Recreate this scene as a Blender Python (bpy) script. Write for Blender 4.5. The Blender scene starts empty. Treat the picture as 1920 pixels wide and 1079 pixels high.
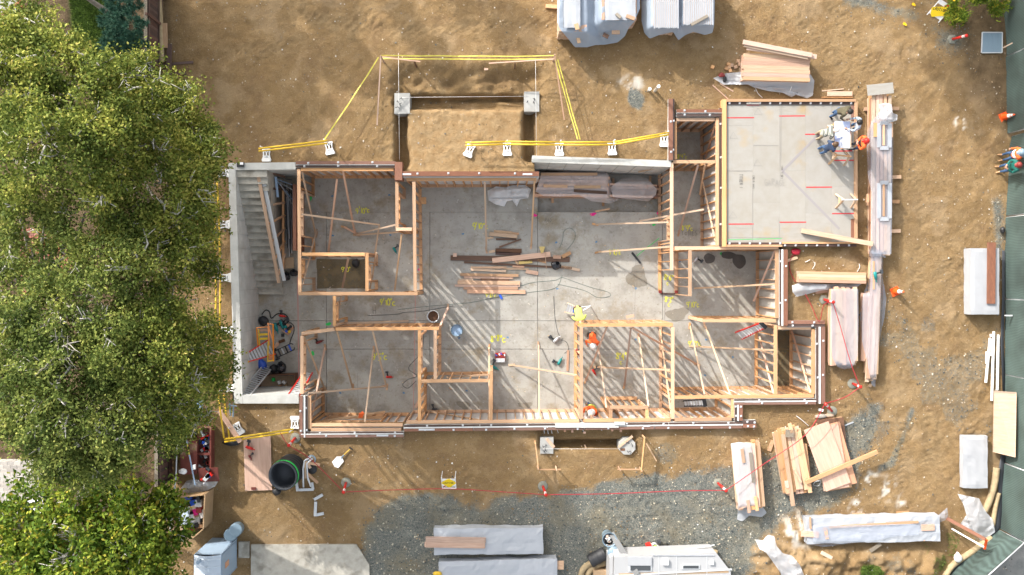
import bpy, bmesh, math, random
import numpy as np
from mathutils import Vector, Matrix
R = math.radians
rnd = random.Random(7)
C = bpy.context.scene.collection
# ------------------------------------------------------------------ camera, light, exposure
scn = bpy.context.scene
H, F, NX, NY = 38.0, 1650.0, 938.0, 515.0      # camera height (m), focal length (px of the 1920 px photograph), nadir pixel
cam = bpy.data.cameras.new('camera'); camo = bpy.data.objects.new('camera', cam); C.objects.link(camo)
camo.location = (0, 0, H); camo.rotation_euler = (0, 0, 0)
cam.sensor_width = 36; cam.lens = 36 * F / 1920; cam.clip_end = 1000
cam.shift_x = (960 - NX) / 1920; cam.shift_y = -(539.5 - NY) / 1920
scn.camera = camo
SUN_EL = 28.0
SX, SY = -0.66, 0.755                            # the sun stands to the upper left
world = bpy.data.worlds.new('World'); scn.world = world; world.use_nodes = True
wn = world.node_tree.nodes; wl = world.node_tree.links
sky = wn.new('ShaderNodeTexSky'); sky.sky_type = 'NISHITA'; sky.sun_disc = False
sky.sun_elevation = R(SUN_EL); sky.sun_rotation = math.atan2(SX, SY)
bg = wn['Background']; bg.inputs[1].default_value = 0.15
sky.air_density = 1.6; sky.dust_density = 5.0; sky.ozone_density = 1.0
wb_ = wn.new('ShaderNodeHueSaturation'); wb_.inputs['Saturation'].default_value = .32       # camera white balance set for the open shade
wl.new(sky.outputs[0], wb_.inputs['Color']); wl.new(wb_.outputs[0], bg.inputs[0])
sun = bpy.data.lights.new('sun', 'SUN'); sun.energy = 2.3; sun.angle = R(0.5); sun.color = (1.0, 0.945, 0.87)
suno = bpy.data.objects.new('sun', sun); C.objects.link(suno)
sv = Vector((SX * math.cos(R(SUN_EL)), SY * math.cos(R(SUN_EL)), math.sin(R(SUN_EL))))
suno.rotation_euler = sv.to_track_quat('Z', 'Y').to_euler(); suno.location = (-30, 40, 40)
scn.view_settings.view_transform = 'Standard'; scn.view_settings.look = 'None'
scn.view_settings.gamma = 1; scn.view_settings.use_curve_mapping = False
scn.view_settings.exposure = 1.32

# ------------------------------------------------------------------ measuring: photo pixel + height -> metres
def P(x, y, z=0.0):
    k = (H - z) / F
    return Vector(((x - NX) * k, -(y - NY) * k, z))
def S(n, z=0.0): return n * (H - z) / F

# ------------------------------------------------------------------ numpy noise
def _hash(ix, iy, s):
    h = (ix.astype(np.int64) * 374761393 + iy.astype(np.int64) * 668265263 + s * 1442695041) & 0x7fffffff
    h = ((h ^ (h >> 13)) * 1274126177) & 0x7fffffff
    return ((h ^ (h >> 16)) & 0xffff) / 65535.0
def vn(x, y, s=0):
    x = np.asarray(x, float); y = np.asarray(y, float)
    ix = np.floor(x); iy = np.floor(y); fx = x - ix; fy = y - iy
    fx = fx * fx * (3 - 2 * fx); fy = fy * fy * (3 - 2 * fy)
    a = _hash(ix, iy, s); b = _hash(ix + 1, iy, s); c = _hash(ix, iy + 1, s); d = _hash(ix + 1, iy + 1, s)
    return (a * (1 - fx) + b * fx) * (1 - fy) + (c * (1 - fx) + d * fx) * fy
def fbm(x, y, s=0, o=4):
    v = 0; a = 0.5
    for i in range(o):
        v = v + a * vn(x, y, s + i * 17); x = x * 2.03; y = y * 2.03; a *= 0.5
    return v / (1 - 0.5 ** o)

# ------------------------------------------------------------------ objects
MW = {}
def link(o, parent=None, mw=None):
    C.objects.link(o)
    mw = mw if mw is not None else Matrix.Identity(4)
    if parent is not None:
        o.parent = parent; o.matrix_parent_inverse = MW[parent.name].inverted()
    o.matrix_basis = mw; MW[o.name] = mw
    return o
def thing(name, label, cat, loc, group=None):
    o = bpy.data.objects.new(name, None); link(o, None, Matrix.Translation(Vector(loc)))
    return tag(o, label, cat, group)
def tag(o, label, cat, group=None):
    o['label'] = label; o['category'] = cat
    if group: o['group'] = group
    return o
def struct(o): o['kind'] = 'structure'; return o
def setmat(me, mat):
    for m in (mat if isinstance(mat, (list, tuple)) else [mat]): me.materials.append(m)
def mesh(name, vs, fs, mat, parent=None, smooth=False, mi=None):
    me = bpy.data.meshes.new(name); me.from_pydata([tuple(v) for v in vs], [], fs); setmat(me, mat)
    if smooth: me.polygons.foreach_set('use_smooth', [True] * len(fs))
    if mi is not None: me.polygons.foreach_set('material_index', mi)
    me.update()
    return link(bpy.data.objects.new(name, me), parent)
def bigmesh(name, V, Q, mat, parent=None, smooth=False):
    """V (n,3), Q (m,k) arrays -> one mesh object, quickly"""
    me = bpy.data.meshes.new(name); n = len(V); m, k = Q.shape
    me.vertices.add(n); me.vertices.foreach_set('co', np.ascontiguousarray(V, np.float32).ravel())
    me.loops.add(m * k); me.loops.foreach_set('vertex_index', np.ascontiguousarray(Q, np.int32).ravel())
    me.polygons.add(m); me.polygons.foreach_set('loop_start', np.arange(0, m * k, k, dtype=np.int32))
    if smooth: me.polygons.foreach_set('use_smooth', np.ones(m, bool))
    me.update(calc_edges=True); setmat(me, mat)
    return link(bpy.data.objects.new(name, me), parent)
CUBE_V = [(x, y, z) for x in (-.5, .5) for y in (-.5, .5) for z in (-.5, .5)]
CUBE_F = [(0, 1, 3, 2), (4, 6, 7, 5), (0, 4, 5, 1), (2, 3, 7, 6), (0, 2, 6, 4), (1, 5, 7, 3)]
_cubes = {}
def cube(mat, name='board'):
    k = (mat.name, name)
    if k not in _cubes:
        me = bpy.data.meshes.new(name); me.from_pydata(CUBE_V, [], CUBE_F); me.materials.append(mat); _cubes[k] = me
    return _cubes[k]
def frame(a, b, w, t, roll=0.0):
    a = Vector(a); b = Vector(b); x = b - a; L = x.length; xd = x / L
    up = Vector((0, 0, 1)) if abs(xd.z) < 0.99 else Vector((0, 1, 0))
    y = up.cross(xd).normalized(); z = xd.cross(y)
    if roll: q = Matrix.Rotation(roll, 3, xd); y = q @ y; z = q @ z
    m = Matrix.Identity(4)
    for i in range(3):
        m[i][0] = x[i]; m[i][1] = y[i] * w; m[i][2] = z[i] * t; m[i][3] = (a[i] + b[i]) / 2
    return m
def board(name, a, b, w, t, mat, parent=None, roll=0.0):
    """straight stick of timber, metal ... from end centre a to end centre b; w across, t deep"""
    return link(bpy.data.objects.new(name, cube(mat, name)), parent, frame(a, b, w, t, roll))
def block(name, x0, y0, x1, y1, z0, z1, mat, parent=None):
    """axis-aligned box whose TOP edges lie on photo pixels (x0,y0)-(x1,y1)"""
    a = P(x0, y0, z1); b = P(x1, y1, z1); c = (a + b) / 2
    m = Matrix.Translation((c.x, c.y, (z0 + z1) / 2)) @ Matrix.Diagonal((abs(b.x - a.x), abs(b.y - a.y), z1 - z0, 1))
    return link(bpy.data.objects.new(name, cube(mat, name)), parent, m)
class MB:
    """collects pieces of ONE mesh"""
    def __init__(s): s.v = []; s.f = []; s.m = []
    def add(s, vs, fs, mi=0):
        o = len(s.v); s.v += [tuple(v) for v in vs]; s.f += [tuple(i + o for i in f) for f in fs]; s.m += [mi] * len(fs)
    def bar(s, a, b, w, t, roll=0.0, mi=0):
        m = frame(a, b, w, t, roll); s.add([m @ Vector(v) for v in CUBE_V], CUBE_F, mi)
    def box(s, c, d, rz=0.0, mi=0):
        m = Matrix.Translation(Vector(c)) @ Matrix.Rotation(rz, 4, 'Z') @ Matrix.Diagonal((d[0], d[1], d[2], 1))
        s.add([m @ Vector(v) for v in CUBE_V], CUBE_F, mi)
    def tube(s, pts, r, n=6, mi=0, caps=True):
        pts = [Vector(p) for p in pts]; rs = r if isinstance(r, (list, tuple)) else [r] * len(pts)
        o = []; last = None
        for i, p in enumerate(pts):
            d = (pts[min(i + 1, len(pts) - 1)] - pts[max(i - 1, 0)])
            d = d.normalized() if d.length > 1e-9 else Vector((0, 0, 1))
            u = last if last is not None else (Vector((0, 0, 1)) if abs(d.z) < .9 else Vector((1, 0, 0)))
            u = (u - d * u.dot(d)); u = u.normalized() if u.length > 1e-6 else d.orthogonal().normalized()
            w = d.cross(u); last = u
            o += [p + (u * math.cos(2 * math.pi * k / n) + w * math.sin(2 * math.pi * k / n)) * rs[i] for k in range(n)]
        fs = []
        for i in range(len(pts) - 1):
            for k in range(n):
                k2 = (k + 1) % n; fs.append((i * n + k, i * n + k2, (i + 1) * n + k2, (i + 1) * n + k))
        if caps: fs.append(tuple(range(n - 1, -1, -1))); fs.append(tuple((len(pts) - 1) * n + k for k in range(n)))
        s.add(o, fs, mi)
    def lathe(s, prof, c=(0, 0, 0), n=16, mi=0, axis=None):
        """prof: list of (r,z); axis: optional unit direction instead of +z"""
        q = Vector((0, 0, 1)).rotation_difference(Vector(axis)).to_matrix() if axis is not None else Matrix.Identity(3)
        c = Vector(c); o = []; fs = []
        for r, z in prof:
            o += [c + q @ Vector((r * math.cos(2 * math.pi * k / n), r * math.sin(2 * math.pi * k / n), z)) for k in range(n)]
        for i in range(len(prof) - 1):
            for k in range(n):
                k2 = (k + 1) % n; fs.append((i * n + k, i * n + k2, (i + 1) * n + k2, (i + 1) * n + k))
        s.add(o, fs, mi)
    def prism(s, poly, z0, z1, mi=0):
        n = len(poly); o = [(p[0], p[1], z0) for p in poly] + [(p[0], p[1], z1) for p in poly]
        fs = [tuple(range(n - 1, -1, -1)), tuple(range(n, 2 * n))] + [(i, (i + 1) % n, n + (i + 1) % n, n + i) for i in range(n)]
        s.add(o, fs, mi)
    def build(s, name, mat, parent=None, smooth=False):
        return mesh(name, s.v, s.f, mat, parent, smooth, s.m if isinstance(mat, (list, tuple)) else None)
def copy_tree(o, loc, label=None, rz=0.0):
    """copy a thing with its parts and sub-parts to a new place"""
    def rec(src, par):
        c = src.copy(); C.objects.link(c)
        if par is not None: c.parent = par; c.matrix_parent_inverse = src.matrix_parent_inverse.copy()
        for ch in src.children: rec(ch, c)
        return c
    r = rec(o, None)
    r.matrix_basis = Matrix.Translation(Vector(loc)) @ Matrix.Rotation(rz, 4, 'Z')
    if label: r['label'] = label
    return r

# ------------------------------------------------------------------ materials
M = {}
def mat(name, col, rough=0.8, metal=0.0, var=0.0, noise=0.0, nscale=4.0, bump=0.0, bscale=30.0, spec=0.4, objco=True, stretch=None, col2=None, grain=None, trans=0.0, alpha=1.0, dirt=None):
    """procedural material: base colour, per-object brightness change (var), blotches (noise), second colour, fine bump"""
    m = bpy.data.materials.new(name); m.use_nodes = True; nt = m.node_tree; n = nt.nodes; l = nt.links
    b = n['Principled BSDF']; b.inputs['Roughness'].default_value = rough; b.inputs['Metallic'].default_value = metal
    b.inputs['Specular IOR Level'].default_value = spec
    tc = n.new('ShaderNodeTexCoord'); geo = n.new('ShaderNodeNewGeometry'); oi = n.new('ShaderNodeObjectInfo')
    mp = n.new('ShaderNodeMapping'); l.new(tc.outputs['Object'] if objco else geo.outputs['Position'], mp.inputs[0])
    if stretch: mp.inputs['Scale'].default_value = stretch
    if objco and stretch:
        cm = n.new('ShaderNodeVectorMath'); cm.operation = 'SCALE'; cm.inputs[0].default_value = (37, 53, 71)
        l.new(oi.outputs['Random'], cm.inputs['Scale']); l.new(cm.outputs[0], mp.inputs['Location'])
    cur = None
    c1 = n.new('ShaderNodeRGB'); c1.outputs[0].default_value = (*col, 1); cur = c1.outputs[0]
    if noise or col2:
        t = n.new('ShaderNodeTexNoise'); t.inputs['Scale'].default_value = nscale; t.inputs['Detail'].default_value = 5; t.inputs['Roughness'].default_value = .6
        l.new(mp.outputs[0], t.inputs['Vector'])
        mr = n.new('ShaderNodeMapRange'); mr.inputs[1].default_value = .3; mr.inputs[2].default_value = .7; l.new(t.outputs[0], mr.inputs[0])
        mx = n.new('ShaderNodeMix'); mx.data_type = 'RGBA'; l.new(mr.outputs[0], mx.inputs[0]); l.new(cur, mx.inputs[6])
        mx.inputs[7].default_value = (*(col2 or tuple(c * (1 - noise) for c in col)), 1); cur = mx.outputs[2]
    if dirt:
        t = n.new('ShaderNodeTexNoise'); t.inputs['Scale'].default_value = dirt[1]; t.inputs['Detail'].default_value = 7; l.new(geo.outputs['Position'], t.inputs['Vector'])
        mr = n.new('ShaderNodeMapRange'); mr.inputs[1].default_value = dirt[2]; mr.inputs[2].default_value = dirt[2] + .15; l.new(t.outputs[0], mr.inputs[0])
        mx = n.new('ShaderNodeMix'); mx.data_type = 'RGBA'; l.new(mr.outputs[0], mx.inputs[0]); l.new(cur, mx.inputs[6]); mx.inputs[7].default_value = (*dirt[0], 1); cur = mx.outputs[2]
    if var:
        hs = n.new('ShaderNodeHueSaturation'); mr = n.new('ShaderNodeMapRange'); mr.inputs[3].default_value = 1 - var; mr.inputs[4].default_value = 1 + var
        l.new(oi.outputs['Random'], mr.inputs[0]); l.new(mr.outputs[0], hs.inputs['Value'])
        ml = n.new('ShaderNodeMath'); ml.operation = 'MULTIPLY'; ml.inputs[1].default_value = 7.31; fr = n.new('ShaderNodeMath'); fr.operation = 'FRACT'
        l.new(oi.outputs['Random'], ml.inputs[0]); l.new(ml.outputs[0], fr.inputs[0])
        m2 = n.new('ShaderNodeMapRange'); m2.inputs[3].default_value = .8; m2.inputs[4].default_value = 1.12; l.new(fr.outputs[0], m2.inputs[0]); l.new(m2.outputs[0], hs.inputs['Saturation'])
        l.new(cur, hs.inputs['Color']); cur = hs.outputs[0]
    l.new(cur, b.inputs['Base Color'])
    if bump:
        t = n.new('ShaderNodeTexNoise'); t.inputs['Scale'].default_value = bscale; t.inputs['Detail'].default_value = 6; l.new(mp.outputs[0] if not stretch else geo.outputs['Position'], t.inputs['Vector'])
        bp = n.new('ShaderNodeBump'); bp.inputs['Strength'].default_value = bump; bp.inputs['Distance'].default_value = .02; l.new(t.outputs[0], bp.inputs['Height']); l.new(bp.outputs[0], b.inputs['Normal'])
    if trans or alpha < 1:
        out = n['Material Output']; sh = b.outputs[0]
        if trans:
            tr = n.new('ShaderNodeBsdfTranslucent'); l.new(cur, tr.inputs[0]); ms = n.new('ShaderNodeMixShader'); ms.inputs[0].default_value = trans
            l.new(sh, ms.inputs[1]); l.new(tr.outputs[0], ms.inputs[2]); sh = ms.outputs[0]
        if alpha < 1:
            tp = n.new('ShaderNodeBsdfTransparent'); ms = n.new('ShaderNodeMixShader'); ms.inputs[0].default_value = alpha
            l.new(tp.outputs[0], ms.inputs[1]); l.new(sh, ms.inputs[2]); sh = ms.outputs[0]
        l.new(sh, out.inputs[0])
    M[name] = m; return m
G = (2.6, 3.2, 3.2)
mat('fir', (.585, .355, .195), var=.28, col2=(.42, .235, .125), nscale=1.6, stretch=G, rough=.75)            # fresh framing lumber
mat('pink_fir', (.56, .375, .275), var=.27, col2=(.43, .255, .175), nscale=1.6, stretch=G, rough=.75)
mat('pale_fir', (.55, .39, .27), var=.16, col2=(.43, .285, .17), nscale=1.6, stretch=G, rough=.75)
mat('brown_board', (.15, .075, .042), var=.25, col2=(.09, .047, .03), nscale=2, stretch=G, rough=.85)
mat('treated', (.235, .115, .075), var=.14, col2=(.15, .07, .05), nscale=2.5, stretch=(6, 3, 3), rough=.8)    # treated sill timber
mat('dark_treated', (.085, .05, .042), var=.2, noise=.4, nscale=3, stretch=(6, 3, 3), rough=.8)
mat('plywood', (.55, .375, .25), var=.06, col2=(.46, .29, .18), nscale=2.2, stretch=(1.2, 6, 1), rough=.8)
mat('pink_plywood', (.58, .35, .245), var=.08, col2=(.47, .26, .17), nscale=2.2, stretch=(1.2, 6, 1), rough=.8)
mat('deck', (.315, .302, .278), var=.03, col2=(.285, .264, .23), nscale=1.2, stretch=(2, 4, 1), rough=.85, dirt=((.33, .26, .17), .9, .60))
mat('cardboard', (.40, .27, .155), var=.1, noise=.2)
mat('concrete', (.50, .50, .475), noise=.22, nscale=2.2, objco=False, bump=.25, bscale=25, dirt=((.38, .37, .34), 1.1, .55))
mat('grey_concrete', (.40, .40, .385), noise=.3, nscale=1.3, objco=False, bump=.2, bscale=25, dirt=((.28, .27, .25), .8, .52))
mat('step_concrete', (.44, .415, .36), noise=.3, nscale=3, objco=False, bump=.2, bscale=25, dirt=((.22, .20, .165), 1.6, .52))
mat('wall_liner', (.60, .60, .60), noise=.15, nscale=1.5, objco=False, rough=.6)
mat('steel', (.55, .57, .60), rough=.4, metal=.6, var=.1)
mat('galvanised', (.62, .64, .66), rough=.5, metal=.3, noise=.2, nscale=8)
mat('strip', (.66, .67, .66), rough=.6, noise=.15, nscale=3, objco=False)
mat('dark_steel', (.06, .065, .075), rough=.5, metal=.4, var=.3)
mat('black', (.02, .021, .024), rough=.55, var=.3)
mat('black_bag', (.016, .017, .022), rough=.25, bump=.5, bscale=14, spec=.6)
mat('white', (.80, .80, .80), rough=.5)
mat('wrap', (.36, .38, .415), rough=.45, noise=.10, nscale=1.5, bump=1.0, bscale=2.2, objco=False)
mat('foam', (.34, .35, .37), rough=.7, noise=.04)
mat('pvc', (.80, .80, .78), rough=.35)
mat('pit_plastic', (.95, .90, .92), rough=.2, trans=.1, alpha=.34, bump=1.0, bscale=5, objco=False, spec=.8)
mat('milky_plastic', (.80, .81, .83), rough=.3, trans=.25, alpha=.93, bump=.6, bscale=5, objco=False, spec=.6)
mat('plastic_sheet', (.60, .625, .67), rough=.28, trans=.25, alpha=.66, bump=.9, bscale=4.5, objco=False, spec=.6)
mat('thin_plastic', (.50, .55, .65), rough=.2, trans=.25, alpha=.40, bump=1.0, bscale=5, objco=False, spec=.7)
mat('blue_plastic', (.38, .46, .57), rough=.3, trans=.3, alpha=.88, bump=.8, bscale=3.5, objco=False, spec=.6)
mat('yellow', (.72, .46, .03), rough=.5, noise=.25, nscale=3)
mat('barrier_plastic', (.78, .78, .77), rough=.4)
mat('red', (.55, .022, .015), rough=.4)
mat('dark_red', (.22, .03, .025), rough=.5, noise=.3, nscale=2)
mat('tape_red', (.36, .015, .03), rough=.4)
mat('line_red', (.52, .03, .04), rough=.7)
mat('maroon', (.17, .045, .035), rough=.5, noise=.4, nscale=2, dirt=((.27, .17, .11), 1.5, .55))
mat('cone_orange', (.82, .10, .015), rough=.45)
mat('vest_orange', (.85, .15, .035), rough=.7)
mat('orange', (.80, .26, .025), rough=.5, var=.1)
mat('lime', (.50, .62, .12), rough=.7)
mat('magenta', (.70, .02, .22), rough=.7)
mat('green', (.03, .50, .10), rough=.7)
mat('teal', (.01, .20, .20), rough=.45)
mat('blue', (.03, .10, .52), rough=.35)
mat('pale_blue', (.30, .42, .58), rough=.5)
mat('bin_grey', (.17, .24, .30), rough=.45)
mat('loo_blue', (.31, .41, .53), rough=.4, noise=.12, nscale=2)
mat('loo_roof', (.52, .60, .70), rough=.4, noise=.1, nscale=2)
mat('rubber', (.10, .105, .10), rough=.8)
mat('base_grey', (.20, .20, .165), rough=.85)
mat('paper', (.76, .80, .88), rough=.7)
mat('blueprint', (.52, .60, .84), rough=.7)
mat('ink', (.22, .29, .42), rough=.9)
mat('dark_mark', (.14, .13, .12), rough=.9)
mat('sign_yellow', (.88, .62, .01), rough=.45)
mat('chalk_grey', (.265, .25, .235), rough=.9)
mat('spray', (.66, .64, .05), rough=.8)
mat('skin', (.46, .27, .19), rough=.55)
mat('hair_brown', (.075, .04, .02), rough=.6)
mat('hair_black', (.015, .013, .012), rough=.6)
mat('hair_white', (.70, .66, .60), rough=.7)
mat('denim', (.045, .10, .21), rough=.85, noise=.3, nscale=6)
mat('olive', (.085, .075, .045), rough=.85, noise=.25, nscale=6)
mat('navy', (.03, .05, .10), rough=.8)
mat('forest', (.01, .12, .10), rough=.7)
mat('boot', (.42, .24, .12), rough=.7)
mat('khaki', (.30, .24, .16), rough=.8)
mat('straw', (.62, .47, .18), rough=.9, noise=.2, nscale=20)
mat('hessian', (.40, .31, .185), rough=.95, noise=.35, nscale=5, bump=.5, bscale=40, objco=False)
mat('glass', (.05, .055, .06), rough=.08, spec=.8)
mat('trailer', (.36, .365, .375), rough=.35, noise=.05, nscale=1)
mat('asphalt', (.07, .072, .075), rough=.9, noise=.25, nscale=1, objco=False, bump=.4, bscale=60)
mat('fence_wood', (.13, .075, .06), rough=.85, var=.3, noise=.4, nscale=2, stretch=(2, 6, 6))
mat('grey_wood', (.27, .23, .18), rough=.85, var=.2, noise=.3, nscale=2, stretch=(2, 6, 6))
mat('brick', (.30, .10, .065), rough=.85, var=.3, noise=.3, nscale=3, objco=False)
mat('twig', (.50, .48, .44), rough=.9, noise=.25, nscale=6, objco=False)
mat('bark', (.36, .34, .30), rough=.9, noise=.4, nscale=6, objco=False, bump=.5, bscale=20)
mat('shingle', (.36, .335, .31), rough=.9, var=.2, noise=.2)
def check_mat(name, c1, c2, c3, sc):
    m = mat(name, c1, rough=.8); nt = m.node_tree; n = nt.nodes; l = nt.links
    tc = n.new('ShaderNodeTexCoord'); w1 = n.new('ShaderNodeTexWave'); w2 = n.new('ShaderNodeTexWave'); w2.bands_direction = 'Z'
    for w in (w1, w2): w.inputs['Scale'].default_value = sc; l.new(tc.outputs['Object'], w.inputs[0])
    a = n.new('ShaderNodeMix'); a.data_type = 'RGBA'; a.inputs[6].default_value = (*c1, 1); a.inputs[7].default_value = (*c2, 1); l.new(w1.outputs['Fac'], a.inputs[0])
    b = n.new('ShaderNodeMix'); b.data_type = 'RGBA'; l.new(a.outputs[2], b.inputs[6]); b.inputs[7].default_value = (*c3, 1)
    mr = n.new('ShaderNodeMapRange'); mr.inputs[1].default_value = .5; mr.inputs[2].default_value = .9; mr.inputs[4].default_value = .8; l.new(w2.outputs['Fac'], mr.inputs[0]); l.new(mr.outputs[0], b.inputs[0])
    l.new(b.outputs[2], n['Principled BSDF'].inputs['Base Color'])
check_mat('plaid_grey', (.50, .50, .46), (.16, .17, .15), (.08, .09, .08), 3.2)
check_mat('plaid_blue', (.45, .56, .68), (.62, .68, .74), (.08, .12, .17), 3.2)
def mesh_fabric():
    m = mat('windscreen', (.055, .085, .078), rough=.8); nt = m.node_tree; n = nt.nodes; l = nt.links
    geo = n.new('ShaderNodeNewGeometry'); mp = n.new('ShaderNodeMapping'); l.new(geo.outputs['Position'], mp.inputs[0]); mp.inputs['Rotation'].default_value = (0, 0, R(40))
    w = n.new('ShaderNodeTexWave'); w.inputs['Scale'].default_value = 7.5; w.inputs['Distortion'].default_value = .8; l.new(mp.outputs[0], w.inputs[0])
    t = n.new('ShaderNodeTexNoise'); t.inputs['Scale'].default_value = .8; l.new(geo.outputs['Position'], t.inputs[0])
    mr = n.new('ShaderNodeMapRange'); mr.inputs[3].default_value = .75; mr.inputs[4].default_value = 1.3; l.new(w.outputs['Fac'], mr.inputs[0])
    mu = n.new('ShaderNodeMath'); mu.operation = 'MULTIPLY'; l.new(mr.outputs[0], mu.inputs[0])
    m2 = n.new('ShaderNodeMapRange'); m2.inputs[1].default_value = .3; m2.inputs[2].default_value = .7; m2.inputs[3].default_value = .65; m2.inputs[4].default_value = 1.2; l.new(t.outputs[0], m2.inputs[0]); l.new(m2.outputs[0], mu.inputs[1])
    hs = n.new('ShaderNodeHueSaturation'); hs.inputs['Color'].default_value = (.055, .085, .078, 1); l.new(mu.outputs[0], hs.inputs['Value']); l.new(hs.outputs[0], n['Principled BSDF'].inputs['Base Color'])
    tp = n.new('ShaderNodeBsdfTransparent'); ms = n.new('ShaderNodeMixShader'); ms.inputs[0].default_value = .9; l.new(tp.outputs[0], ms.inputs[1]); l.new(n['Principled BSDF'].outputs[0], ms.inputs[2]); l.new(ms.outputs[0], n['Material Output'].inputs[0])
mesh_fabric()
def island_mat(name, stops, rough=.7, trans=0.0, clumps=0.0):
    """colour differs from leaf to leaf / stone to stone"""
    m = bpy.data.materials.new(name); m.use_nodes = True; n = m.node_tree.nodes; l = m.node_tree.links; b = n['Principled BSDF']
    b.inputs['Roughness'].default_value = rough; b.inputs['Specular IOR Level'].default_value = .35
    geo = n.new('ShaderNodeNewGeometry'); cr = n.new('ShaderNodeValToRGB'); e = cr.color_ramp.elements
    for i, (p, c) in enumerate(stops):
        el = e[i] if i < 2 else e.new(p)
        el.position = p; el.color = (*c, 1)
    l.new(geo.outputs['Random Per Island'], cr.inputs[0]); cur = cr.outputs[0]
    if clumps:                                          # sunlit and shaded clumps put into the colour; younger foliage yellower
        b.inputs['Specular IOR Level'].default_value = .12
        t = n.new('ShaderNodeTexNoise'); t.inputs['Scale'].default_value = 1.1; t.inputs['Detail'].default_value = 4; l.new(geo.outputs['Position'], t.inputs[0])
        mr = n.new('ShaderNodeMapRange'); mr.inputs[1].default_value = .33; mr.inputs[2].default_value = .67; mr.inputs[3].default_value = 1 - clumps; mr.inputs[4].default_value = 1 + clumps; l.new(t.outputs[0], mr.inputs[0])
        hs = n.new('ShaderNodeHueSaturation'); l.new(cur, hs.inputs['Color']); l.new(mr.outputs[0], hs.inputs['Value'])
        m2 = n.new('ShaderNodeMapRange'); m2.inputs[1].default_value = .33; m2.inputs[2].default_value = .67; m2.inputs[3].default_value = .53; m2.inputs[4].default_value = .485; l.new(t.outputs[0], m2.inputs[0]); l.new(m2.outputs[0], hs.inputs['Hue']); cur = hs.outputs[0]
    l.new(cur, b.inputs['Base Color'])
    if trans:
        tr = n.new('ShaderNodeBsdfTranslucent'); l.new(cur, tr.inputs[0]); ms = n.new('ShaderNodeMixShader'); ms.inputs[0].default_value = trans
        l.new(b.outputs[0], ms.inputs[1]); l.new(tr.outputs[0], ms.inputs[2]); l.new(ms.outputs[0], n['Material Output'].inputs[0])
    M[name] = m
island_mat('gravel', [(0, (.045, .056, .06)), (.45, (.11, .12, .115)), (.75, (.21, .20, .165)), (1, (.55, .50, .38))])
island_mat('pebbles', [(0, (.20, .14, .085)), (.6, (.36, .28, .19)), (1, (.6, .56, .5))])
island_mat('oak_leaf', [(0, (.08, .11, .022)), (.35, (.148, .186, .036)), (.7, (.225, .256, .050)), (.93, (.335, .345, .075)), (1, (.40, .33, .10))], .6, .30, .48)
island_mat('oak_leaf_dark', [(0, (.068, .096, .022)), (.4, (.126, .164, .036)), (.75, (.19, .222, .05)), (1, (.30, .31, .085))], .6, .28, .48)
island_mat('oak_leaf_pale', [(0, (.085, .115, .022)), (.35, (.155, .19, .036)), (.7, (.24, .262, .05)), (1, (.37, .34, .09))], .6, .30, .45)
island_mat('scraps', [(0, (.50, .34, .20)), (.5, (.60, .50, .36)), (.75, (.72, .72, .70)), (1, (.12, .08, .05))])
island_mat('bright_leaf', [(0, (.065, .11, .016)), (.5, (.15, .215, .026)), (.88, (.29, .34, .04)), (1, (.48, .38, .06))], .55, .34, .35)
island_mat('conifer', [(0, (.03, .10, .07)), (.6, (.065, .17, .115)), (1, (.13, .24, .15))], .6, .15)
island_mat('grass', [(0, (.06, .11, .02)), (.6, (.11, .19, .03)), (1, (.18, .26, .05))], .6, .2)
island_mat('flower', [(0, (.75, .45, .01)), (1, (.9, .6, .02))], .6, .2)
# ------------------------------------------------------------------ ground
FZ = -2.9            # basement floor
GZ = -0.12           # site ground
def seg_d(X, Y, x0, y0, x1, y1):
    dx, dy = x1 - x0, y1 - y0; t = np.clip(((X - x0) * dx + (Y - y0) * dy) / (dx * dx + dy * dy), 0, 1)
    return np.hypot(X - x0 - t * dx, Y - y0 - t * dy)
def line_d(X, Y, pts):
    d = 1e9
    for a, b in zip(pts, pts[1:]): d = np.minimum(d, seg_d(X, Y, *a, *b))
    return d
def poly_sd(X, Y, pts):
    d = line_d(X, Y, pts + pts[:1]); ins = np.zeros(np.shape(X), bool)
    for (x0, y0), (x1, y1) in zip(pts, pts[1:] + pts[:1]):
        if y0 == y1: continue
        c = ((y0 > Y) != (y1 > Y)) & (X < (x1 - x0) * (Y - y0) / (y1 - y0) + x0); ins ^= c
    return np.where(ins, d, -d)
def ss(a, b, x): t = np.clip((x - a) / (b - a), 0, 1); return t * t * (3 - 2 * t)
GRAVEL = [(688, 990), (735, 958), (830, 938), (960, 945), (1020, 932), (1100, 930), (1180, 902), (1290, 892), (1320, 868), (1400, 872), (1470, 872), (1540, 850), (1615, 800), (1640, 770), (1625, 830), (1600, 900), (1560, 965), (1500, 975), (1440, 1000), (1390, 1030), (1385, 1150), (690, 1150)]
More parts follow.
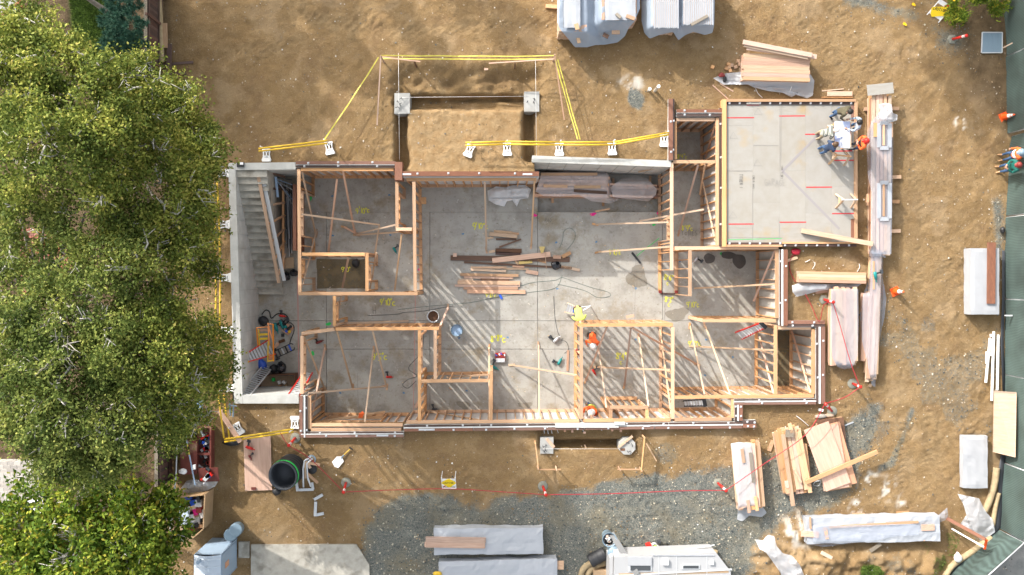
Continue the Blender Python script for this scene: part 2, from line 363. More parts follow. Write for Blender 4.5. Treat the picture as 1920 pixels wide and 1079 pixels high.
def ground_z(x, y):
    """height of the dirt at ground pixel x, y (numpy)"""
    x = np.asarray(x, float); y = np.asarray(y, float); u = x * .023; v = y * .023
    z = GZ + .12 * (fbm(u * .3, v * .3, 1) - .5) + .09 * (fbm(u * 1.6, v * 1.6, 5) - .5) + .07 * (fbm(u * 5, v * 5, 9, 3) - .5)
    wob = 7 * (fbm(u * 1.2, v * 1.2, 31) - .5) + 3 * (fbm(u * 6, v * 6, 33) - .5)
    # footing trench of the top terrace: three runs and the bank above it
    d = np.minimum(np.minimum(seg_d(x, y, 750, 190, 990, 190) - 12, seg_d(x, y, 752, 200, 754, 305) - 9), seg_d(x, y, 993, 200, 993, 292) - 9) + wob * 1.3
    z -= .75 * ss(6, -5, d)
    bank = ss(112, 150, y + wob) * ss(188, 176, y) * ss(722, 752, x + wob) * ss(1030, 1000, x + wob)
    z -= bank * (.38 + .5 * (fbm(u * 1.5, v * 2.5, 41) - .5))
    z -= .2 * ss(20, 0, np.hypot(x - 986, y - 158) + wob)
    # excavation at the entry, bottom
    z -= .6 * ss(3, -4, np.abs(y - 836) - 6 + wob * .4) * ss(1030, 1040, x) * ss(1172, 1160, x)
    z -= .3 * ss(1004, 1018, x + wob) * ss(1200, 1186, x + wob) * ss(850, 842, y + wob) * ss(795, 800, y)
    # spoil bank at the bottom right
    m = ss(1015, 1050, y + wob * 2 - (x - 1620) * .02) * ss(1390, 1440, x + wob * 3) * ss(1800, 1740, x + wob * 3)
    z += m * (.50 + .9 * (fbm(u * .9, v * .9, 51) - .5) + .5 * (fbm(u * 3.5, v * 3.5, 53) - .5))
    z += ss(40, 5, np.hypot((x - 1495), (y - 1000) * 1.1) + wob * 2) * (.35 + .5 * (fbm(u * 3, v * 3, 55) - .5))
    # tyre treads pressed into the haul road
    tr = np.zeros_like(z)
    for cx, w in ((1715, 20), (1765, 22), (1812, 18)):
        xx = x - cx - 14 * np.sin(y * .006 + cx) + wob
        tr = np.maximum(tr, ss(w, w * .5, np.abs(xx)))
    tr *= ss(380, 560, y + wob * 8) * ss(1000, 900, y) * (.35 + .65 * ss(.35, .6, fbm(u * .6, v * .6, 61)))
    ph = y * .62 + 3.2 * np.sin(x * .13 + 2 * fbm(u, v, 63)) + 9 * fbm(u * .8, v * .8, 65)
    z += tr * .026 * np.sin(ph) - tr * .012
    for pts in ([(1545, -20), (1600, 60), (1690, 190), (1735, 420)], [(1500, 40), (1570, 110), (1660, 240), (1690, 420)], [(560, 30), (760, 60), (1040, 40)], [(330, 200), (420, 100), (560, 80)]):
        tq = ss(13, 7, line_d(x, y, pts) + wob * .6); z += tq * (-.02 + .016 * np.sin(y * .5 + x * .35 + 5 * fbm(u, v, 67)))
    # footprints and scuffs, ridged clods on the loose dirt
    cl = ss(.5, .75, fbm(u * .8, v * .8, 71)); z += cl * .11 * (fbm(u * 9, v * 9, 73, 3) - .5)
    return z
def gz(x, y): return float(ground_z(np.array([x]), np.array([y]))[0])
def G3(x, y, dz=0.0):
    z = gz(x, y); p = P(x, y, 0); return Vector((p.x, p.y, z + dz))
HOLES = [(434, 310, 562, 754), (562, 330, 1466, 792), (560, 310, 748, 332), (1004, 298, 1262, 332), (1262, 213, 1362, 470), (1464, 610, 1538, 748)]
NOT_HOLE = [(1366, 180, 1700, 458), (1478, 440, 1800, 604), (1382, 756, 1700, 900), (500, 800, 752, 900)]
def make_ground():
    nx, ny = 560, 325
    px = np.linspace(-70, 1990, nx); py = np.linspace(-70, 1150, ny)
    X, Y = np.meshgrid(px, py); Z = ground_z(X, Y)
    fade = np.minimum(np.minimum(ss(-70, -40, X), ss(1990, 1960, X)), np.minimum(ss(-70, -40, Y), ss(1150, 1120, Y)))
    Z = GZ + (Z - GZ) * fade
    k = H / F; V = np.stack([(X - NX) * k, -(Y - NY) * k, Z], -1).reshape(-1, 3)
    i = np.arange(nx * ny).reshape(ny, nx)
    Q = np.stack([i[1:, :-1], i[1:, 1:], i[:-1, 1:], i[:-1, :-1]], -1).reshape(-1, 4)
    cx = (X[1:, :-1] + X[:-1, 1:]).ravel() / 2; cy = (Y[1:, :-1] + Y[:-1, 1:]).ravel() / 2
    hole = np.zeros(len(Q), bool)
    for a, b, c, d in HOLES: hole |= (cx > a) & (cx < c) & (cy > b) & (cy < d)
    for a, b, c, d in NOT_HOLE: hole &= ~((cx > a) & (cx < c) & (cy > b) & (cy < d))
    Q = Q[~hole]
    n0 = len(V); B = 400.0
    ext = np.array([(-B, B, GZ), (B, B, GZ), (B, -B, GZ), (-B, -B, GZ)]); V = np.vstack([V, ext])
    c = [i[0, 0], i[0, -1], i[-1, -1], i[-1, 0]]
    Q = np.vstack([Q, [[n0, c[0], c[1], n0 + 1], [n0 + 1, c[1], c[2], n0 + 2], [n0 + 2, c[2], c[3], n0 + 3], [n0 + 3, c[3], c[0], n0]]])
    o = bigmesh('ground', V, Q, M['dirt'], None, True); struct(o)
    u = X * .023; v = Y * .023; wob = 60 * (fbm(u * .5, v * .5, 81) - .5) + 30 * (fbm(u * 2, v * 2, 83) - .5)
    g = ss(-34, 22, poly_sd(X, Y, GRAVEL) + wob * 1.2)
    g = np.maximum(g, ss(10, -14, np.hypot(X - 1192, (Y - 186)) - 26 + wob * .35 + np.abs((X - 1192) - (Y - 186) * .55) * .5))
    g = np.maximum(g, .75 * ss(8, -8, line_d(X, Y, [(1712, 770), (1698, 820), (1675, 868), (1655, 880)]) - 6 + wob * .25))
    g = np.maximum(g, .8 * ss(25, -25, line_d(X, Y, [(1600, -5), (1680, 15), (1740, 45), (1785, 75)]) - 20 + wob))
    g = np.maximum(g, .7 * ss(14, -10, line_d(X, Y, [(1872, 380), (1876, 450), (1872, 480)]) - 10 + wob * .3))
    g = np.maximum(g, .45 * ss(.56, .7, fbm(u * .7, v * .7, 87)) * ss(1560, 1640, X) * ss(500, 620, Y))
    g = np.maximum(g, .5 * ss(14, -10, np.hypot(X - 1252, Y - 850) - 16 + wob * .4))
    lime = np.zeros_like(g)
    for a, b, r in ((1665, 925, 34), (1632, 905, 26), (1690, 945, 22), (1610, 950, 20), (1170, 165, 24), (1190, 150, 18), (1806, 237, 9), (1495, 1000, 36)):
        lime = np.maximum(lime, ss(r, r * .2, np.hypot(X - a, Y - b) + wob * .7))
    lime *= ss(.42, .62, fbm(u * 4, v * 4, 91))
    grass = np.maximum(ss(-8, 8, poly_sd(X, Y, [(120, -80), (215, -80), (215, 120), (180, 200), (140, 120)])), 0)
    grass = np.maximum(grass, ss(22, 6, np.hypot(X - 1627, (Y - 1072)) + wob * .4)); grass = np.maximum(grass, .5 * ss(18, 4, np.hypot(X - 1765, Y - 1052) + wob * .3))
    loam_and_shade = np.maximum(ss(325, 300, X), .8 * ss(30, -40, poly_sd(X, Y, [(1780, -80), (1990, -80), (1990, 240), (1890, 240), (1830, 170), (1790, 60)]) * -1 + wob))                                   # neighbour's leaf litter; top right, damp soil coloured dark to deepen tree shade
    trk = np.zeros_like(g)
    for cx, w in ((1715, 20), (1765, 22), (1812, 18)): trk = np.maximum(trk, ss(w + 4, w * .6, np.abs(X - cx - 14 * np.sin(Y * .006 + cx) + wob * .3)) * ss(330, 520, Y) * ss(1010, 930, Y))
    for pts in ([(1545, -20), (1600, 60), (1690, 190), (1735, 420)], [(1500, 40), (1570, 110), (1660, 240), (1690, 420)], [(560, 30), (760, 60), (1040, 40)], [(330, 200), (420, 100), (560, 80)]): trk = np.maximum(trk, .8 * ss(18, 8, line_d(X, Y, pts) + wob * .25))
    trk *= .3 + .7 * ss(.35, .6, fbm(u * .8, v * .8, 99))
    pad = ss(-6, 10, poly_sd(X, Y, [(760, 205), (984, 200), (986, 300), (1000, 330), (760, 330)]) + wob * .15)
    road = ss(-3, 3, poly_sd(X, Y, [(1990, 905), (1920, 985), (1800, 1090), (1740, 1150), (1990, 1150)]))
    me = o.data
    for nm, a in (('gravel', g), ('lime', lime), ('grass', grass), ('loam_and_shade', loam_and_shade), ('track', trk), ('pad', pad), ('road', road)):
        at = me.attributes.new(nm, 'FLOAT', 'POINT'); f = np.zeros(len(V), np.float32); f[:n0] = a.ravel(); at.data.foreach_set('value', f)
    return g, X, Y
def dirt_material():
    m = bpy.data.materials.new('dirt'); m.use_nodes = True; nt = m.node_tree; n = nt.nodes; l = nt.links; b = n['Principled BSDF']
    b.inputs['Roughness'].default_value = .95; b.inputs['Specular IOR Level'].default_value = .15
    geo = n.new('ShaderNodeNewGeometry')
    def noise(s, d=6, r=.6):
        t = n.new('ShaderNodeTexNoise'); t.inputs['Scale'].default_value = s; t.inputs['Detail'].default_value = d; t.inputs['Roughness'].default_value = r
        l.new(geo.outputs['Position'], t.inputs['Vector']); return t.outputs[0]
    def rng(x, a, b_, c=0., d=1.):
        t = n.new('ShaderNodeMapRange'); t.inputs[1].default_value = a; t.inputs[2].default_value = b_; t.inputs[3].default_value = c; t.inputs[4].default_value = d; l.new(x, t.inputs[0]); return t.outputs[0]
    def mix(f, a, c):
        t = n.new('ShaderNodeMix'); t.data_type = 'RGBA'; l.new(f, t.inputs[0])
        for k, v in ((6, a), (7, c)):
            if isinstance(v, tuple): t.inputs[k].default_value = (*v, 1)
            else: l.new(v, t.inputs[k])
        return t.outputs[2]
    def att(nm): t = n.new('ShaderNodeAttribute'); t.attribute_name = nm; return t.outputs['Fac']
    c = mix(rng(noise(.35), .35, .65), (.268, .176, .084), (.212, .136, .063))
    c = mix(rng(noise(1.4, 8, .65), .45, .68), c, (.315, .218, .114))
    c = mix(rng(noise(.8, 8, .7), .52, .66), c, (.215, .138, .07))
    c = mix(rng(noise(14, 3), .55, .75), c, (.19, .12, .062))
    c = mix(rng(noise(.55, 5, .55), .56, .62, 0, .55), c, (.35, .25, .145))
    c = mix(rng(noise(4.5, 7, .75), .58, .7, 0, .8), c, (.17, .108, .055))
    c = mix(rng(noise(30, 2), .64, .72), c, (.42, .34, .24))
    c = mix(rng(att('track'), 0, 1, 0, .6), c, mix(rng(noise(5, 6, .7), .4, .62), (.33, .235, .13), (.20, .13, .062)))
    c = mix(att('pad'), c, mix(rng(noise(3), .4, .65), (.36, .25, .135), (.295, .19, .092)))
    gc = mix(rng(noise(16, 3, .7), .4, .62), (.10, .115, .112), (.20, .20, .172))
    gc = mix(rng(noise(40, 2), .58, .66), gc, (.36, .34, .28))
    gc = mix(rng(noise(.5, 6), .45, .68), gc, (.21, .185, .13))
    gm = n.new('ShaderNodeMath'); gm.operation = 'MULTIPLY_ADD'; l.new(noise(9, 5, .7), gm.inputs[0]); gm.inputs[1].default_value = .9; gm.inputs[2].default_value = -.45
    ga = n.new('ShaderNodeMath'); ga.operation = 'ADD'; l.new(att('gravel'), ga.inputs[0]); l.new(gm.outputs[0], ga.inputs[1])
    c = mix(rng(ga.outputs[0], .3, .7), c, gc)
    c = mix(rng(att('lime'), 0, 1, 0, .85), c, (.62, .59, .53))
    c = mix(att('loam_and_shade'), c, mix(rng(noise(3), .4, .6), (.085, .06, .035), (.14, .10, .06)))
    c = mix(att('grass'), c, (.04, .07, .016))
    c = mix(att('road'), c, mix(rng(noise(2), .4, .6), (.21, .22, .215), (.27, .27, .26)))
    l.new(c, b.inputs['Base Color'])
    bp = n.new('ShaderNodeBump'); bp.inputs['Strength'].default_value = .8; bp.inputs['Distance'].default_value = .08
    ad = n.new('ShaderNodeMath'); ad.operation = 'ADD'; l.new(noise(9, 8, .7), ad.inputs[0]); l.new(noise(35, 4), ad.inputs[1]); l.new(ad.outputs[0], bp.inputs['Height']); l.new(bp.outputs[0], b.inputs['Normal'])
    M['dirt'] = m
dirt_material()
gmask, GX, GY = make_ground()
OCTA_V = np.array([(1, 0, 0), (-1, 0, 0), (0, 1, 0), (0, -1, 0), (0, 0, .7), (0, 0, -.5)], float)
OCTA_F = np.array([(4, 0, 2), (4, 2, 1), (4, 1, 3), (4, 3, 0)])
def stones(name, n, prob, smin, smax, m, seed):
    rs = np.random.RandomState(seed); x = rs.uniform(300, 1900, n); y = rs.uniform(-10, 1090, n)
    keep = rs.rand(n) < prob(x, y)
    for a, b, c, d in HOLES: keep &= ~((x > a - 6) & (x < c + 6) & (y > b - 6) & (y < d + 6))
    keep &= ~((x > 1350) & (x < 1612) & (y > 180) & (y < 470))
    x = x[keep]; y = y[keep]; k = len(x); z = ground_z(x, y); s = smin * (smax / smin) ** (rs.rand(k) ** 2.2)
    ang = rs.rand(k) * 6.28; V = OCTA_V[None] * (s[:, None, None] * rs.uniform(.6, 1.2, (k, 6, 1)))
    ca, sa = np.cos(ang)[:, None], np.sin(ang)[:, None]
    vx = V[..., 0] * ca - V[..., 1] * sa * .8; vy = V[..., 0] * sa + V[..., 1] * ca * .8
    p = np.stack([vx + ((x - NX) * H / F)[:, None], vy - ((y - NY) * H / F)[:, None], V[..., 2] + z[:, None] + s[:, None] * .2], -1).reshape(-1, 3)
    Q = (OCTA_F[None] + (np.arange(k) * 6)[:, None, None]).reshape(-1, 3)
    o = bigmesh(name, p, Q, M[m]); o['kind'] = 'stuff'; return o
from_grid = lambda a, x, y: a[np.clip(((y + 70) / 1220 * 324).astype(int), 0, 324), np.clip(((x + 70) / 2060 * 559).astype(int), 0, 559)]
stones('gravel', 150000, lambda x, y: np.clip(from_grid(gmask, x + 26 * (fbm(x * .05, y * .05, 97) - .5), y + 60 * (fbm(x * .04, y * .04, 98) - .5)), 0, 1) * .85 + .012, .014, .055, 'gravel', 3)
stones('pebbles', 22000, lambda x, y: .16 + .5 * ss(.5, .7, fbm(x * .02, y * .02, 93)), .012, .06, 'pebbles', 4)
stones('scraps', 5200, lambda x, y: .10 + .35 * ((np.abs(x - 1050) < 560) & (y > 780) & (y < 900)) + .4 * ((x > 1330) & (x < 1640) & (y > 470)), .018, .06, 'scraps', 6)
stones('clods', 30000, lambda x, y: .05 + .9 * ss(.5, .68, fbm(x * .014, y * .014, 95)) + ((y > 112) & (y < 200) & (x > 720) & (x < 1030)), .012, .05, 'dirt', 5)
# concrete pad and street
pad = MB(); pad.prism([P(470, 1022)[:2], P(668, 1022)[:2], P(692, 1060)[:2], P(695, 1150)[:2], P(470, 1150)[:2]][::-1], -.2, -.03)
struct(pad.build('concrete_pad', M['step_concrete']))
p2 = MB(); p2.prism([P(447, 1017)[:2], P(467, 1017)[:2], P(467, 1047)[:2], P(447, 1047)[:2]][::-1], -.2, -.02)
tag(p2.build('stepping_slab', M['step_concrete']), 'small square concrete slab between the blue-grey toilet cabin and the big pad', 'slab')

# ------------------------------------------------------------------ basement floor
floor = bpy.data.objects.new('floor', None); link(floor, None, Matrix.Translation((0, 0, FZ))); floor['kind'] = 'structure'
def floor_material():
    m = bpy.data.materials.new('slab'); m.use_nodes = True; nt = m.node_tree; n = nt.nodes; l = nt.links; b = n['Principled BSDF']
    geo = n.new('ShaderNodeNewGeometry')
    def noise(s, d=6, r=.6, off=0.):
        mp = n.new('ShaderNodeMapping'); mp.inputs['Location'].default_value = (off, off * .7, 0); l.new(geo.outputs['Position'], mp.inputs[0])
        t = n.new('ShaderNodeTexNoise'); t.inputs['Scale'].default_value = s; t.inputs['Detail'].default_value = d; t.inputs['Roughness'].default_value = r; l.new(mp.outputs[0], t.inputs['Vector']); return t.outputs[0]
    def rng(x, a, b_, c=0., d=1.):
        t = n.new('ShaderNodeMapRange'); t.inputs[1].default_value = a; t.inputs[2].default_value = b_; t.inputs[3].default_value = c; t.inputs[4].default_value = d; l.new(x, t.inputs[0]); return t.outputs[0]
    def mix(f, a, c):
        t = n.new('ShaderNodeMix'); t.data_type = 'RGBA'; l.new(f, t.inputs[0])
        for k, v in ((6, a), (7, c)):
            if isinstance(v, tuple): t.inputs[k].default_value = (*v, 1)
            else: l.new(v, t.inputs[k])
        return t.outputs[2]
    c = mix(rng(noise(.5), .35, .65), (.40, .385, .345), (.34, .33, .305))
    c = mix(rng(noise(1.3, 8, .65, 11), .46, .64), c, (.27, .255, .225))
    c = mix(rng(noise(.9, 7, .7, 23), .52, .68, 0, .85), c, (.235, .185, .11))
    c = mix(rng(noise(2.2, 8, .75, 37), .6, .74, 0, .7), c, (.50, .49, .46))
    c = mix(rng(noise(7, 5, .7, 51), .58, .70, 0, .7), c, (.15, .125, .09))
    c = mix(rng(noise(30, 3, .7, 5), .4, .7, 0, .25), c, (.25, .235, .21))
    l.new(c, b.inputs['Base Color']); l.new(rng(noise(1.1, 4, .6, 9), .3, .7, .45, .9), b.inputs['Roughness'])
    bp = n.new('ShaderNodeBump'); bp.inputs['Strength'].default_value = .15; bp.inputs['Distance'].default_value = .01; l.new(noise(18, 5), bp.inputs['Height']); l.new(bp.outputs[0], b.inputs['Normal'])
    M['slab'] = m
floor_material()
def fslab(x0, y0, x1, y1, z=FZ, g=.35): block('slab', x0 + g, y0 + g, x1 - g, y1 - g, z - .2, z, M['slab'], floor)
xs = [425, 612, 806, 1008, 1242, 1420, 1560]; ys = [215, 318, 398, 602, 655, 830]
for a, b in zip(xs, xs[1:]):
    for c, d in zip(ys, ys[1:]):
        pit = a == 1008 and c == 318
        fslab(a, c, b, d, FZ - (.45 if pit else 0), -.3 if pit else (.35 if c in (602, 655, 398) else .02))
block('pit_edge', 1008, 398.3, 1242, 399.5, FZ - .6, FZ - .002, M['grey_concrete'], floor)
def mark(x, y, rx, ry, m, name='paint_mark', z=FZ, n=14, jag=.25, rot=0):
    c = P(x, y, z); pts = []
    for k in range(n):
        a = 2 * math.pi * k / n; j = 1 + jag * (math.sin(2 * a + x) * .6 + math.sin(3 * a + y) * .5 + math.sin(5 * a + x * y) * .3 + (rnd.random() - .5) * .25); ex, ey = rx * j * math.cos(a), ry * j * math.sin(a)
        q = P(x + ex * math.cos(rot) - ey * math.sin(rot), y - (ex * math.sin(rot) + ey * math.cos(rot)), z); pts.append((q.x, q.y, z + .004))
    return mesh(name, pts, [tuple(range(n))], M[m], floor)
mat('blue_mark', (.10, .20, .34), rough=.9); mat('stain', (.23, .18, .11), rough=.8, noise=.4, nscale=3, objco=False, alpha=.32); mat('damp', (.13, .115, .105), rough=.55, noise=.35, nscale=3, objco=False, alpha=.8)
for x, y in ((623, 368), (730, 366), (624, 442), (732, 441), (1043, 455), (1118, 454), (868, 439), (868, 535), (1045, 542), (952, 633), (875, 733), (1078, 633), (1324, 637), (1374, 670), (1322, 704), (757, 737), (638, 737), (795, 690), (861, 634), (1275, 490), (1192, 541), (1192, 637)):
    mark(x, y, 2.2, 1.8, 'blue_mark', 'blue_dot')
for x, y, rx, ry in ((1112, 402, 6, 3), (1236, 400, 5, 4), (1002, 404, 5, 3), (788, 506, 4, 3)): mark(x, y, rx, ry, 'magenta')
for x, y, rx, ry in ((1226, 422, 3, 2), (1352, 476, 2, 3), (583, 372, 2, 4), (586, 663, 3, 5), (616, 608, 5, 3)): mark(x, y, rx, ry, 'green')
mat('brown_damp', (.20, .15, .075), rough=.8, noise=.45, nscale=2, objco=False, alpha=.72)
def patch(x0, y0, x1, y1, m):
    q = [(x0 + (x1 - x0) * i / 8, y0 + rnd.uniform(-1, 1)) for i in range(9)] + [(x1 + rnd.uniform(-1, 1), y0 + (y1 - y0) * i / 8) for i in range(1, 8)] + [(x1 - (x1 - x0) * i / 8, y1 + rnd.uniform(-1, 1)) for i in range(9)] + [(x0 + rnd.uniform(-1, 1), y1 - (y1 - y0) * i / 8) for i in range(1, 8)]
    return mesh('damp_patch', [P(a, b_, FZ) + Vector((0, 0, .0035)) for a, b_ in q], [tuple(range(len(q)))[::-1]], M[m], floor)
patch(594, 486, 686, 541, 'brown_damp'); patch(1458, 620, 1482, 724, 'brown_damp')
rs_ = np.random.RandomState(8); k_ = 520; fx_ = rs_.uniform(560, 1420, k_); fy_ = rs_.uniform(340, 770, k_); fb_ = MB()
for a_, b_ in zip(fx_, fy_): fb_.box(P(a_, b_, FZ + .006), (rs_.uniform(.02, .09), rs_.uniform(.012, .03), .008), rs_.uniform(0, 3))
fb_.build('sawdust_chips', M['scraps'], floor)['kind'] = 'stuff'
# ---- spray-painted notes: a small stroke alphabet (units: 1 = letter height)
ST = {'9': [[(.5, .6), (.3, .45), (.05, .6), (.1, .9), (.35, 1), (.5, .8), (.45, .4), (.3, 0)]], '1': [[(.2, 1), (.22, 0)]], '0': [[(.25, 1), (.02, .6), (.1, .1), (.35, 0), (.5, .4), (.4, .9), (.25, 1)]],
      '8': [[(.45, .85), (.25, 1), (.08, .8), (.4, .4), (.4, .1), (.2, 0), (.03, .2), (.4, .7), (.45, .85)]], '6': [[(.4, 1), (.1, .6), (.05, .2), (.25, 0), (.45, .2), (.3, .45), (.08, .3)]],
      '3': [[(.05, .9), (.3, 1), (.42, .8), (.2, .55), (.45, .3), (.3, 0), (.02, .1)]], '4': [[(.3, 1), (.03, .45), (.5, .45)], [(.38, .75), (.36, 0)]], '5': [[(.45, 1), (.1, 1), (.08, .6), (.4, .5), (.42, .15), (.05, 0)]],
      "'": [[(.1, 1.05), (.05, .75)]], '"': [[(.05, 1.05), (.03, .8)], [(.2, 1.05), (.18, .8)]], 'C': [[(.4, .55), (.15, .6), (.02, .3), (.15, .02), (.45, .08)]],
      'H': [[(.03, 1), (.05, 0)], [(.45, 1), (.45, 0)], [(.04, .5), (.45, .5)]], 'A': [[(.02, 0), (.25, 1), (.48, 0)], [(.12, .4), (.4, .4)]], 'L': [[(.05, 1), (.05, 0), (.42, 0)]],
      'G': [[(.45, .85), (.2, 1), (.03, .5), (.2, 0), (.46, .15), (.46, .45), (.28, .45)]], 'R': [[(.05, 0), (.05, 1), (.4, .9), (.38, .6), (.06, .5), (.45, 0)]], 'E': [[(.45, 1), (.05, 1), (.05, 0), (.45, 0)], [(.05, .5), (.35, .5)]],
      'I': [[(.2, 1), (.2, 0)]], 'T': [[(.02, 1), (.48, 1)], [(.25, 1), (.25, 0)]], 'S': [[(.45, .9), (.2, 1), (.06, .75), (.42, .3), (.25, 0), (.03, .1)]], 'N': [[(.03, 0), (.05, 1), (.42, 0), (.45, 1)]],
      'U': [[(.03, 1), (.08, .1), (.3, 0), (.45, .2), (.46, 1)]], 'O': [[(.25, 1), (.02, .5), (.25, 0), (.48, .5), (.25, 1)]], 'Q': [[(.25, 1), (.02, .5), (.25, 0), (.48, .5), (.25, 1)], [(.3, .25), (.5, -.05)]],
      '-': [[(.05, .5), (.45, .5)]], ' ': [], 'W': [[(0, 1), (.12, 0), (.25, .7), (.38, 0), (.5, 1)]], 'D': [[(.05, 0), (.05, 1), (.35, .85), (.45, .5), (.35, .1), (.05, 0)]], '2': [[(.05, .8), (.25, 1), (.42, .8), (.05, 0), (.48, 0)]]}
def note(txt, x, y, h, m, z=FZ, lw=.14, rot=0.0, parent=None, name='spray_note', jit=.05):
    """writing as thin flat ribbons of paint; (x,y) pixel of its left end at mid height, h letter height in px"""
    b = MB(); hh = S(h, z); o = P(x, y, z); cx = 0.0; ca, sa = math.cos(rot), math.sin(rot)
    for i, ch in enumerate(txt):
        dy = (rnd.random() - .5) * .25; sc = .85 + rnd.random() * .3
        for j, st in enumerate(ST.get(ch, [])):
            pts = [((cx + px * sc * .95 + (rnd.random() - .5) * jit), (py - .5) * sc + dy + (rnd.random() - .5) * jit) for px, py in st]
            for (ax, ay), (bx, by) in zip(pts, pts[1:]):
                d = Vector((bx - ax, by - ay)); d.normalize(); nn = Vector((-d.y, d.x)) * lw * .5; e = d * lw * .4
                q = []
                for X_, Y_ in ((ax - nn.x - e.x, ay - nn.y - e.y), (bx - nn.x + e.x, by - nn.y + e.y), (bx + nn.x + e.x, by + nn.y + e.y), (ax + nn.x - e.x, ay + nn.y - e.y)):
                    q.append((o.x + (X_ * ca - Y_ * sa) * hh, o.y + (X_ * sa + Y_ * ca) * hh, z + .005 + .0006 * ((i * 3 + j + len(b.f)) % 9)))
                b.add(q, [(0, 1, 2, 3)])
        cx += .3 if ch in "'\"1I" else .62
    return b.build(name, M[m], parent if parent is not None else floor)
for t, x, y, h in (("9'10\"C", 667, 395, 10), ("9'10\"C", 886, 424, 11), ("9'10\"C", 1141, 473, 9), ("9'10\"C", 712, 567, 11), ("9'10\"C", 910, 554, 8), ("8'8\"C", 920, 635, 12), ("9'5\"C", 698, 669, 12),
                   ("8'4\"C", 1270, 294, 8), ("8'9\"C", 1278, 428, 9), ("8'6\"", 1245, 521, 10), ("C", 1250, 531, 8), ("8'3\"", 1246, 562, 9), ("C", 1252, 571, 8), ("9'10\"C", 1287, 571, 9), ("8'4\"", 1155, 668, 11), ("C", 1162, 680, 9), ("9'10\"C", 1290, 645, 9), ("9'10\"", 640, 505, 8)):
    note(t, x, y, h, 'spray')
for t, x, y, h in (("H", 699, 583, 12), ("TCITES", 1278, 437, 9), ("ROOM", 1022, 413, 7), ("WEST", 674, 416, 8), ("SL-", 720, 453, 6), ("EQ", 846, 677, 5), ("TUB", 850, 689, 5)):
    note(t, x, y, h, 'dark_mark', lw=.07)
def chalk(x0, y0, x1, y1, m='chalk_grey', w=.012, z=FZ, parent=None, name='chalk_line', dz=.004):
    a, b = P(x0, y0, z), P(x1, y1, z); d = (b - a).normalized(); n = Vector((-d.y, d.x, 0)) * w / 2; u = Vector((0, 0, dz))
    return mesh(name, [a - n + u, b - n + u, b + n + u, a + n + u], [(0, 1, 2, 3)], M[m], parent if parent is not None else floor)
mat('chalk_red', (.48, .24, .22), rough=.9)
chalk(558, 520, 561, 750, 'chalk_red', .05); chalk(779, 552, 775, 780, 'chalk_red', .03); chalk(1007, 560, 1009, 770, w=.02); chalk(1040, 540, 1041, 770, w=.02)
chalk(1192, 485, 1190, 600, w=.02); chalk(1248, 550, 1246, 600, w=.03); chalk(790, 640, 915, 636); chalk(670, 700, 672, 768, w=.02)
for x, y, rx, ry, r in ((1195, 520, 16, 24, .4), (1270, 590, 18, 14, 0), (870, 760, 12, 8, 0), (985, 760, 16, 5, 0)): mark(x, y, rx, ry, 'stain', 'stain', rot=r, n=40, jag=.3)
for x, y, rx, ry in ((1330, 485, 11, 9), (1386, 490, 13, 13), (1366, 479, 14, 7)): mark(x, y, rx, ry, 'damp', 'damp_patch', n=40, jag=.1, z=FZ + .003 * (x % 3))
# ------------------------------------------------------------------ foundation walls (each run a thing: wall, sill, washers, ledger)
FN = [0]
WZ = 0.08            # top of the concrete
def lerp(a, b, t): return Vector(a).lerp(Vector(b), t)
def found(x0, y0, x1, y1, label, side=1, wpx=22, sill=(0, 10), strip=(10, 15), ledger=(15, 22), n=8, seed=0, inner='concrete', cz=None):
    """run from pixel (x0,y0) to (x1,y1) along its OUTER edge; side=+1: building lies to the right-hand side of travel in the picture (down for left-to-right)"""
    WZ = .08; a, b = P(x0, y0, WZ), P(x1, y1, WZ); d = (b - a).normalized(); nrm = Vector((d.y, -d.x, 0)) * side; s1 = S(1, WZ)
    FN[0] += 1; WZ = 0.08 + (FN[0] * 5 % 13) * .0017
    t = thing('foundation_wall', label, 'foundation wall', ((a.x + b.x) / 2, (a.y + b.y) / 2, WZ), 'foundation walls round the basement')
    def bar(name, o0, o1, z0, z1, m, par=t, f0=0.0, f1=1.0):
        off = nrm * s1 * (o0 + o1) / 2; p = lerp(a, b, f0) + off; q = lerp(a, b, f1) + off; p.z = q.z = (z0 + z1) / 2
        return board(name, p, q, s1 * (o1 - o0), z1 - z0, m, par)
    L = (b - a).length; rs = random.Random(seed + int(x0 * 7 + y0))
    bar('concrete_wall', 0.3, wpx, FZ - .4 - FN[0] * .003, WZ - .03 + FN[0] * .0021, M[inner])
    if strip: bar('strip', strip[0] + .6, strip[1] - .4, WZ + .002, WZ + .075, M['strip'])
    for k, (band, m) in enumerate(((sill, 'treated'), (ledger, 'dark_treated'))):
        sps = []
        if not band: continue
        nb = max(1, int(L / 3.6)); cuts = [0] + [(i + rs.uniform(-.2, .2)) / nb for i in range(1, nb)] + [1]
        for f0, f1 in zip(cuts, cuts[1:]):
            sp = bar('sill_plate' if k == 0 else 'ledger', band[0], band[1], WZ + .001, WZ + (.062 if k == 0 else .04), M[m], t, f0 + .0015, f1 - .0015); sps.append((f1, sp))
        if m == 'treated' or m == 'dark_treated':
            zt = WZ + (.062 if k == 0 else .04); cnt = max(2, int(L / (1.25 if k == 0 else 1.4)))
            for i in range(cnt):
                f = (i + .35 + rs.uniform(-.12, .12)) / cnt; c = lerp(a, b, f) + nrm * s1 * ((band[0] + band[1]) / 2 + rs.uniform(-1, 1)); c.z = zt + .006
                w = link(bpy.data.objects.new('washer', WASH), next(q for e, q in sps if f <= e), Matrix.Translation(c) @ Matrix.Rotation(math.atan2(d.y, d.x) + rs.uniform(-.1, .1), 4, 'Z'))
    return t
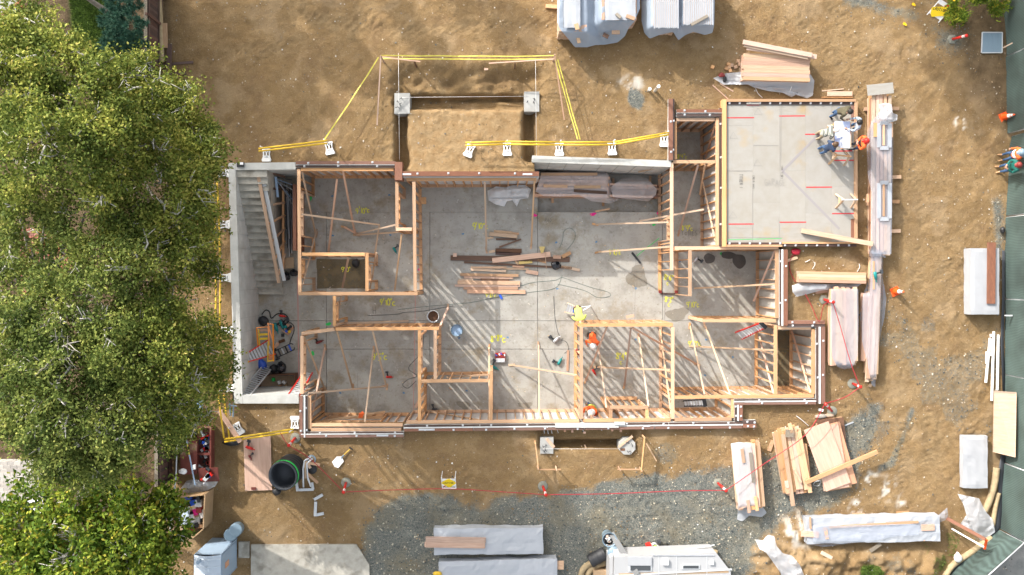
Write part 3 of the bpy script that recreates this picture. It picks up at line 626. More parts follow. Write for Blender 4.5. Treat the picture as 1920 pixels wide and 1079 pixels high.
wb = MB(); wb.box((0, 0, 0), (.085, .085, .008)); wb.lathe([(.022, 0), (.022, .03), (.012, .032), (.012, .075), (.0001, .077)], n=6); WASHO = wb.build('washer', M['galvanised']); WASH = WASHO.data; bpy.data.objects.remove(WASHO)
found(555, 303, 741, 303, 'treated timber sill with washers on the foundation above the northwest room', sill=(0, 6), strip=(6, 7.6), ledger=(7.8, 11.3), wpx=11.5)
found(754, 322, 1011, 322, 'reddish sill beam with anchor bolts on the foundation below the excavated dirt pad', sill=(0, 9), strip=None, ledger=None, wpx=10.5)
t = found(998, 291.5, 1259, 301, 'bare pale concrete retaining wall behind the wrapped lumber in the dark pit', sill=None, strip=None, ledger=None, wpx=12.5)
found(1253, 301, 1253, 186, 'bolted sill stub running up past the small closet left of the deck', sill=(0, 8), strip=None, ledger=(8.2, 11), wpx=11)
found(1268, 206, 1353, 206, 'short bolted sill over the small closet left of the deck', sill=(0, 6), strip=(6, 7.5), ledger=(8, 13), wpx=13)
found(1349, 203, 1349, 463, 'dark bolted ledger running along the left edge of the plywood deck', side=-1, sill=None, strip=(4.5, 7.5), ledger=(-.5, 4.4), wpx=8)
found(1476, 468, 1476, 611, 'bolted sill beside the east wall of the room with the round damp stains', side=1, sill=(0, 8), strip=(8, 12), ledger=(12, 14.5), wpx=15)
found(1476, 601, 1546, 601, 'short bolted sill above the dark room at the east corner', sill=(0, 7), strip=None, ledger=(7.5, 12), wpx=13)
found(1546, 613, 1546, 757, 'bolted sill down the far east side of the basement beside the wrapped planks', sill=(0, 7.5), strip=(8, 12), ledger=(12.3, 16.3), wpx=16.5)
found(1529, 758, 1376, 759, 'bolted sill below the east rooms, ending at the inside corner', sill=(0, 4.4), strip=(4.4, 7.4), ledger=(7.6, 10.3), wpx=10.5)
found(1392, 757, 1392, 789, 'short bolted sill of the jog between the two south wall lines', sill=(0, 7), strip=(7, 10.5), ledger=(11, 15), wpx=15)
found(1417, 802, 1392, 802, 'stub of doubled sill timbers poking out at the foot of the jog', sill=(0, 7), strip=None, ledger=(7.6, 14), wpx=14)
found(1392, 803, 757, 809, 'long bolted south sill with white strip facing the two entry footings', sill=(0, 5.2), strip=(5.2, 8.2), ledger=(8.4, 11.6), wpx=11.8)
found(757, 819.5, 565, 820.5, 'bolted south sill below the room with the orange rag', sill=(0, 5), strip=(5, 7.6), ledger=(7.8, 10), wpx=10.2)
found(562, 820, 562, 742, 'bolted west sill beside the white stand above the cones', sill=(0, 6), strip=(8, 11.5), ledger=(11.8, 14), wpx=14)
for i in range(1, 8):
    f = i / 8; a = P(998 + 261 * f, 291.5 + 9.5 * f + 12.6, .08); board('panel_seam', (a.x, a.y - .006, FZ - .4), (a.x, a.y - .006, .05), .016, .012, M['chalk_grey'], t)
board('panel_seam', P(1004, 305, -1.2), P(1256, 314, -1.2), .012, .014, M['grey_concrete'], t) if False else None
t = thing('foundation_wall', 'bare concrete face shared by the northwest room and the stairwell head', 'foundation wall', P(750, 320, 0), 'foundation walls round the basement')
block('corner_post', 740, 304, 754, 338, -.5, WZ + .11, M['treated'], t); block('concrete_wall', 741, 305, 753, 331, FZ, -.501, M['concrete'], t)
# white liner sheets on the inner faces of the south, east and north walls
t = thing('wall_liner', 'white insulating liner on the inside of the basement walls behind the studs', 'wall liner', P(1100, 800, -1))
def liner(x0, y0, x1, y1): 
    a, b = P(x0, y0, 0), P(x1, y1, 0); z = (FZ + .02) / 2
    board('liner_panel', (a.x, a.y, z), (b.x, b.y, z), .012, -FZ - .06, M['wall_liner'], t)
for x0, y0, x1, y1 in ((580, 802, 752, 802), (760, 796, 950, 794.3), (951, 794.3, 1150, 792.5), (1151, 792.5, 1372, 790.4), (1377.5, 748, 1377.5, 785), (1382, 747.4, 1526, 746.9), (1529, 620, 1529, 740), (1461.2, 470, 1461.2, 600), (1348.6, 225, 1348.6, 460), (1268, 220.5, 1340, 220.5), (575, 314.8, 738, 314.8), (757, 333, 1008, 333), (576.4, 745, 576.4, 800)):
    liner(x0, y0, x1, y1)
# ------------------------------------------------------------------ stairwell
t = thing('stairwell_wall', 'pale concrete retaining wall wrapped round the sunken stairwell on the west side', 'retaining wall', P(436, 530, 0))
def cpoly(name, pts, z0, z1, m, par):
    b = MB(); b.prism([P(x, y, z1)[:2] for x, y in pts][::-1], z0, z1); return b.build(name, M[m], par)
cpoly('west_wall', [(428, 306), (441, 306), (455, 757), (439, 757)], FZ - .2, .10, 'concrete', t)
cpoly('north_wall', [(441.3, 306), (554, 304.5), (554, 318), (441.7, 319)], FZ - .2, .098, 'concrete', t)
cpoly('south_wall', [(454.8, 741), (560, 739), (560, 757), (455.3, 757)], FZ - .2, .098, 'concrete', t)
for i in range(1, 17):                         # form-panel seams and tie holes on the long inner face
    f = i / 17; x = 441 + 14 * f; y = 306 + 451 * f; a = P(x, y, .1); board('panel_seam', (a.x + .004, a.y, FZ), (a.x + .004, a.y, .06), .016, .012, M['grey_concrete'], t)
    for z in (-.6, -1.4, -2.2): b = MB(); b.tube([(a.x - .02, a.y - .6, z), (a.x + .006, a.y - .6, z)], .022, 8); b.build('tie_hole', M['chalk_grey'], t)
st = thing('concrete_stairs', 'flight of concrete steps going down into the stairwell along its west wall', 'stairs', P(480, 430, -1.5))
NS = 18
for i in range(NS):
    f0 = i / NS; z = .02 + (FZ + .15 - .02) * i / (NS - 1); z = .0 - i * (2.75 / (NS - 1)) - .02
    y0 = 316 + i * 13.0 - (0 if i else 2); k = (H - 0) / (H - z)
    # tread positions were read off the photo at their own heights
    X0 = 443 + i * 2.3; X1 = 500 + i * 1.75; Y0 = 318 + i * 12.95; Y1 = Y0 + 14.2
    block('step', X0, Y0, X1, Y1, FZ + .001, z, M['step_concrete'], st)
# leaning wall frame and clutter in the slot beside the stairs
fr = thing('leaning_wall_frame', 'long timber wall frame leaning in the slot beside the concrete stairs', 'wall frame', P(500, 430, -1))
a0, a1 = P(481, 313, .0), P(523, 531, -1.6); b0, b1 = P(506, 322, -1.1), P(545, 500, -2.4)
def mv(v, dx, dy, dz): return Vector((v.x + dx, v.y + dy, v.z + dz))
board('rail', a0, a1, .14, .05, M['fir'], fr); board('liner_strip', mv(a0, .18, -.2, -.15), mv(a1, .2, .1, -.15), .16, .03, M['galvanised'], fr)
c0, c1 = P(531, 352, -1.9), P(531, 505, -2.4)
board('rail', c0, c1, .10, .05, M['fir'], fr)
for i in range(7):
    f = .02 + i * .155; p = lerp(a0, a1, f); q = P(534, 332 + i * 24, -1.9 - .08 * i)
    board('rung', p, q, .09, .045, M['brown_board' if i < 2 else 'fir'], fr)
sc = thing('scaffold_frames', 'bundle of dark and grey metal scaffold tubes stacked in the slot beside the stairs', 'scaffold', P(540, 400, FZ))
for i in range(16):
    x = 533 + rnd.random() * 16; y0 = 340 + rnd.random() * 30; mb = MB(); mb.tube([P(x, y0, -2.0 - rnd.random() * .4), P(x + rnd.uniform(-3, 8), y0 + rnd.uniform(70, 125), -2.2 - rnd.random() * .5)], .022, 6)
    mb.build('tube', M[['steel', 'dark_steel', 'galvanised', 'dark_steel'][i % 4]], sc)
for i in range(6):
    mb = MB(); mb.tube([P(505 + i * 4, 330 + i * 3, -1.6), P(548, 338 + i * 9, -2.0)], .02, 6); mb.build('tube', M[['dark_steel', 'pale_blue', 'steel'][i % 3]], sc)
mb = MB(); mb.bar(P(517, 332, -1.2), P(521, 370, -1.4), .10, .03); mb.bar(P(512, 332, -1.3), P(515, 369, -1.5), .03, .03); mb.build('tube', M['pale_blue'], sc)
o = block('red_post_wall', 549, 346, 555, 470, FZ, -1.2, M['treated']); tag(o, 'reddish board standing against the west room wall above the stair slot', 'board')

# ------------------------------------------------------------------ garage deck
dk = thing('plywood_deck', 'pale plywood deck framed in timber where the people gather', 'deck', P(1480, 320, 0))
DZ = .16
cols = [(1362.5, 1412), (1412, 1462), (1462, 1510.5), (1510.5, 1559), (1559, 1602)]
rows = [[192, 236, 320.5, 428, 456], [192, 273, 381, 456], [192, 214, 320.5, 428, 456], [192, 295, 400, 456], [192, 250, 350, 456]]
for (x0, x1), rr in zip(cols, rows):
    for y0, y1 in zip(rr, rr[1:]): block('plywood_sheet', x0 + .07, y0 + .07, x1 - .07, y1 - .07, DZ - .03, DZ - rnd.random() * .002, M['deck'], dk)
block('joist_bed', 1362, 190, 1603, 457, -.3, DZ - .035, M['brown_board'], dk)
def rim(x0, y0, x1, y1, m='pale_fir', dz=.10, name='rim_board'): return block(name, x0, y0, x1, y1, -.3, DZ + dz, M[m], dk)
rim(1355, 186.5, 1362, 463, 'fir'); rim(1362.3, 186, 1605, 191, 'fir'); rim(1602.5, 191.3, 1608, 447, 'fir', .08); rim(1467, 454, 1606, 457.5, 'fir', .08); rim(1362.3, 459, 1467, 463, 'fir', .06)
for a in ((1363, 191.3, 1601, 196.5), (1363, 455, 1466.5, 458.7), (1467, 458, 1606, 462.5)):
    o = block('ledger', a[0], a[1], a[2], a[3], -.3, DZ + .04, M['dark_treated'], dk)
    y = (a[1] + a[3]) / 2; x = a[0] + 5
    while x < a[2]:
        c = P(x, y, DZ + .045); link(bpy.data.objects.new('washer', WASH), o, Matrix.Translation(c)); x += 19 if a[0] < 1460 else 20
block('ledger', 1596, 411, 1601.8, 446, DZ - .02, DZ + .03, M['treated'], dk); block('ledger', 1596, 198, 1601.8, 226, DZ - .02, DZ + .03, M['treated'], dk)
block('cover_strip', 1400, 191.5, 1424, 196, DZ + .042, DZ + .06, M['deck'], dk)
for x0, x1, y in ((1363, 1414, 221.3), (1461, 1509.5, 218), (1509.5, 1536, 252.3), (1400, 1424, 197.3), (1558, 1598, 283.7), (1564, 1601, 301.3), (1511.5, 1560, 351.5), (1560, 1602, 401), (1462, 1511.5, 417.2), (1366, 1413, 420.7)):
    chalk(x0, y, x1, y - .3, 'line_red', .047, DZ, dk, 'red_line')
mat('chalk_violet', (.265, .245, .25), rough=.9)
for a in ((1466, 322, 1535, 253), (1468, 322, 1574, 430)): chalk(*a, 'chalk_violet', .10, DZ, dk, 'chalk_band', .0045)
for a in ((1412, 273, 1459, 273), (1364, 321, 1411, 321), (1462, 196, 1463, 336), (1465, 200, 1465, 300), (1365, 446, 1468, 446), (1411, 336, 1411, 455), (1460, 410, 1462, 450)): chalk(*a, 'chalk_grey', .014, DZ, dk, dz=.006)
chalk(1364, 450, 1466, 447.5, 'green', .02, DZ, dk)
note('GARAGE', 1433, 343, 11, 'chalk_grey', DZ, .06, .02, dk)
for x, y in ((1375, 255), (1420, 306), (1374, 404), (1421, 210)):
    for q in ((0, -7, -7, 5), (-7, 5, 8, 5), (8, 5, 0, -7)): chalk(x + q[0], y + q[1], x + q[2], y + q[3], 'chalk_grey', .014, DZ, dk, dz=.005)
for x, y, r, h in ((1390, 345, -1.57, 6), (1413, 348, -1.57, 3.5), (1466, 335, 1.57, 3.5)):
    note('TITHEN 1' if h > 5 else 'LINE OF WALL', x, y - (0 if r > 0 else 18), h, 'dark_mark', DZ, .12, r, dk)
# red-brown trim where the deck meets the rooms below
# ------------------------------------------------------------------ framed stud walls: top plates traced at z = TZ
TZ = 0.03
WALLN = [0]
def wall(x0, y0, x1, y1, label, openings=(), w=.14, plate='fir', zb=FZ, tz=TZ, step=.40, sills=(), double=True, low=(), seed=0):
    """stud wall under the traced top plate. openings: (t0,t1[,head]) in metres along the wall are door gaps with a header; sills: (t0,t1,z) windows"""
    WALLN[0] += 1; rs = random.Random(100 + WALLN[0]); tz += (WALLN[0] * 5 % 11) * .0016; zb += (WALLN[0] * 5 % 11) * .0011; a, b = P(x0, y0, tz), P(x1, y1, tz); L = (b - a).length; d = (b - a) / L
    t = thing('stud_wall', label, 'stud wall', (a + b) / 2 + Vector((0, 0, zb - tz)), 'framed stud walls of the basement')
    def at(s, z): p = a + d * s; return Vector((p.x, p.y, z))
    board('top_plate', at(0, tz - .019), at(L, tz - .019), w, .038, M[plate], t)
    if double: board('top_plate', at(.06, tz - .0595), at(L - .06, tz - .0595), w - .002, .038, M['fir'], t)
    cut = sorted([(o[0], o[1]) for o in openings]); s = 0.0
    for c0, c1 in cut + [(L, L)]:
        if c0 - s > .1: board('bottom_plate', at(s, zb + .02), at(c0, zb + .02), w, .038, M['fir'], t)
        s = c1
    zt = tz - .08 if double else tz - .04
    def stud(s, z0=zb + .04, z1=zt):
        p, q = at(s, z0), at(s, z1)
        m = Matrix.Identity(4); y = Vector((-d.y, d.x, 0))
        cols = (d * .038, y * (w - .004), Vector((0, 0, z1 - z0)))
        for i in range(3):
            for j in range(3): m[i][j] = cols[j][i]
            m[i][3] = (p[i] + q[i]) / 2
        link(bpy.data.objects.new('stud', cube(M['fir'], 'stud')), t, m)
    n = max(1, int(round(L / step)))
    for i in range(n + 1):
        s = min(max(L * i / n + (rs.uniform(-.03, .03) if 0 < i < n else 0), .02), L - .02)
        hit = [o for o in openings if o[0] - .02 < s < o[1] + .02]; win = [o for o in sills if o[0] < s < o[1]]
        if hit:
            hz = zb + (hit[0][2] if len(hit[0]) > 2 else 2.1); stud(s, hz + .15, zt)
        elif win: stud(s, zb + .04, zb + win[0][2] - .04); stud(s, zb + 2.2, zt)
        else: stud(s)
    for o in openings:
        hz = zb + (o[2] if len(o) > 2 else 2.1)
        board('header', at(o[0], hz + .07), at(o[1], hz + .07), w - .006, .14, M['fir'], t); stud(o[0] - .02); stud(o[1] + .02)
    for o in sills:
        board('window_sill', at(o[0], zb + o[2] - .02), at(o[1], zb + o[2] - .02), w - .006, .04, M['fir'], t); board('header', at(o[0], zb + 2.13), at(o[1], zb + 2.13), w - .006, .14, M['fir'], t); stud(o[0] - .02); stud(o[1] + .02)
    return t
wall(560, 317, 562, 551, 'west stud wall of the northwest room, next to the stair slot', openings=((.95, 2.85, 2.3), (3.9, 4.7)))
wall(564, 318, 738, 318, 'north stud wall of the northwest room under the treated sill')
wall(744, 341, 744.5, 427, 'stub stud wall between the northwest room and its niche', openings=((.5, 1.7, 2.2),))
wall(742, 430, 772, 430, 'tiny stud wall closing the foot of the niche')
wall(776, 341, 778.5, 547, 'long stud wall between the northwest room and the big room')
wall(566, 477, 684, 477, 'stud wall along the top of the dark bathroom', step=.5)
wall(688, 474, 688, 546, 'short stud wall on the right of the dark bathroom', openings=((.55, 1.2),))
wall(560, 551, 783, 551, 'stud wall below the dark bathroom, facing the hallway', openings=((2.9, 4.4), (.6, 2.6, 2.4)))
wall(627, 555.5, 627, 612, 'short stud wall crossing the hallway from the bathroom corner', openings=((.3, 1.05, 2.3),))
wall(565, 626, 627, 618, 'slanting header wall over the hallway mouth of the southwest room', openings=((.2, 1.25, 2.4),))
wall(629, 617.5, 823, 616, 'long stud wall between the hallway and the southwest room')
wall(566, 630, 566, 739, 'west stud wall of the southwest room, beside the red ladder', openings=((.3, 2.2, 2.35),))
wall(580, 743, 581, 805, 'lower west stud wall of the room with the orange rag')
wall(583, 797, 755, 797, 'south stud wall of the room with the orange rag', sills=((.35, 2.9, .95),))
wall(583, 806, 752, 806, 'outer rail of paired plates below the room with the orange rag', step=.35, zb=-.55, double=False)
wall(786.5, 620, 786.5, 791, 'stud wall on the right of the southwest room', openings=((.25, 1.9),))
wall(816, 620, 816, 711, 'narrow stud wall on the right of the slim closet')
wall(790, 715, 916, 714, 'stud wall over the small room with four sunlit bars')
wall(920.5, 697, 920.5, 788, 'stud wall with paired plates right of the small room')
wall(762, 792, 1086, 789.6, 'south stud wall of the big sunlit room', plate='fir')
wall(1090, 613, 1090, 786, 'stud wall between the big room and the room with two workers')
wall(1089, 610, 1262, 609.5, 'north stud wall of the room with two workers')
wall(1261.5, 614, 1261.5, 786, 'stud wall on the right of the room with two workers')
wall(1094, 789, 1257, 787.6, 'south stud wall of the room with two workers', step=.42)
wall(1265, 787.5, 1372, 786, 'south stud wall under the black step ladder')
wall(1265, 745.5, 1526, 742.6, 'stud wall along the south of the southeast rooms')
wall(1374, 749, 1374, 784, 'short stud wall in the jog by the black step ladder')
wall(1454.5, 610, 1454.5, 740, 'stud wall left of the dark east room')
wall(1525, 617, 1525, 739, 'east stud wall of the dark east room')
wall(1459, 615, 1521, 615, 'north stud wall of the dark east room')
wall(1318, 601.5, 1455, 602, 'stud wall below the room with the round damp stains', step=.5)
wall(1457, 469, 1457, 597, 'east stud wall of the room with the round damp stains')
wall(1265, 465.5, 1460, 465, 'stud wall between the deck and the room with the round damp stains', step=.5)
wall(1259.5, 305, 1259.5, 507, 'long stud wall between the big room and the tall closet', openings=((2.4, 3.3),))
wall(1294, 469, 1294, 556, 'freestanding ladder-like stud wall in the middle of the east hall')
wall(1268, 224.5, 1340, 224.5, 'north stud wall of the small closet left of the deck')
wall(1345, 221, 1345, 461, 'stud wall under the left edge of the plywood deck')
wall(1262, 303.5, 1341, 303.5, 'stud wall between the small closet and the tall closet')
wall(1267, 228, 1267, 299, 'west stud wall of the small closet left of the deck', w=.09)
wall(762, 337, 1006, 336, 'north stud wall of the big room under the reddish sill beam', tz=-.1)
# short framed box in the workers' room
bx = thing('framed_niche', 'low timber box framed against the south wall of the room with two workers', 'framing', P(1180, 770, FZ))
z1 = -.55
for q in ((1143, 764, 1215, 764, .15), (1145, 768, 1145, 788, .15), (1213, 768, 1213, 788, .15)): board('rail', P(q[0], q[1], z1), P(q[2], q[3], z1), q[4], .04, M['fir'], bx)
for q in ((1126, 747, 1194, 747), (1130, 750, 1140, 772), (1196, 750, 1208, 775)): board('bottom_plate', P(q[0], q[1], FZ + .03), P(q[2], q[3], FZ + .03), .15, .05, M['fir'], bx)
for i in range(7):
    for x in (1145, 1213):
        p = P(x, 766 + i * 3.4, z1 - .02); board('stud', (p.x, p.y, FZ + .04), (p.x, p.y, z1 - .02), .04, .14, M['fir'], bx)
for x in range(1150, 1212, 14): p = P(x, 764, z1 - .02); board('stud', (p.x, p.y, FZ + .04), (p.x, p.y, z1 - .02), .04, .1, M['fir'], bx)
# floor plates with no studs yet
t = thing('floor_plates', 'bare bottom plates fixed to the slab at the narrow passage with red ends', 'floor plates', P(1255, 530, FZ))
board('plate', P(1237, 470, FZ + .03), P(1237, 546, FZ + .03), .14, .05, M['fir'], t); board('plate', P(1267, 472, FZ + .03), P(1267, 546, FZ + .03), .13, .05, M['fir'], t); board('crossbar', P(1240, 551, FZ + .03), P(1266, 551, FZ + .03), .06, .05, M['dark_treated'], t)
for x in (1238, 1268): board('red_end', P(x, 545, FZ + .08), P(x, 550, FZ + .08), .14, .05, M['dark_red'], t)
# ------------------------------------------------------------------ temporary braces (traced end to end, each with its own heights)
BR = [
 (626, 334, -.2, 625, 330, -.21, '', 0), (632, 336, -.4, 616, 472, FZ + .1, 'reddish brace running down the left half of the northwest room', 1),
 (643, 320, 0, 665, 436, FZ + .15, 'pinkish brace down the middle of the northwest room', 1),
 (565, 402, -.05, 712, 422, -1.9, 'pale thin brace crossing the northwest room sideways', 0), (645, 426, FZ + .1, 668, 438, FZ + .1, 'short block on the slab where two braces meet in the northwest room', 1),
 (672, 438, FZ + .2, 742, 422, -.2, 'thin brace rising right from the slab block in the northwest room', 0), (668, 441, FZ + .12, 770, 434, FZ + .6, 'long low stay from the slab block to the niche corner', 0),
 (711, 424, -1.9, 703, 476, -2.6, 'short brace hanging at the end of the pale crosspiece', 0), (753, 440, -.6, 740, 545, -2.4, 'brace across the lower right of the northwest room', 0),
 (566, 322, -.05, 592, 440, FZ + .2, 'brace nailed inside the west wall of the northwest room', 0), (594, 430, FZ + .3, 566, 540, -.1, 'crossing brace inside the west wall beside the dark bathroom', 0),
 (653, 485, -.2, 642, 540, -2.5, 'brace down the middle of the dark bathroom', 1), (706, 474, -.6, 693, 545, -2.6, 'brace in the slot right of the dark bathroom', 0),
 (640, 555, -.1, 630, 606, FZ + .2, 'brace crossing the hallway stub wall', 0), (632, 607, -2.4, 766, 602, -2.2, 'long pale batten lying along the hallway wall top', 0),
 (571, 634, -.05, 610, 733, FZ + .15, 'brace inside the west wall of the southwest room', 0), (609, 652, FZ + .1, 583, 790, -.2, 'steep brace from the slab to the west corner of the southwest room', 1),
 (632, 622, -.05, 661, 727, FZ + .15, 'left of two braces hanging from the north wall of the southwest room', 0), (699, 622, -.05, 725, 727, FZ + .15, 'right of two braces hanging from the north wall of the southwest room', 0),
 (700, 656, FZ + .2, 684, 792, -.2, 'brace from the slab to the window wall with the orange rag', 0), (578, 738, -.05, 720, 725, FZ + .2, 'thin brace running sideways across the southwest room', 0),
 (586, 793, -.6, 722, 772, -2.2, 'thin batten across the window frame by the orange rag', 0),
 (840, 577, FZ + .1, 826, 610, -.4, 'short reddish brace beside the grey bucket', 1), (917, 652, FZ + .12, 918, 785, -.05, 'upright brace left of the red tool case', 0), (960, 685, FZ + .12, 1082, 704, -.3, 'brace rising right across the big sunlit room', 0),
 (1010, 647, FZ + .12, 1011, 786, -.05, 'upright brace in the middle of the big sunlit room', 0), (909, 342, -.1, 912, 470, FZ + .12, 'left upright brace over the heap of offcuts', 0), (1002, 340, -.1, 996, 462, FZ + .12, 'right upright brace by the edge of the dark pit', 0),
 (1117, 421, FZ + .12, 1254, 417, -.2, 'upper pale brace tied to the tall closet wall', 0), (1122, 473, FZ + .12, 1256, 463, -.05, 'lower pale brace pointing at the green broom', 0), (1199, 415, -2.2, 1320, 393, -.2, 'long thin brace passing through the tall closet wall', 0),
 (1197, 323, -1.6, 1250, 311, -.3, 'short brace at the top right corner of the dark pit', 0), (1309, 309, -.05, 1273, 438, FZ + .1, 'slanting brace in the tall closet above the yellow note', 1), (1322, 309, -.2, 1312, 365, -2.2, 'inner brace at the head of the tall closet', 0),
 (1318, 342, -2, 1341, 452, -.3, 'brace across the studs under the deck edge', 0), (1341, 232, -.1, 1323, 296, -2.4, 'brace inside the small closet left of the deck', 1),
 (1302, 541, FZ + .3, 1455, 533, -.2, 'long brace across the room with the round damp stains', 0), (1453, 470, -.1, 1413, 565, FZ + .4, 'diagonal brace on the east studs by the round damp stains', 1),
 (1294, 612, FZ + .12, 1321, 740, -.2, 'left of two braces in the southeast room', 0), (1322, 610, FZ + .12, 1369, 740, -.2, 'right of two braces in the southeast room', 0), (1300, 650, FZ + .12, 1452, 657, -.2, 'sideways brace in the southeast room', 0),
 (1186, 615, -.05, 1308, 684, FZ + .12, 'wide reddish brace passing out of the workers room to the southeast', 1), (1138, 613, -.05, 1098, 715, FZ + .12, 'broad reddish brace beside the worker with the white helmet', 1), (1183, 614, -.2, 1171, 724, FZ + .12, 'thin reddish brace in the middle of the workers room', 1),
 (1198, 632, FZ + .12, 1216, 763, -.55, 'pale brace landing on the timber box in the workers room', 0), (1122, 648, -2.5, 1137, 765, -.55, 'thin brace landing on the left of the timber box', 0), (1120, 689, FZ + .12, 1257, 694, -.2, 'sideways brace in the workers room', 0),
 (1238, 618, -2, 1259, 781, -.1, 'brace nailed across the studs right of the workers room', 0), (1424, 632, FZ + .3, 1450, 738, -.1, 'brace across the studs left of the dark east room', 1), (1484, 620, -2.4, 1520, 738, -.2, 'brace across the east studs of the dark east room', 1),
 (806, 772, -2.5, 910, 790, -.6, 'loose batten along the south wall of the small room', 0), (838, 708, -2.0, 918, 703, -.1, 'short brace above the small room with sunlit bars', 0),
]
for x0, y0, z0, x1, y1, z1, lab, c in BR:
    if not lab: continue
    t = thing('wall_brace', lab, 'brace', P(x0, y0, z0), 'temporary wall braces'); a, b = P(x0, y0, z0), P(x1, y1, z1)
    board('plank', a, b, .085 if c else .07, .038, M['pink_fir' if c else 'pale_fir'], t, roll=.25)
    for p, z in ((a, z0), (b, z1)):
        if z < FZ + .3:
            d = (b - a); d.z = 0; d.normalize(); d = Matrix.Rotation(rnd.uniform(-.3, .3), 3, 'Z') @ d
            c_ = Vector((p.x, p.y, FZ + .022)); board('floor_cleat', c_ - d * .16, c_ + d * .14, .085, .04, M['fir'], t)
# ------------------------------------------------------------------ generic site things
def dirv(ang): return Vector((math.cos(R(ang)), -math.sin(R(ang)), 0))       # ang in picture degrees, clockwise from +x
def pile(name, label, cat, cx, cy, ang, L, W, nb, layers, z0, m, th=.04, group=None, jit=1.5, gap=.3, part='plank', wj=0.0):
    """stack of planks: L, W in photo px at ground scale, nb planks across, layers up"""
    c = P(cx, cy, z0 + th * layers); c.z = z0; t = thing(name, label, cat, c, group); u = dirv(ang); v = Vector((u.y, -u.x, 0)) ; s = S(1, z0 + th * layers)
    ms = m if isinstance(m, (list, tuple)) else [m]
    for k in range(layers):
        for i in range(nb):
            if k == layers - 1 and layers > 1 and nb > 3 and rnd.random() < wj: continue
            y = (i + .5) / nb - .5; off = v * (y * W * s); ln = u * (s * rnd.uniform(-jit, jit)); l2 = L * s * (1 - rnd.random() * .02) / 2
            p = c + off + ln + Vector((0, 0, th * (k + .5)))
            a, b = p - u * l2, p + u * l2
            if jit > 3: q = v * (rnd.uniform(-.5, .5) * .06); a = a + q; b = b - q
            board(part, a, b, W * s / nb - .004 * gap / .3, th - .003, M[rnd.choice(ms)], t)
    return t
def stick(name, label, cat, x0, y0, x1, y1, w, th, m, z=None, group=None, dz=0.0, z1=None, roll=0.0):
    """single board lying flat; its single mesh is the thing. z None = on the dirt"""
    za = (gz(x0, y0) if z is None else z) + th / 2 + dz; zb_ = (gz(x1, y1) if z is None else (z1 if z1 is not None else z)) + th / 2 + dz
    if z is None: za = zb_ = max(za, zb_)
    o = board(name, P(x0, y0, za), P(x1, y1, zb_), w, th, M[m], None, roll); return tag(o, label, cat, group)
def rect_h(boxes):
    """height field over boxes (cx,cy,ang,L,W,top) in px; smooth skirts"""
    def h(x, y, zg, slope):
        z = zg
        for cx, cy, ang, L, W, top in boxes:
            a = R(ang); dx, dy = x - cx, y - cy; u = abs(dx * math.cos(a) + dy * math.sin(a)) - L / 2; v = abs(-dx * math.sin(a) + dy * math.cos(a)) - W / 2
            d = max(0, u, v) if u < 0 or v < 0 else math.hypot(max(u, 0), max(v, 0))
            z = max(z, top - max(0.0, d) * .023 * slope)
        return z
    return h
def drape(name, label, outline, boxes, m='plastic_sheet', slope=2.2, wr=.05, zg=None, rings=14, n=96, part=None, parent=None, off=.015, seed=0, cat='plastic sheet', fold=1.0, group=None):
    """plastic sheet thrown over things: star-shaped outline (px), height from what lies below, creased"""
    pts = [Vector((x, y)) for x, y in outline]; per = [0]
    for a, b in zip(pts, pts[1:] + pts[:1]): per.append(per[-1] + (b - a).length)
    def on(s):
        s = s % per[-1]
        for i in range(len(pts)):
            if s <= per[i + 1]: return pts[i].lerp(pts[(i + 1) % len(pts)], (s - per[i]) / max(1e-6, per[i + 1] - per[i]))
    c = sum(pts, Vector((0, 0))) / len(pts); h = rect_h(boxes); px = []; 
    edge = [on(per[-1] * k / n) for k in range(n)]
    grid = [c] + [c.lerp(e, (r / rings) ** .8) for r in range(1, rings + 1) for e in edge]
    X = np.array([p.x for p in grid]); Y = np.array([p.y for p in grid]); zg_ = ground_z(X, Y) if zg is None else np.full(len(X), zg)
    Z = np.array([h(x, y, z, slope) for x, y, z in zip(X, Y, zg_)])
    w = (1 - np.abs(2 * fbm(X * .045 + seed, Y * .02, 200 + seed, 3) - 1)) ** 2.5 + .6 * (1 - np.abs(2 * fbm(X * .02, Y * .06 + seed, 230 + seed, 3) - 1)) ** 2 * fold + .35 * vn(X * .25, Y * .25, 240 + seed)
    tp = np.array([min((top for *_, top in boxes), default=0)]); Z = Z + off + wr * w * np.where(Z > zg_ + .1, .45, 1.0)
    V = []
    for x, y, z in zip(X, Y, Z): V.append(P(x, y, z) if True else None)
    F_ = [(0, 1 + (k + 1) % n, 1 + k) for k in range(n)]
    for r in range(rings - 1):
        for k in range(n): k2 = (k + 1) % n; a = 1 + r * n; F_.append((a + k, a + k2, a + n + k2, a + n + k))
    o = mesh(name, V, [f[::-1] for f in F_], M[m], parent, True)
    if parent is None: tag(o, label, cat, group)
    return o
def rope(name, label, cat, pts, r, m, n=5, sub=6, group=None, parent=None, sag=0):
    """smooth cord through world points"""
    pts = [Vector(p) for p in pts]; out = []
    for i in range(len(pts) - 1):
        p0, p1, p2, p3 = pts[max(i - 1, 0)], pts[i], pts[i + 1], pts[min(i + 2, len(pts) - 1)]
        for k in range(sub):
            t = k / sub; q = .5 * ((2 * p1) + (p2 - p0) * t + (2 * p0 - 5 * p1 + 4 * p2 - p3) * t * t + (3 * p1 - p0 - 3 * p2 + p3) * t ** 3)
            q.z -= sag * 4 * t * (1 - t); out.append(q)
    out.append(pts[-1]); b = MB(); b.tube(out, r, n); o = b.build(name, M[m], parent, True)
    return tag(o, label, cat, group) if parent is None else o
def fl(x, y, dz=.01): return P(x, y, FZ + dz)

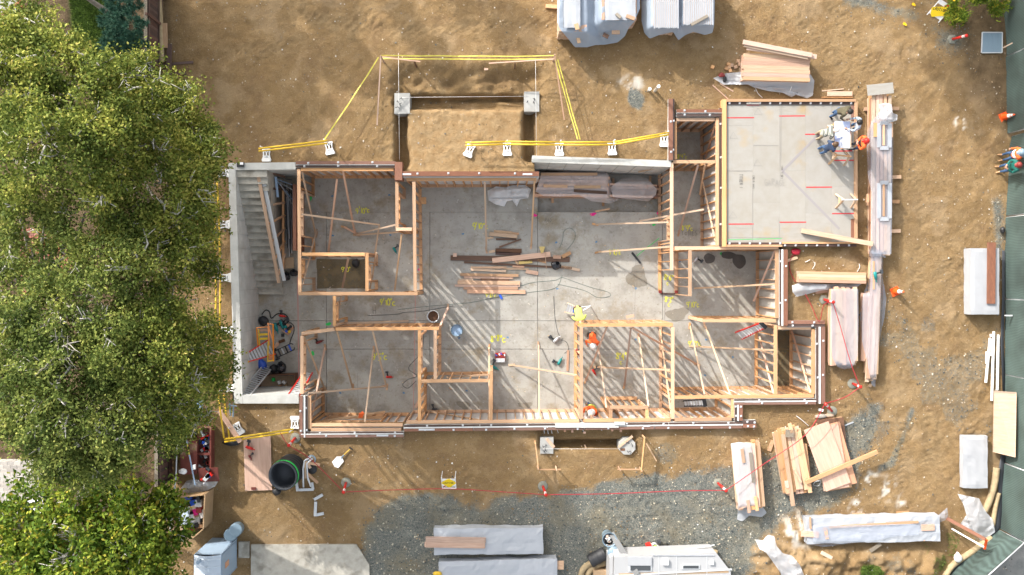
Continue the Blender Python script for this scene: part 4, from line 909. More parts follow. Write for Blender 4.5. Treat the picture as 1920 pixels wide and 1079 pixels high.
# ================================================================== inside the basement
# offcut heap
for i, (x0, y0, x1, y1, w, m, lab, dz) in enumerate((
  (845, 484, 1068, 487, .17, 'brown_board', 'long dark brown plank across the offcut heap, under the pinkish one', 0), (923, 489, 1032, 477, .17, 'pink_fir', 'pinkish plank lying aslant on the long dark plank', .045),
  (870, 492, 1072, 503, .07, 'brown_board', 'thin dark batten just below the long dark plank', 0), (929, 470, 978, 471, .14, 'brown_board', 'short dark board with nails between the two upright braces', 0), (929, 475, 976, 477, .10, 'dark_treated', 'darkest short board between the two upright braces', .0),
  (918, 439, 970, 444, .12, 'pale_fir', 'pale short board topmost of the small upper heap', .085), (926, 434, 961, 437, .08, 'pale_fir', 'upper back board of the small upper heap', .04), (930, 449, 968, 449, .06, 'brown_board', 'dark board at the foot of the small upper heap', 0), (957, 438, 973, 439, .08, 'fir', 'end block of the small upper heap', 0), (918, 438, 924, 440, .08, 'fir', 'left block of the small upper heap', 0),
  (936, 464, 977, 449, .05, 'brown_board', 'thin dark stick leaning over the small upper heap', .03), (913, 447, 925, 446, .06, 'pale_fir', 'small block nailed beside the left upright brace', 0), (917, 473, 928, 471, .08, 'pale_fir', 'pale wedge left of the short dark board', 0), (853, 475, 853, 482, .12, 'pink_fir', 'square pink block above the left end of the long dark plank', .05),
  (883, 502, 950, 502, .07, 'fir', 'top plank of the lower sawn stack', .0), (883, 506, 949, 509, .07, 'pale_fir', 'second plank of the lower sawn stack', 0), (945, 504, 991, 505, .06, 'pale_fir', 'pale offcut right of the lower sawn stack top', .0), (986, 509, 1009, 513, .12, 'pink_fir', 'loose pink block right of the lower sawn stack', 0),
  (863, 515, 972, 517, .09, 'fir', 'wide plank in the upper half of the lower sawn stack', .04), (870, 520, 962, 521, .09, 'pink_fir', 'pinkish plank under the wide one in the lower sawn stack', .0), (860, 525, 887, 525, .06, 'pale_fir', 'short stub at the left middle of the lower sawn stack', 0), (901, 524, 955, 526, .06, 'brown_board', 'brownish batten in the middle of the lower sawn stack', 0),
  (858, 530, 975, 531, .13, 'fir', 'brightest long plank of the lower sawn stack', .04), (853, 536, 975, 536, .07, 'pink_fir', 'longest pinkish plank of the lower sawn stack', 0), (869, 541, 971, 541, .09, 'pink_fir', 'plank next to the bottom of the lower sawn stack', 0), (876, 547, 985, 548, .12, 'pink_fir', 'bottom plank of the lower sawn stack', 0),
  (1037, 482, 1052, 483, .12, 'pink_fir', 'pink block right of the broom on the dark plank', .05), (1054, 482, 1070, 474, .12, 'fir', 'tilted pale block at the right end of the dark plank', .06), (1008, 488, 1024, 492, .08, 'fir', 'small block left of the broom handle', 0), (1052, 501, 1071, 503, .09, 'fir', 'block just right of the black bag', 0), (1072, 504, 1087, 507, .09, 'pale_fir', 'last pale block at the right tip of the thin batten', .0), (966, 490, 972, 496, .06, 'pale_fir', 'stubby chip under the pinkish plank', 0), (961, 500, 983, 501, .06, 'pink_fir', 'thin offcut between the two stacks', .03), (973, 493, 998, 491, .10, 'straw', 'splintered yellowish offcut under the pinkish plank', 0))):
    stick('offcut', lab, 'board', x0, y0, x1, y1, w * 1.4, .06, m, FZ, 'offcuts heaped on the basement floor', dz)
t = thing('broom', 'straw broom with a wooden handle standing over the offcut heap', 'broom', fl(1020, 470))
b = MB(); b.prism([P(1016, 459, 0)[:2], P(1028, 459, 0)[:2], P(1025, 470, 0)[:2], P(1020.5, 473, 0)[:2]][::-1], FZ + .1, FZ + .16); b.build('bristles', M['straw'], t); b = MB(); b.tube([fl(1022, 472, .14), fl(1024.5, 505, .2)], .015); b.build('handle', M['pale_fir'], t)
def blob(name, m, c, rx, ry, rz, seed, parent=None, lump=.25, n=18, k=10, flat=.15):
    """lumpy bag-like body"""
    vs = []; fs = []
    for i in range(k + 1):
        for j in range(n):
            th = math.pi * i / k; ph = 2 * math.pi * j / n; d = Vector((math.sin(th) * math.cos(ph), math.sin(th) * math.sin(ph), math.cos(th)))
            s = 1 + lump * (float(fbm(np.array(d.x * 1.7 + seed * 3.1), np.array(d.y * 1.7 + d.z * 1.3 + seed), seed, 3)) - .5) * 2
            vs.append((c[0] + d.x * rx * s, c[1] + d.y * ry * s, max(c[2] + d.z * rz * s, c[2] - rz * (1 - flat))))
    for i in range(k):
        for j in range(n): fs.append((i * n + j, (i + 1) * n + j, (i + 1) * n + (j + 1) % n, i * n + (j + 1) % n))
    return mesh(name, vs, fs, M[m], parent, True)
def bag(label, x, y, rx, ry, rz, m='black_bag', seed=1, z=FZ, neck=True, cat='bag', name='bin_bag'):
    c = P(x, y, z + rz * .8); t = thing(name, label, cat, (c.x, c.y, z)); blob('sack', m, c, rx, ry, rz, seed, t, .3)
    if neck: b = MB(); b.lathe([(.05, 0), (.03, .05), (.09, .14)], (c.x + rx * .3, c.y + ry * .5, c.z + rz * .8), 8); b.build('neck', M[m], t, True)
bag('crumpled black bin bag by the broom handle', 1042, 498, .22, .19, .12, seed=3)
bag('shiny black bin bag in the stairwell below the cart', 527, 689, .20, .27, .25, seed=5); bag('dull black bag by the blue tarp under the orange ladder', 513, 692, .2, .2, .2, 'black', 6, neck=False)
bag('black bundle behind the cardboard at the foot of the stairs', 535, 519, .22, .2, .2, seed=8); bag('round black bucket-like bag beside the stair slot', 551, 512, .17, .17, .25, 'black', 9)
bag('bright blue crumpled tarp under the foot of the red ladder', 490, 684, .27, .24, .22, 'blue', 11, neck=False, cat='tarp', name='blue_tarp'); bag('pair of black boots-like bags in the dark bathroom', 667, 494, .18, .20, .17, 'black', 12, neck=False)
bag('black coil of hose and bag by the stair wall', 494, 602, .22, .24, .18, 'black', 13, neck=False)
o = stick('cardboard_sheet', 'square of cardboard leaning at the foot of the stair slot', 'cardboard', 534, 494, 551, 493, .5, .012, 'cardboard', FZ, dz=.35)
# buckets
def bucket(label, x, y, r, m, z, fill=None, tilt=None, h=.38):
    c = P(x, y, z); t = thing('bucket', label, 'bucket', c); b = MB(); ax = tilt
    b.lathe([(r * .82, 0), (r, h), (r * 1.06, h), (r * 1.06, h - .03), (r * .96, h - .02), (r * .80, .02), (.001, .02)], c, 20, axis=ax); b.build('shell', M[m], t, True)
    if fill: b = MB(); b.lathe([(.001, h * .6), (r * .9, h * .6)], c + Vector((0, 0, .0)), 16, axis=ax); b.build('contents', M[fill], t)
    return t
bucket('grey bucket of brown debris at the end of the hallway wall', 813, 593, .27, 'galvanised', FZ, 'brown_board')
bucket('empty blue-rimmed bucket on the floor below the debris bucket', 857, 619, .27, 'bin_grey', FZ, 'pale_blue', h=.3)
# cords on the floor
mat('cord_green', (.06, .12, .105), rough=.6)
rope('power_cord', 'green power cord winding across the big room', 'cord', [fl(x, y) for x, y in ((745, 581), (800, 575), (880, 568), (920, 560), (990, 549), (1040, 541), (1053, 520), (1053, 516))], .007, 'cord_green')
rope('power_cord', 'second green cord looping to the right of the sawn stack', 'cord', [fl(x, y) for x, y in ((975, 537), (1000, 530), (1040, 526), (1054, 521), (1075, 528), (1110, 540), (1140, 548), (1143, 556), (1120, 558), (1095, 545), (1045, 533))], .007, 'cord_green')
rope('power_cord', 'thin teal cord curled in a loop above the offcuts', 'cord', [fl(x, y) for x, y in ((1049, 466), (1055, 450), (1057, 435), (1068, 428), (1078, 436), (1076, 452), (1062, 470))], .007, 'cord_green')
rope('power_cord', 'dark cord snaking along the right side of the southwest room', 'cord', [fl(x, y) for x, y in ((795, 620), (790, 660), (766, 690), (782, 705), (765, 712), (755, 722), (765, 728), (780, 715))], .011, 'dark_steel')
rope('power_cord', 'grey cord from the nail gun to the north', 'cord', [fl(x, y) for x, y in ((1038, 556), (1040, 590), (1045, 620), (1050, 632))], .009, 'dark_steel'); rope('power_cord', 'grey cord from the nail gun to the pink plank', 'cord', [fl(x, y) for x, y in ((1052, 638), (1062, 642), (1066, 655), (1058, 663))], .009, 'dark_steel')
rope('power_cord', 'black cord across the hallway floor to the bucket', 'cord', [fl(x, y) for x, y in ((690, 592), (740, 590), (760, 586), (790, 584), (815, 580), (850, 574))], .010, 'dark_steel')
rope('air_hose', 'thick black hose looping from the stairwell coil to the compressor', 'hose', [fl(x, y, .03) for x, y in ((491, 590), (498, 582), (505, 585), (509, 597), (520, 589), (535, 590), (541, 602), (530, 612), (516, 606))], .022, 'black')
rope('air_hose', 'black hose from the drill set down to the dark cart', 'hose', [fl(x, y, .03) for x, y in ((538, 602), (550, 610), (551, 622), (546, 635), (543, 645))], .018, 'black')
rope('wall_cable', 'dark cable strung up the west stairwell wall', 'cord', [fl(478, 690, .2), P(462, 700, -1), P(450, 705, -.3), P(441, 712, .12)], .014, 'dark_steel')
# push broom and spade-like tools
t = thing('push_broom', 'green-handled push broom with a black head on the wet floor', 'broom', fl(1193, 482)); board('head', fl(1185, 474, .04), fl(1201, 494, .04), .09, .07, M['black'], t); b = MB(); b.tube([fl(1194, 480, .06), fl(1236, 447, .45)], .016); b.build('handle', M['green'], t)
t = thing('scraper', 'blue-headed floor scraper below the sawn stack', 'tool', fl(930, 558)); b = MB(); b.tube([fl(912, 561, .03), fl(936, 557, .04)], .015); b.build('handle', M['dark_steel'], t); board('blade', fl(937, 553, .03), fl(941, 561, .03), .10, .04, M['blue'], t)
# power tools
def drill(label, x, y, ang, m='teal', z=FZ, name='nail_gun', k=1.0):
    c = P(x, y, z); t = thing(name, label, 'power tool', c); u = dirv(ang); v = Vector((-u.y, u.x, 0)); q = c + Vector((0, 0, .07 * k))
    b = MB(); b.tube([q - u * .16 * k, q - u * .08 * k, q + u * .10 * k], [.05 * k, .06 * k, .045 * k], 8); b.tube([q + u * .1 * k, q + u * .19 * k], .018 * k, 6); b.build('body', M[m], t, True)
    b = MB(); b.tube([q - u * .08 * k, q - u * .12 * k + v * .2 * k], [.032 * k, .03 * k], 6); b.build('handle', M['black'], t); b = MB(); b.box(q - u * .13 * k + v * .22 * k, (.13 * k, .08 * k, .08 * k), math.atan2(u.y, u.x)); b.build('battery', M['dark_steel'], t)
    return t
drill('green drill lying in the lower right of the northwest room', 741, 470, 60, 'teal'); drill('grey nail gun on the sunlit slab', 1044, 636, -40, 'steel', k=1.3); drill('teal saw on the sunlit slab below the nail gun', 1050, 677, -60, 'teal', k=1.2)
drill('red drill on the floor of the southwest room', 731, 707, 0, 'red'); drill('red drill on the floor of the workers room', 1114, 698, 60, 'red'); drill('dark drill by the south wall of the small room', 816, 767, 0, 'dark_steel', k=.9); drill('red and black clamp by the top of the southwest room', 600, 641, -20, 'dark_red', k=1.1)
drill('silver fitting on the floor by the ladder-like wall', 1303, 488, 130, 'steel', k=1.2); drill('teal circular saw left of the red tool case', 927, 689, 30, 'teal', k=1.3); drill('red tool resting on the studs between the big room and workers', 1083, 661, 70, 'dark_red', k=1.1, z=-1.6)
stick('offcut', 'upright-lying pink plank on the sunlit slab by the studs', 'board', 1065, 657, 1064, 696, .10, .04, 'pink_fir', FZ, 'offcuts heaped on the basement floor'); stick('offcut', 'reddish block on the floor at the foot of the hallway end', 'board', 779, 765, 785, 752, .12, .09, 'pink_fir', FZ, 'offcuts heaped on the basement floor')
stick('offcut', 'small splinter of wood on the small room floor', 'board', 842, 727, 847, 731, .05, .04, 'fir', FZ, 'offcuts heaped on the basement floor'); stick('offcut', 'stubby pink block on the north wall of the workers room', 'board', 1174, 595, 1189, 592, .12, .05, 'pink_fir', -.05, 'offcuts heaped on the basement floor', .08)
stick('offcut', 'reddish block on the dark bathroom floor', 'board', 684, 537, 690, 540, .1, .09, 'brown_board', FZ, 'offcuts heaped on the basement floor'); stick('offcut', 'loose batten on the lip of the dark pit', 'board', 1116, 397, 1143, 392, .08, .04, 'fir', FZ, 'offcuts heaped on the basement floor', .02)
o = mesh('orange_rag', [P(675 + dx, 778 + dy, -1.2 + dz) for dx, dy, dz in ((-3, 6, 0), (4, 6, .05), (8, -2, .1), (5, -7, .02), (-2, -2, .12))], [(0, 1, 4), (1, 2, 4), (2, 3, 4)], M['vest_orange']); o.modifiers.new('s', 'SOLIDIFY').thickness = .03; tag(o, 'bright orange rag hung on the window wall framing', 'rag')
# tool case
t = thing('tool_case', 'open red tool case with drill bits beside the upright brace', 'tool case', fl(938, 673)); ang = -2
b = MB(); q = fl(938, 673, .06); b.box(q, (.47, .22, .12), 0); b.build('case', M['dark_red'], t); q = fl(938, 666, .06); b = MB(); b.box(q, (.47, .2, .10), 0); b.build('lid', M['red'], t); q = fl(938, 676, .125); b = MB(); b.box(q, (.42, .18, .012)); b.build('tray', M['galvanised'], t)
for i in range(6): q = fl(930 + i * 3.2, 665 + rnd.uniform(-2, 2), .125); b = MB(); b.box(q, (.05, .10, .05), rnd.random()); b.build('bit_box', M[['blue', 'dark_steel', 'white'][i % 3]], t)
# stairwell clutter
def stepladder(label, x0, y0, x1, y1, w, m, rungs, z0, z1, cap=None, rm='galvanised', name='step_ladder', w1=None):
    """ladder between px points at given heights; w half-width in px at foot, w1 at the other end"""
    a, b = P(x0, y0, z0), P(x1, y1, z1); t = thing(name, label, 'ladder', (a + b) / 2); d = (b - a); v = Vector((-d.y, d.x, 0)).normalized(); s = .0238; w1 = w1 or w
    for sg in (-1, 1): board('side_rail', a + v * sg * w * s, b + v * sg * w1 * s, .05, .07, M[m], t)
    for i in range(rungs):
        f = (i + .7) / (rungs + .4); c = lerp(a, b, f); h = (w + (w1 - w) * f) * s; board('rung', c - v * h, c + v * h, .085 if name == 'step_ladder' else .045, .03, M[rm], t)
    if cap: board('cap', b - v * w1 * s * 1.3, b + v * w1 * s * 1.3, .16, .09, M[cap], t)
    return t
stepladder('red fibreglass step ladder with a yellow cap leaning on the stairwell wall', 510, 651, 460, 673, 15, 'red', 9, -2.0, -.9, 'yellow', w1=7)
stepladder('bare aluminium ladder leaning from the stairwell floor over the corner wall', 504, 686, 457, 741, 9, 'galvanised', 16, FZ, .1, None, 'steel', 'extension_ladder', w1=10)
stepladder('red ladder leaning on the corner of the southwest room', 578, 698, 551, 742, 8, 'red', 13, -2.2, .05, None, 'galvanised', 'extension_ladder', w1=10)
stepladder('red and silver ladder leaning into the southeast room corner', 1385, 630, 1431, 610, 9, 'red', 10, -2.1, -.3, 'black', w1=6)
stepladder('black and silver step ladder over the south wall studs', 1282, 757, 1321, 755, 5, 'black', 7, -1.6, -.9, 'black', w1=6)
t = thing('orange_ladder', 'orange and yellow ladder standing folded against the stairwell wall', 'ladder', fl(495, 630)); 
for x0, y0, x1, y1, m in ((481, 615, 484, 650, 'orange'), (503, 613, 505, 648, 'orange'), (481, 615, 503, 613, 'orange'), (485, 618, 487, 650, 'yellow'), (502, 606, 512, 640, 'orange'), (512, 608, 513, 678, 'orange'), (503, 607, 513, 609, 'orange'), (503, 640, 502, 678, 'yellow'), (502, 678, 513, 676, 'yellow')): board('rail', P(x0, y0, -1.3), P(x1, y1, -1.6), .05, .05, M[m], t)
for y in (620, 628, 636): board('tread', P(486, y, -1.4), P(502, y - 1, -1.4), .10, .03, M['pink_fir' if y == 620 else 'yellow'], t)
for i in range(5): board('spreader', P(504, 664 + i * 3, -1.5), P(512, 668 + i * 2, -1.7), .03, .03, M['orange'], t)
t = thing('compressor', 'pink-framed teal and black tool set on the stairwell floor', 'tool set', fl(540, 615)); b = MB(); b.box(fl(540, 618, .06), (.36, .42, .10), -.6); b.build('tray', M['pink_plywood'], t)
for x, y, m in ((536, 613, 'teal'), (541, 617, 'black'), (545, 613, 'black'), (538, 621, 'blue'), (543, 622, 'yellow'), (533, 607, 'black')): b = MB(); b.lathe([(.001, 0), (.07, .0), (.08, .09), (.03, .15), (.001, .15)], fl(x, y, .11), 8); b.build('tool', M[m], t)
for x, y, l in ((519, 615, 'teal and black air compressor beside the tool set'), (530, 610, 'dark teal nailer between the compressor and tool set')): drill(l, x, y, 70, 'teal', k=1.5)
drill('small red gas can on the stairwell floor', 531, 593, 10, 'red', k=1.0); o = block('charger', 527, 626, 532, 632, FZ, FZ + .1, M['black']); tag(o, 'small black charger on the stairwell floor', 'charger')
stick('offcut', 'pinkish brick-shaped block by the dark cart', 'board', 514, 654, 522, 643, .14, .07, 'pink_fir', FZ, 'offcuts heaped on the basement floor'); stick('offcut', 'dark block behind the pinkish block by the cart', 'board', 523, 642, 534, 638, .14, .05, 'brown_board', FZ, 'offcuts heaped on the basement floor')
t = thing('hand_cart', 'black hand cart loaded with small tools in the stairwell', 'cart', fl(533, 657)); u = dirv(-25); q = fl(532, 658, .25)
for k in (-1, 1): v = Vector((-u.y, u.x, 0)) * .16 * k; b = MB(); b.tube([q - u * .45 + v, q + u * .45 + v, q + u * .52 + v * .5], .025); b.build('rail', M['black'], t)
for i in range(5): p = q + u * (-.4 + i * .18); v = Vector((-u.y, u.x, 0)) * .16; board('slat', p - v, p + v, .07, .03, M[['black', 'dark_steel', 'steel', 'black', 'blue'][i]], t)
for k in (-1, 1): b = MB(); b.tube([q - u * .4 + Vector((-u.y, u.x, -.12)) * .2 * k, q - u * .4 + Vector((-u.y, u.x, -.12)) * .26 * k], .12, 12); b.build('wheel', M['black'], t)
t = thing('plank_box', 'open plank box with bottles and offcuts in the stairwell corner', 'box', fl(523, 724))
for x0, y0, x1, y1 in ((486, 704, 556, 701), (484, 737, 556, 735), (487, 704, 485, 736), (555, 702, 555, 735)): board('side', fl(x0, y0, .3), fl(x1, y1, .3), .05, .6, M['brown_board'], t)
b = MB(); b.box(fl(520, 720, .03), (1.55, .72, .04)); b.build('bottom', M['cardboard'], t)
for x, y, m in ((524, 717, 'white'), (533, 717, 'white'), (513, 712, 'green'), (525, 725, 'cardboard'), (537, 723, 'cardboard')): b = MB(); b.box(fl(x, y, .15), (.12, .16, .2), rnd.random()); b.build('item', M[m], t)
t = thing('wall_box', 'small black and white meter clipped on the stairwell wall corner', 'meter', P(451, 309, .1)); b = MB(); b.box(P(451, 309, .15), (.30, .2, .1)); b.build('casing', M['black'], t); b = MB(); b.box(P(453, 307, .215), (.14, .1, .02)); b.build('face', M['white'], t)
# plastic and lumber in the pit
pile('pit_lumber', 'pinkish lumber pack wrapped in clear plastic in the dark pit, left half', 'lumber stack', 1072, 350, .5, 132, 40, 6, 12, FZ - .44, ['pink_fir', 'pink_fir', 'brown_board', 'fir'], .08, None, 7, 3.0)
pile('pit_lumber', 'smaller pinkish lumber pack under plastic in the dark pit, right half', 'lumber stack', 1190, 358, 1, 84, 26, 5, 10, FZ - .44, ['pink_fir', 'treated', 'pink_fir', 'brown_board'], .08, None, 7, 3.0)
for x0, y0, x1, y1, m, l in ((1019, 349, 1064, 350, 'fir', 'bright board on the left of the wrapped pit lumber'), (1077, 351, 1126, 351, 'pale_fir', 'bright board in the middle of the wrapped pit lumber'), (1076, 358, 1138, 362, 'brown_board', 'dark board on the wrapped pit lumber'), (1014, 327, 1120, 327, 'fir', 'long board along the back of the wrapped pit lumber')):
    stick('loose_board', l, 'board', x0, y0, x1, y1, .13, .04, m, -2.28, 'boards holding down the plastic in the pit')
drape('plastic_sheet', 'clear plastic over the left lumber pack in the dark pit', [(1004, 360), (1016, 325), (1060, 321), (1125, 318), (1140, 326), (1150, 350), (1160, 375), (1145, 382), (1110, 378), (1085, 366), (1050, 369), (1020, 368)], [(1072, 350, 0, 134, 44, -2.36)], 'pit_plastic', zg=FZ - .4, seed=3, wr=.15, n=110)
drape('plastic_sheet', 'clear plastic over the right lumber pack in the dark pit', [(1144, 352), (1165, 336), (1192, 331), (1215, 336), (1232, 356), (1230, 366), (1215, 378), (1180, 374), (1150, 370)], [(1190, 356, 0, 86, 30, -2.5)], 'pit_plastic', zg=FZ - .4, seed=4, wr=.15)
for x, y, l in ((1036, 373, 'bearer under the left end of the pit lumber'), (1131, 379, 'bearer under the right end of the left pit pack'), (1150, 340, 'block between the two pit packs'), (1219, 335, 'block behind the right pit pack')): stick('bearer', l, 'board', x, y - 5, x, y + 8, .10, .09, 'fir', FZ - .45)
drape('crumpled_plastic', 'crumpled white plastic heap at the north wall of the big room', [(914, 358), (930, 350), (948, 352), (960, 348), (985, 347), (996, 356), (990, 372), (975, 374), (969, 388), (962, 376), (948, 378), (946, 388), (930, 384), (916, 376)], [(940, 362, 0, 40, 12, FZ + .25), (975, 360, 0, 30, 12, FZ + .3)], 'milky_plastic', zg=FZ, wr=.22, seed=8, slope=1.4)
# ladder at the tall worker comes with the people
o = block('wood_block', 790, 370, 799, 383, -1.45, -1.35, M['fir']); tag(o, 'square block nailed on the studs between the northwest and big rooms', 'block')
for x, y, l in ((1091, 788, 'tarred bracket left of the workers room'), ): pass
# ================================================================== outside
GL = GZ + .02
def wrapbox(name, label, cx, cy, ang, L, W, h, m='wrap', z0=GL, cat='wrapped bundle', top_m=None, cr=.02, seed=0, group=None, parent=None, taper=0):
    """lumber-wrap covered bundle: creased skin with rounded edges; L, W px (top), h metres"""
    z1 = z0 + h; u = dirv(ang); v = Vector((u.y, -u.x, 0)); s = S(1, z1); c = P(cx, cy, 0); c = P(cx, cy, z1); l, w = L * s / 2, W * s / 2
    nu = max(6, int(L / 7)); nv = max(4, int(W / 7)); nh = 3; vs = []; fs = []; idx = {}
    def V(i, j, k):
        key = (i, j, k)
        if key not in idx:
            a = (i / nu * 2 - 1); b_ = (j / nv * 2 - 1); z = k / nh
            r = .025; x = a * l; y = b_ * w; zz = z * h
            n = lambda s_, f: float(fbm(np.array(x * f + seed * 5.3 + zz * 2), np.array(y * f * 1.7 + zz * 3), 300 + s_, 3)) - .5
            if k == nh: zz += cr * 2 * n(1, 2.2) - (.015 if i in (0, nu) or j in (0, nv) else 0)
            if j in (0, nv): y += cr * 2.5 * n(2, 2.5) * (1 - z * .5)
            if i in (0, nu): x += cr * 2.5 * n(3, 2.5) * (1 - z * .5)
            p = c + u * x + v * y; idx[key] = len(vs); vs.append((p.x, p.y, z0 + zz))
        return idx[key]
    for i in range(nu):
        for j in range(nv): fs.append((V(i, j, nh), V(i, j + 1, nh), V(i + 1, j + 1, nh), V(i + 1, j, nh))[::-1])
    for k in range(nh):
        for i in range(nu):
            fs.append((V(i, 0, k), V(i, 0, k + 1), V(i + 1, 0, k + 1), V(i + 1, 0, k))[::1]); fs.append((V(i, nv, k), V(i + 1, nv, k), V(i + 1, nv, k + 1), V(i, nv, k + 1)))
        for j in range(nv):
            fs.append((V(0, j, k), V(0, j + 1, k), V(0, j + 1, k + 1), V(0, j, k + 1))); fs.append((V(nu, j, k), V(nu, j, k + 1), V(nu, j + 1, k + 1), V(nu, j + 1, k)))
    o = mesh(name, vs, fs, M[m], parent)
    return tag(o, label, cat, group) if parent is None else o
# --- stacked lumber under bluish plastic, top of the site
pile('lumber_stack', 'lumber stack under the bluish plastic, leftmost of the four at the top edge', 'lumber stack', 1074, 5, 90, 110, 52, 9, 8, GL, ['pink_fir', 'pale_fir'], .16, 'wrapped stacks at the top edge', .6)
pile('lumber_stack', 'lumber stack under the bluish plastic, second from the left at the top edge', 'lumber stack', 1161, -12, 90, 100, 66, 12, 8, GL, ['pink_fir', 'pale_fir'], .17, 'wrapped stacks at the top edge', .6)
pile('lumber_stack', 'lumber stack third from the left at the top edge, with a striped white cover', 'lumber stack', 1248, -8, 90, 116, 46, 14, 8, GL, ['pink_fir', 'pale_fir'], .17, 'wrapped stacks at the top edge', .5)
pile('lumber_stack', 'rightmost lumber stack at the top edge, with a striped white cover and a grey stick', 'lumber stack', 1309, -10, 90, 112, 54, 14, 8, GL, ['pink_fir', 'pale_fir'], .17, 'wrapped stacks at the top edge', .5)
drape('plastic_sheet', 'bluish plastic hanging from the two left stacks at the top edge', [(1046, -60), (1200, -60), (1200, 16), (1190, 40), (1178, 54), (1172, 68), (1158, 80), (1135, 84), (1115, 85), (1101, 89), (1078, 89), (1066, 74), (1050, 55), (1045, 42)], [(1074, 2, 90, 116, 54, 1.14), (1162, -12, 90, 104, 68, 1.19)], 'blue_plastic', slope=1.2, wr=.09, rings=22, n=150, seed=2)
drape('plastic_sheet', 'bluish plastic hanging from the two right stacks at the top edge', [(1202, -60), (1342, -60), (1339, 48), (1336, 62), (1322, 66), (1300, 60), (1285, 66), (1272, 76), (1262, 60), (1236, 66), (1218, 73), (1208, 62), (1203, 40)], [(1246, -8, 90, 118, 48, 1.19), (1310, -10, 90, 113, 56, 1.19)], 'blue_plastic', slope=1.4, wr=.07, rings=22, n=150, seed=5)
mat('rib_pink', (.47, .40, .37), rough=.6)
for x0, x1, y1, l in ((1226, 1272, 53, 'third'), (1283, 1338, 47, 'fourth')):
    t = thing('striped_cover', 'white ribbed sheets on the ' + l + ' stack from the left at the top edge', 'cover', P(x0, 20, 1.33)); x = x0
    while x < x1: block('rib', x, -40, x + 2.6, y1 + rnd.uniform(-1, 1), 1.33, 1.342 + rnd.random() * .008, M['wrap'], t); x += 4.0
    block('under_sheet', x0, -40, x1 - 1, y1 - 2, 1.30, 1.329, M['rib_pink'], t)
wrapbox('white_cover', 'white cover board on the leftmost stack at the top edge', 1072, 6, 90, 92, 32, .02, 'wrap', 1.33)
wrapbox('white_cover', 'white cover board on the second stack at the top edge', 1163, -8, 90, 92, 58, .02, 'wrap', 1.36)
for x0, y0, x1, y1, w, m, z, l in ((1080, 45, 1083, 56, .17, 'pale_fir', 1.37, 'upper pale block on the leftmost wrapped stack'), (1082, 66, 1086, 81, .14, 'pale_fir', .80, 'lower pale block sliding down the left bluish plastic'), (1112, 62, 1125, 38, .12, 'brown_board', .62, 'dark board lying in the fold of the bluish plastic'), (1096, 76, 1108, 68, .12, 'brown_board', .55, 'dark block at the bottom fold of the bluish plastic'), (1131, 65, 1141, 70, .16, 'brown_board', .62, 'small square offcut low on the bluish plastic'), (1147, 61, 1162, 61, .16, 'fir', .7, 'block with a knot low on the bluish plastic'), (1155, 26, 1164, 34, .12, 'grey_wood', 1.39, 'grey crossed sticks on the second wrapped stack'), (1174, 30, 1190, 36, .15, 'fir', 1.39, 'orange-brown board on the second wrapped stack'), (1296, 47, 1327, 30, .12, 'grey_wood', 1.36, 'long grey stick on the rightmost wrapped stack')):
    stick('loose_board', l, 'board', x0, y0, x1, y1, w, .07, m, z)
stick('bearer', 'brown bearer poking out left of the wrapped stacks at the top edge', 'board', 1023, 12, 1050, 14, .16, .12, 'fir', GL)
# --- pinkish lumber pile above the deck
PL = pile('lumber_stack', 'open pinkish lumber pile lying above the plywood deck', 'lumber stack', 1456, 127, 1.5, 126, 50, 7, 6, GL, ['pink_fir', 'pale_fir', 'pink_fir'], .09, None, 1.5)
for i, (x0, y0, x1, y1, z, m) in enumerate(((1393, 79, 1522, 104, .62, 'pink_fir'), (1400, 90, 1531, 107, .50, 'pink_fir'), (1395, 84, 1515, 108, .56, 'pale_fir'))): stick('plank', ('topmost', 'lowest', 'middle')[i] + ' of the slanting planks on the far side of the open pinkish pile', 'board', x0, y0, x1, y1, .19, .06, m, z)
drape('plastic_sheet', 'clear plastic sliding off the open pinkish pile towards the deck', [(1337, 147), (1360, 138), (1400, 134), (1450, 138), (1520, 140), (1527, 152), (1524, 180), (1512, 185), (1498, 174), (1484, 183), (1475, 175), (1440, 171), (1415, 165), (1395, 155), (1375, 152), (1358, 160), (1345, 152)], [(1456, 140, 1.5, 110, 20, .22)], 'plastic_sheet', wr=.10, seed=9, slope=.7)
bag('little red and black tool bag on the plastic by the pinkish pile', 1353, 141, .14, .1, .08, 'dark_red', 21, GL + .05, False)
bag('small black tool by the red one on the plastic', 1359, 149, .08, .14, .06, 'black', 22, GL + .05, False)
for i, (x, y) in enumerate(((1366, 121), (1372, 123), (1362, 129), (1367, 127), (1379, 126), (1387, 121), (1391, 118), (1336, 126), (1384, 115), (1394, 112), (1369, 133))):
    a = rnd.random() * 180; d = dirv(a); stick('block_offcut', ('sawn block lying apart to the left of the open pinkish pile' if i == 7 else 'small sawn block in the scatter left of the open pinkish pile'), 'wood block', x - d.x * 3, y + d.y * 3, x + d.x * 3, y - d.y * 3, .13, .1, 'fir', None, 'sawn blocks by the open pinkish pile')
for x0, y0, x1, y1, l in ((1336, 160, 1365, 186, 'left thin stake leaning on the dirt above the deck corner'), (1350, 157, 1375, 172, 'right thin stake under the plastic corner')): stick('stake', l, 'stake', x0, y0, x1, y1, .04, .03, 'pink_fir')
rope('strap', 'white strap end trailing from the plastic below the pinkish pile', 'strap', [G3(1417, 166, .05), G3(1422, 175, .03), G3(1431, 183, .02)], .012, 'white'); rope('strap', 'short white strap tied on the plastic by the deck', 'strap', [G3(1482, 164, .3), G3(1480, 172, .2)], .012, 'white')
stick('plank', 'long pale beam lying across the deck corner onto the wrapped bundle', 'beam', 1503, 433, 1636, 458, .20, .14, 'pale_fir', DZ + .01, z1=.5)
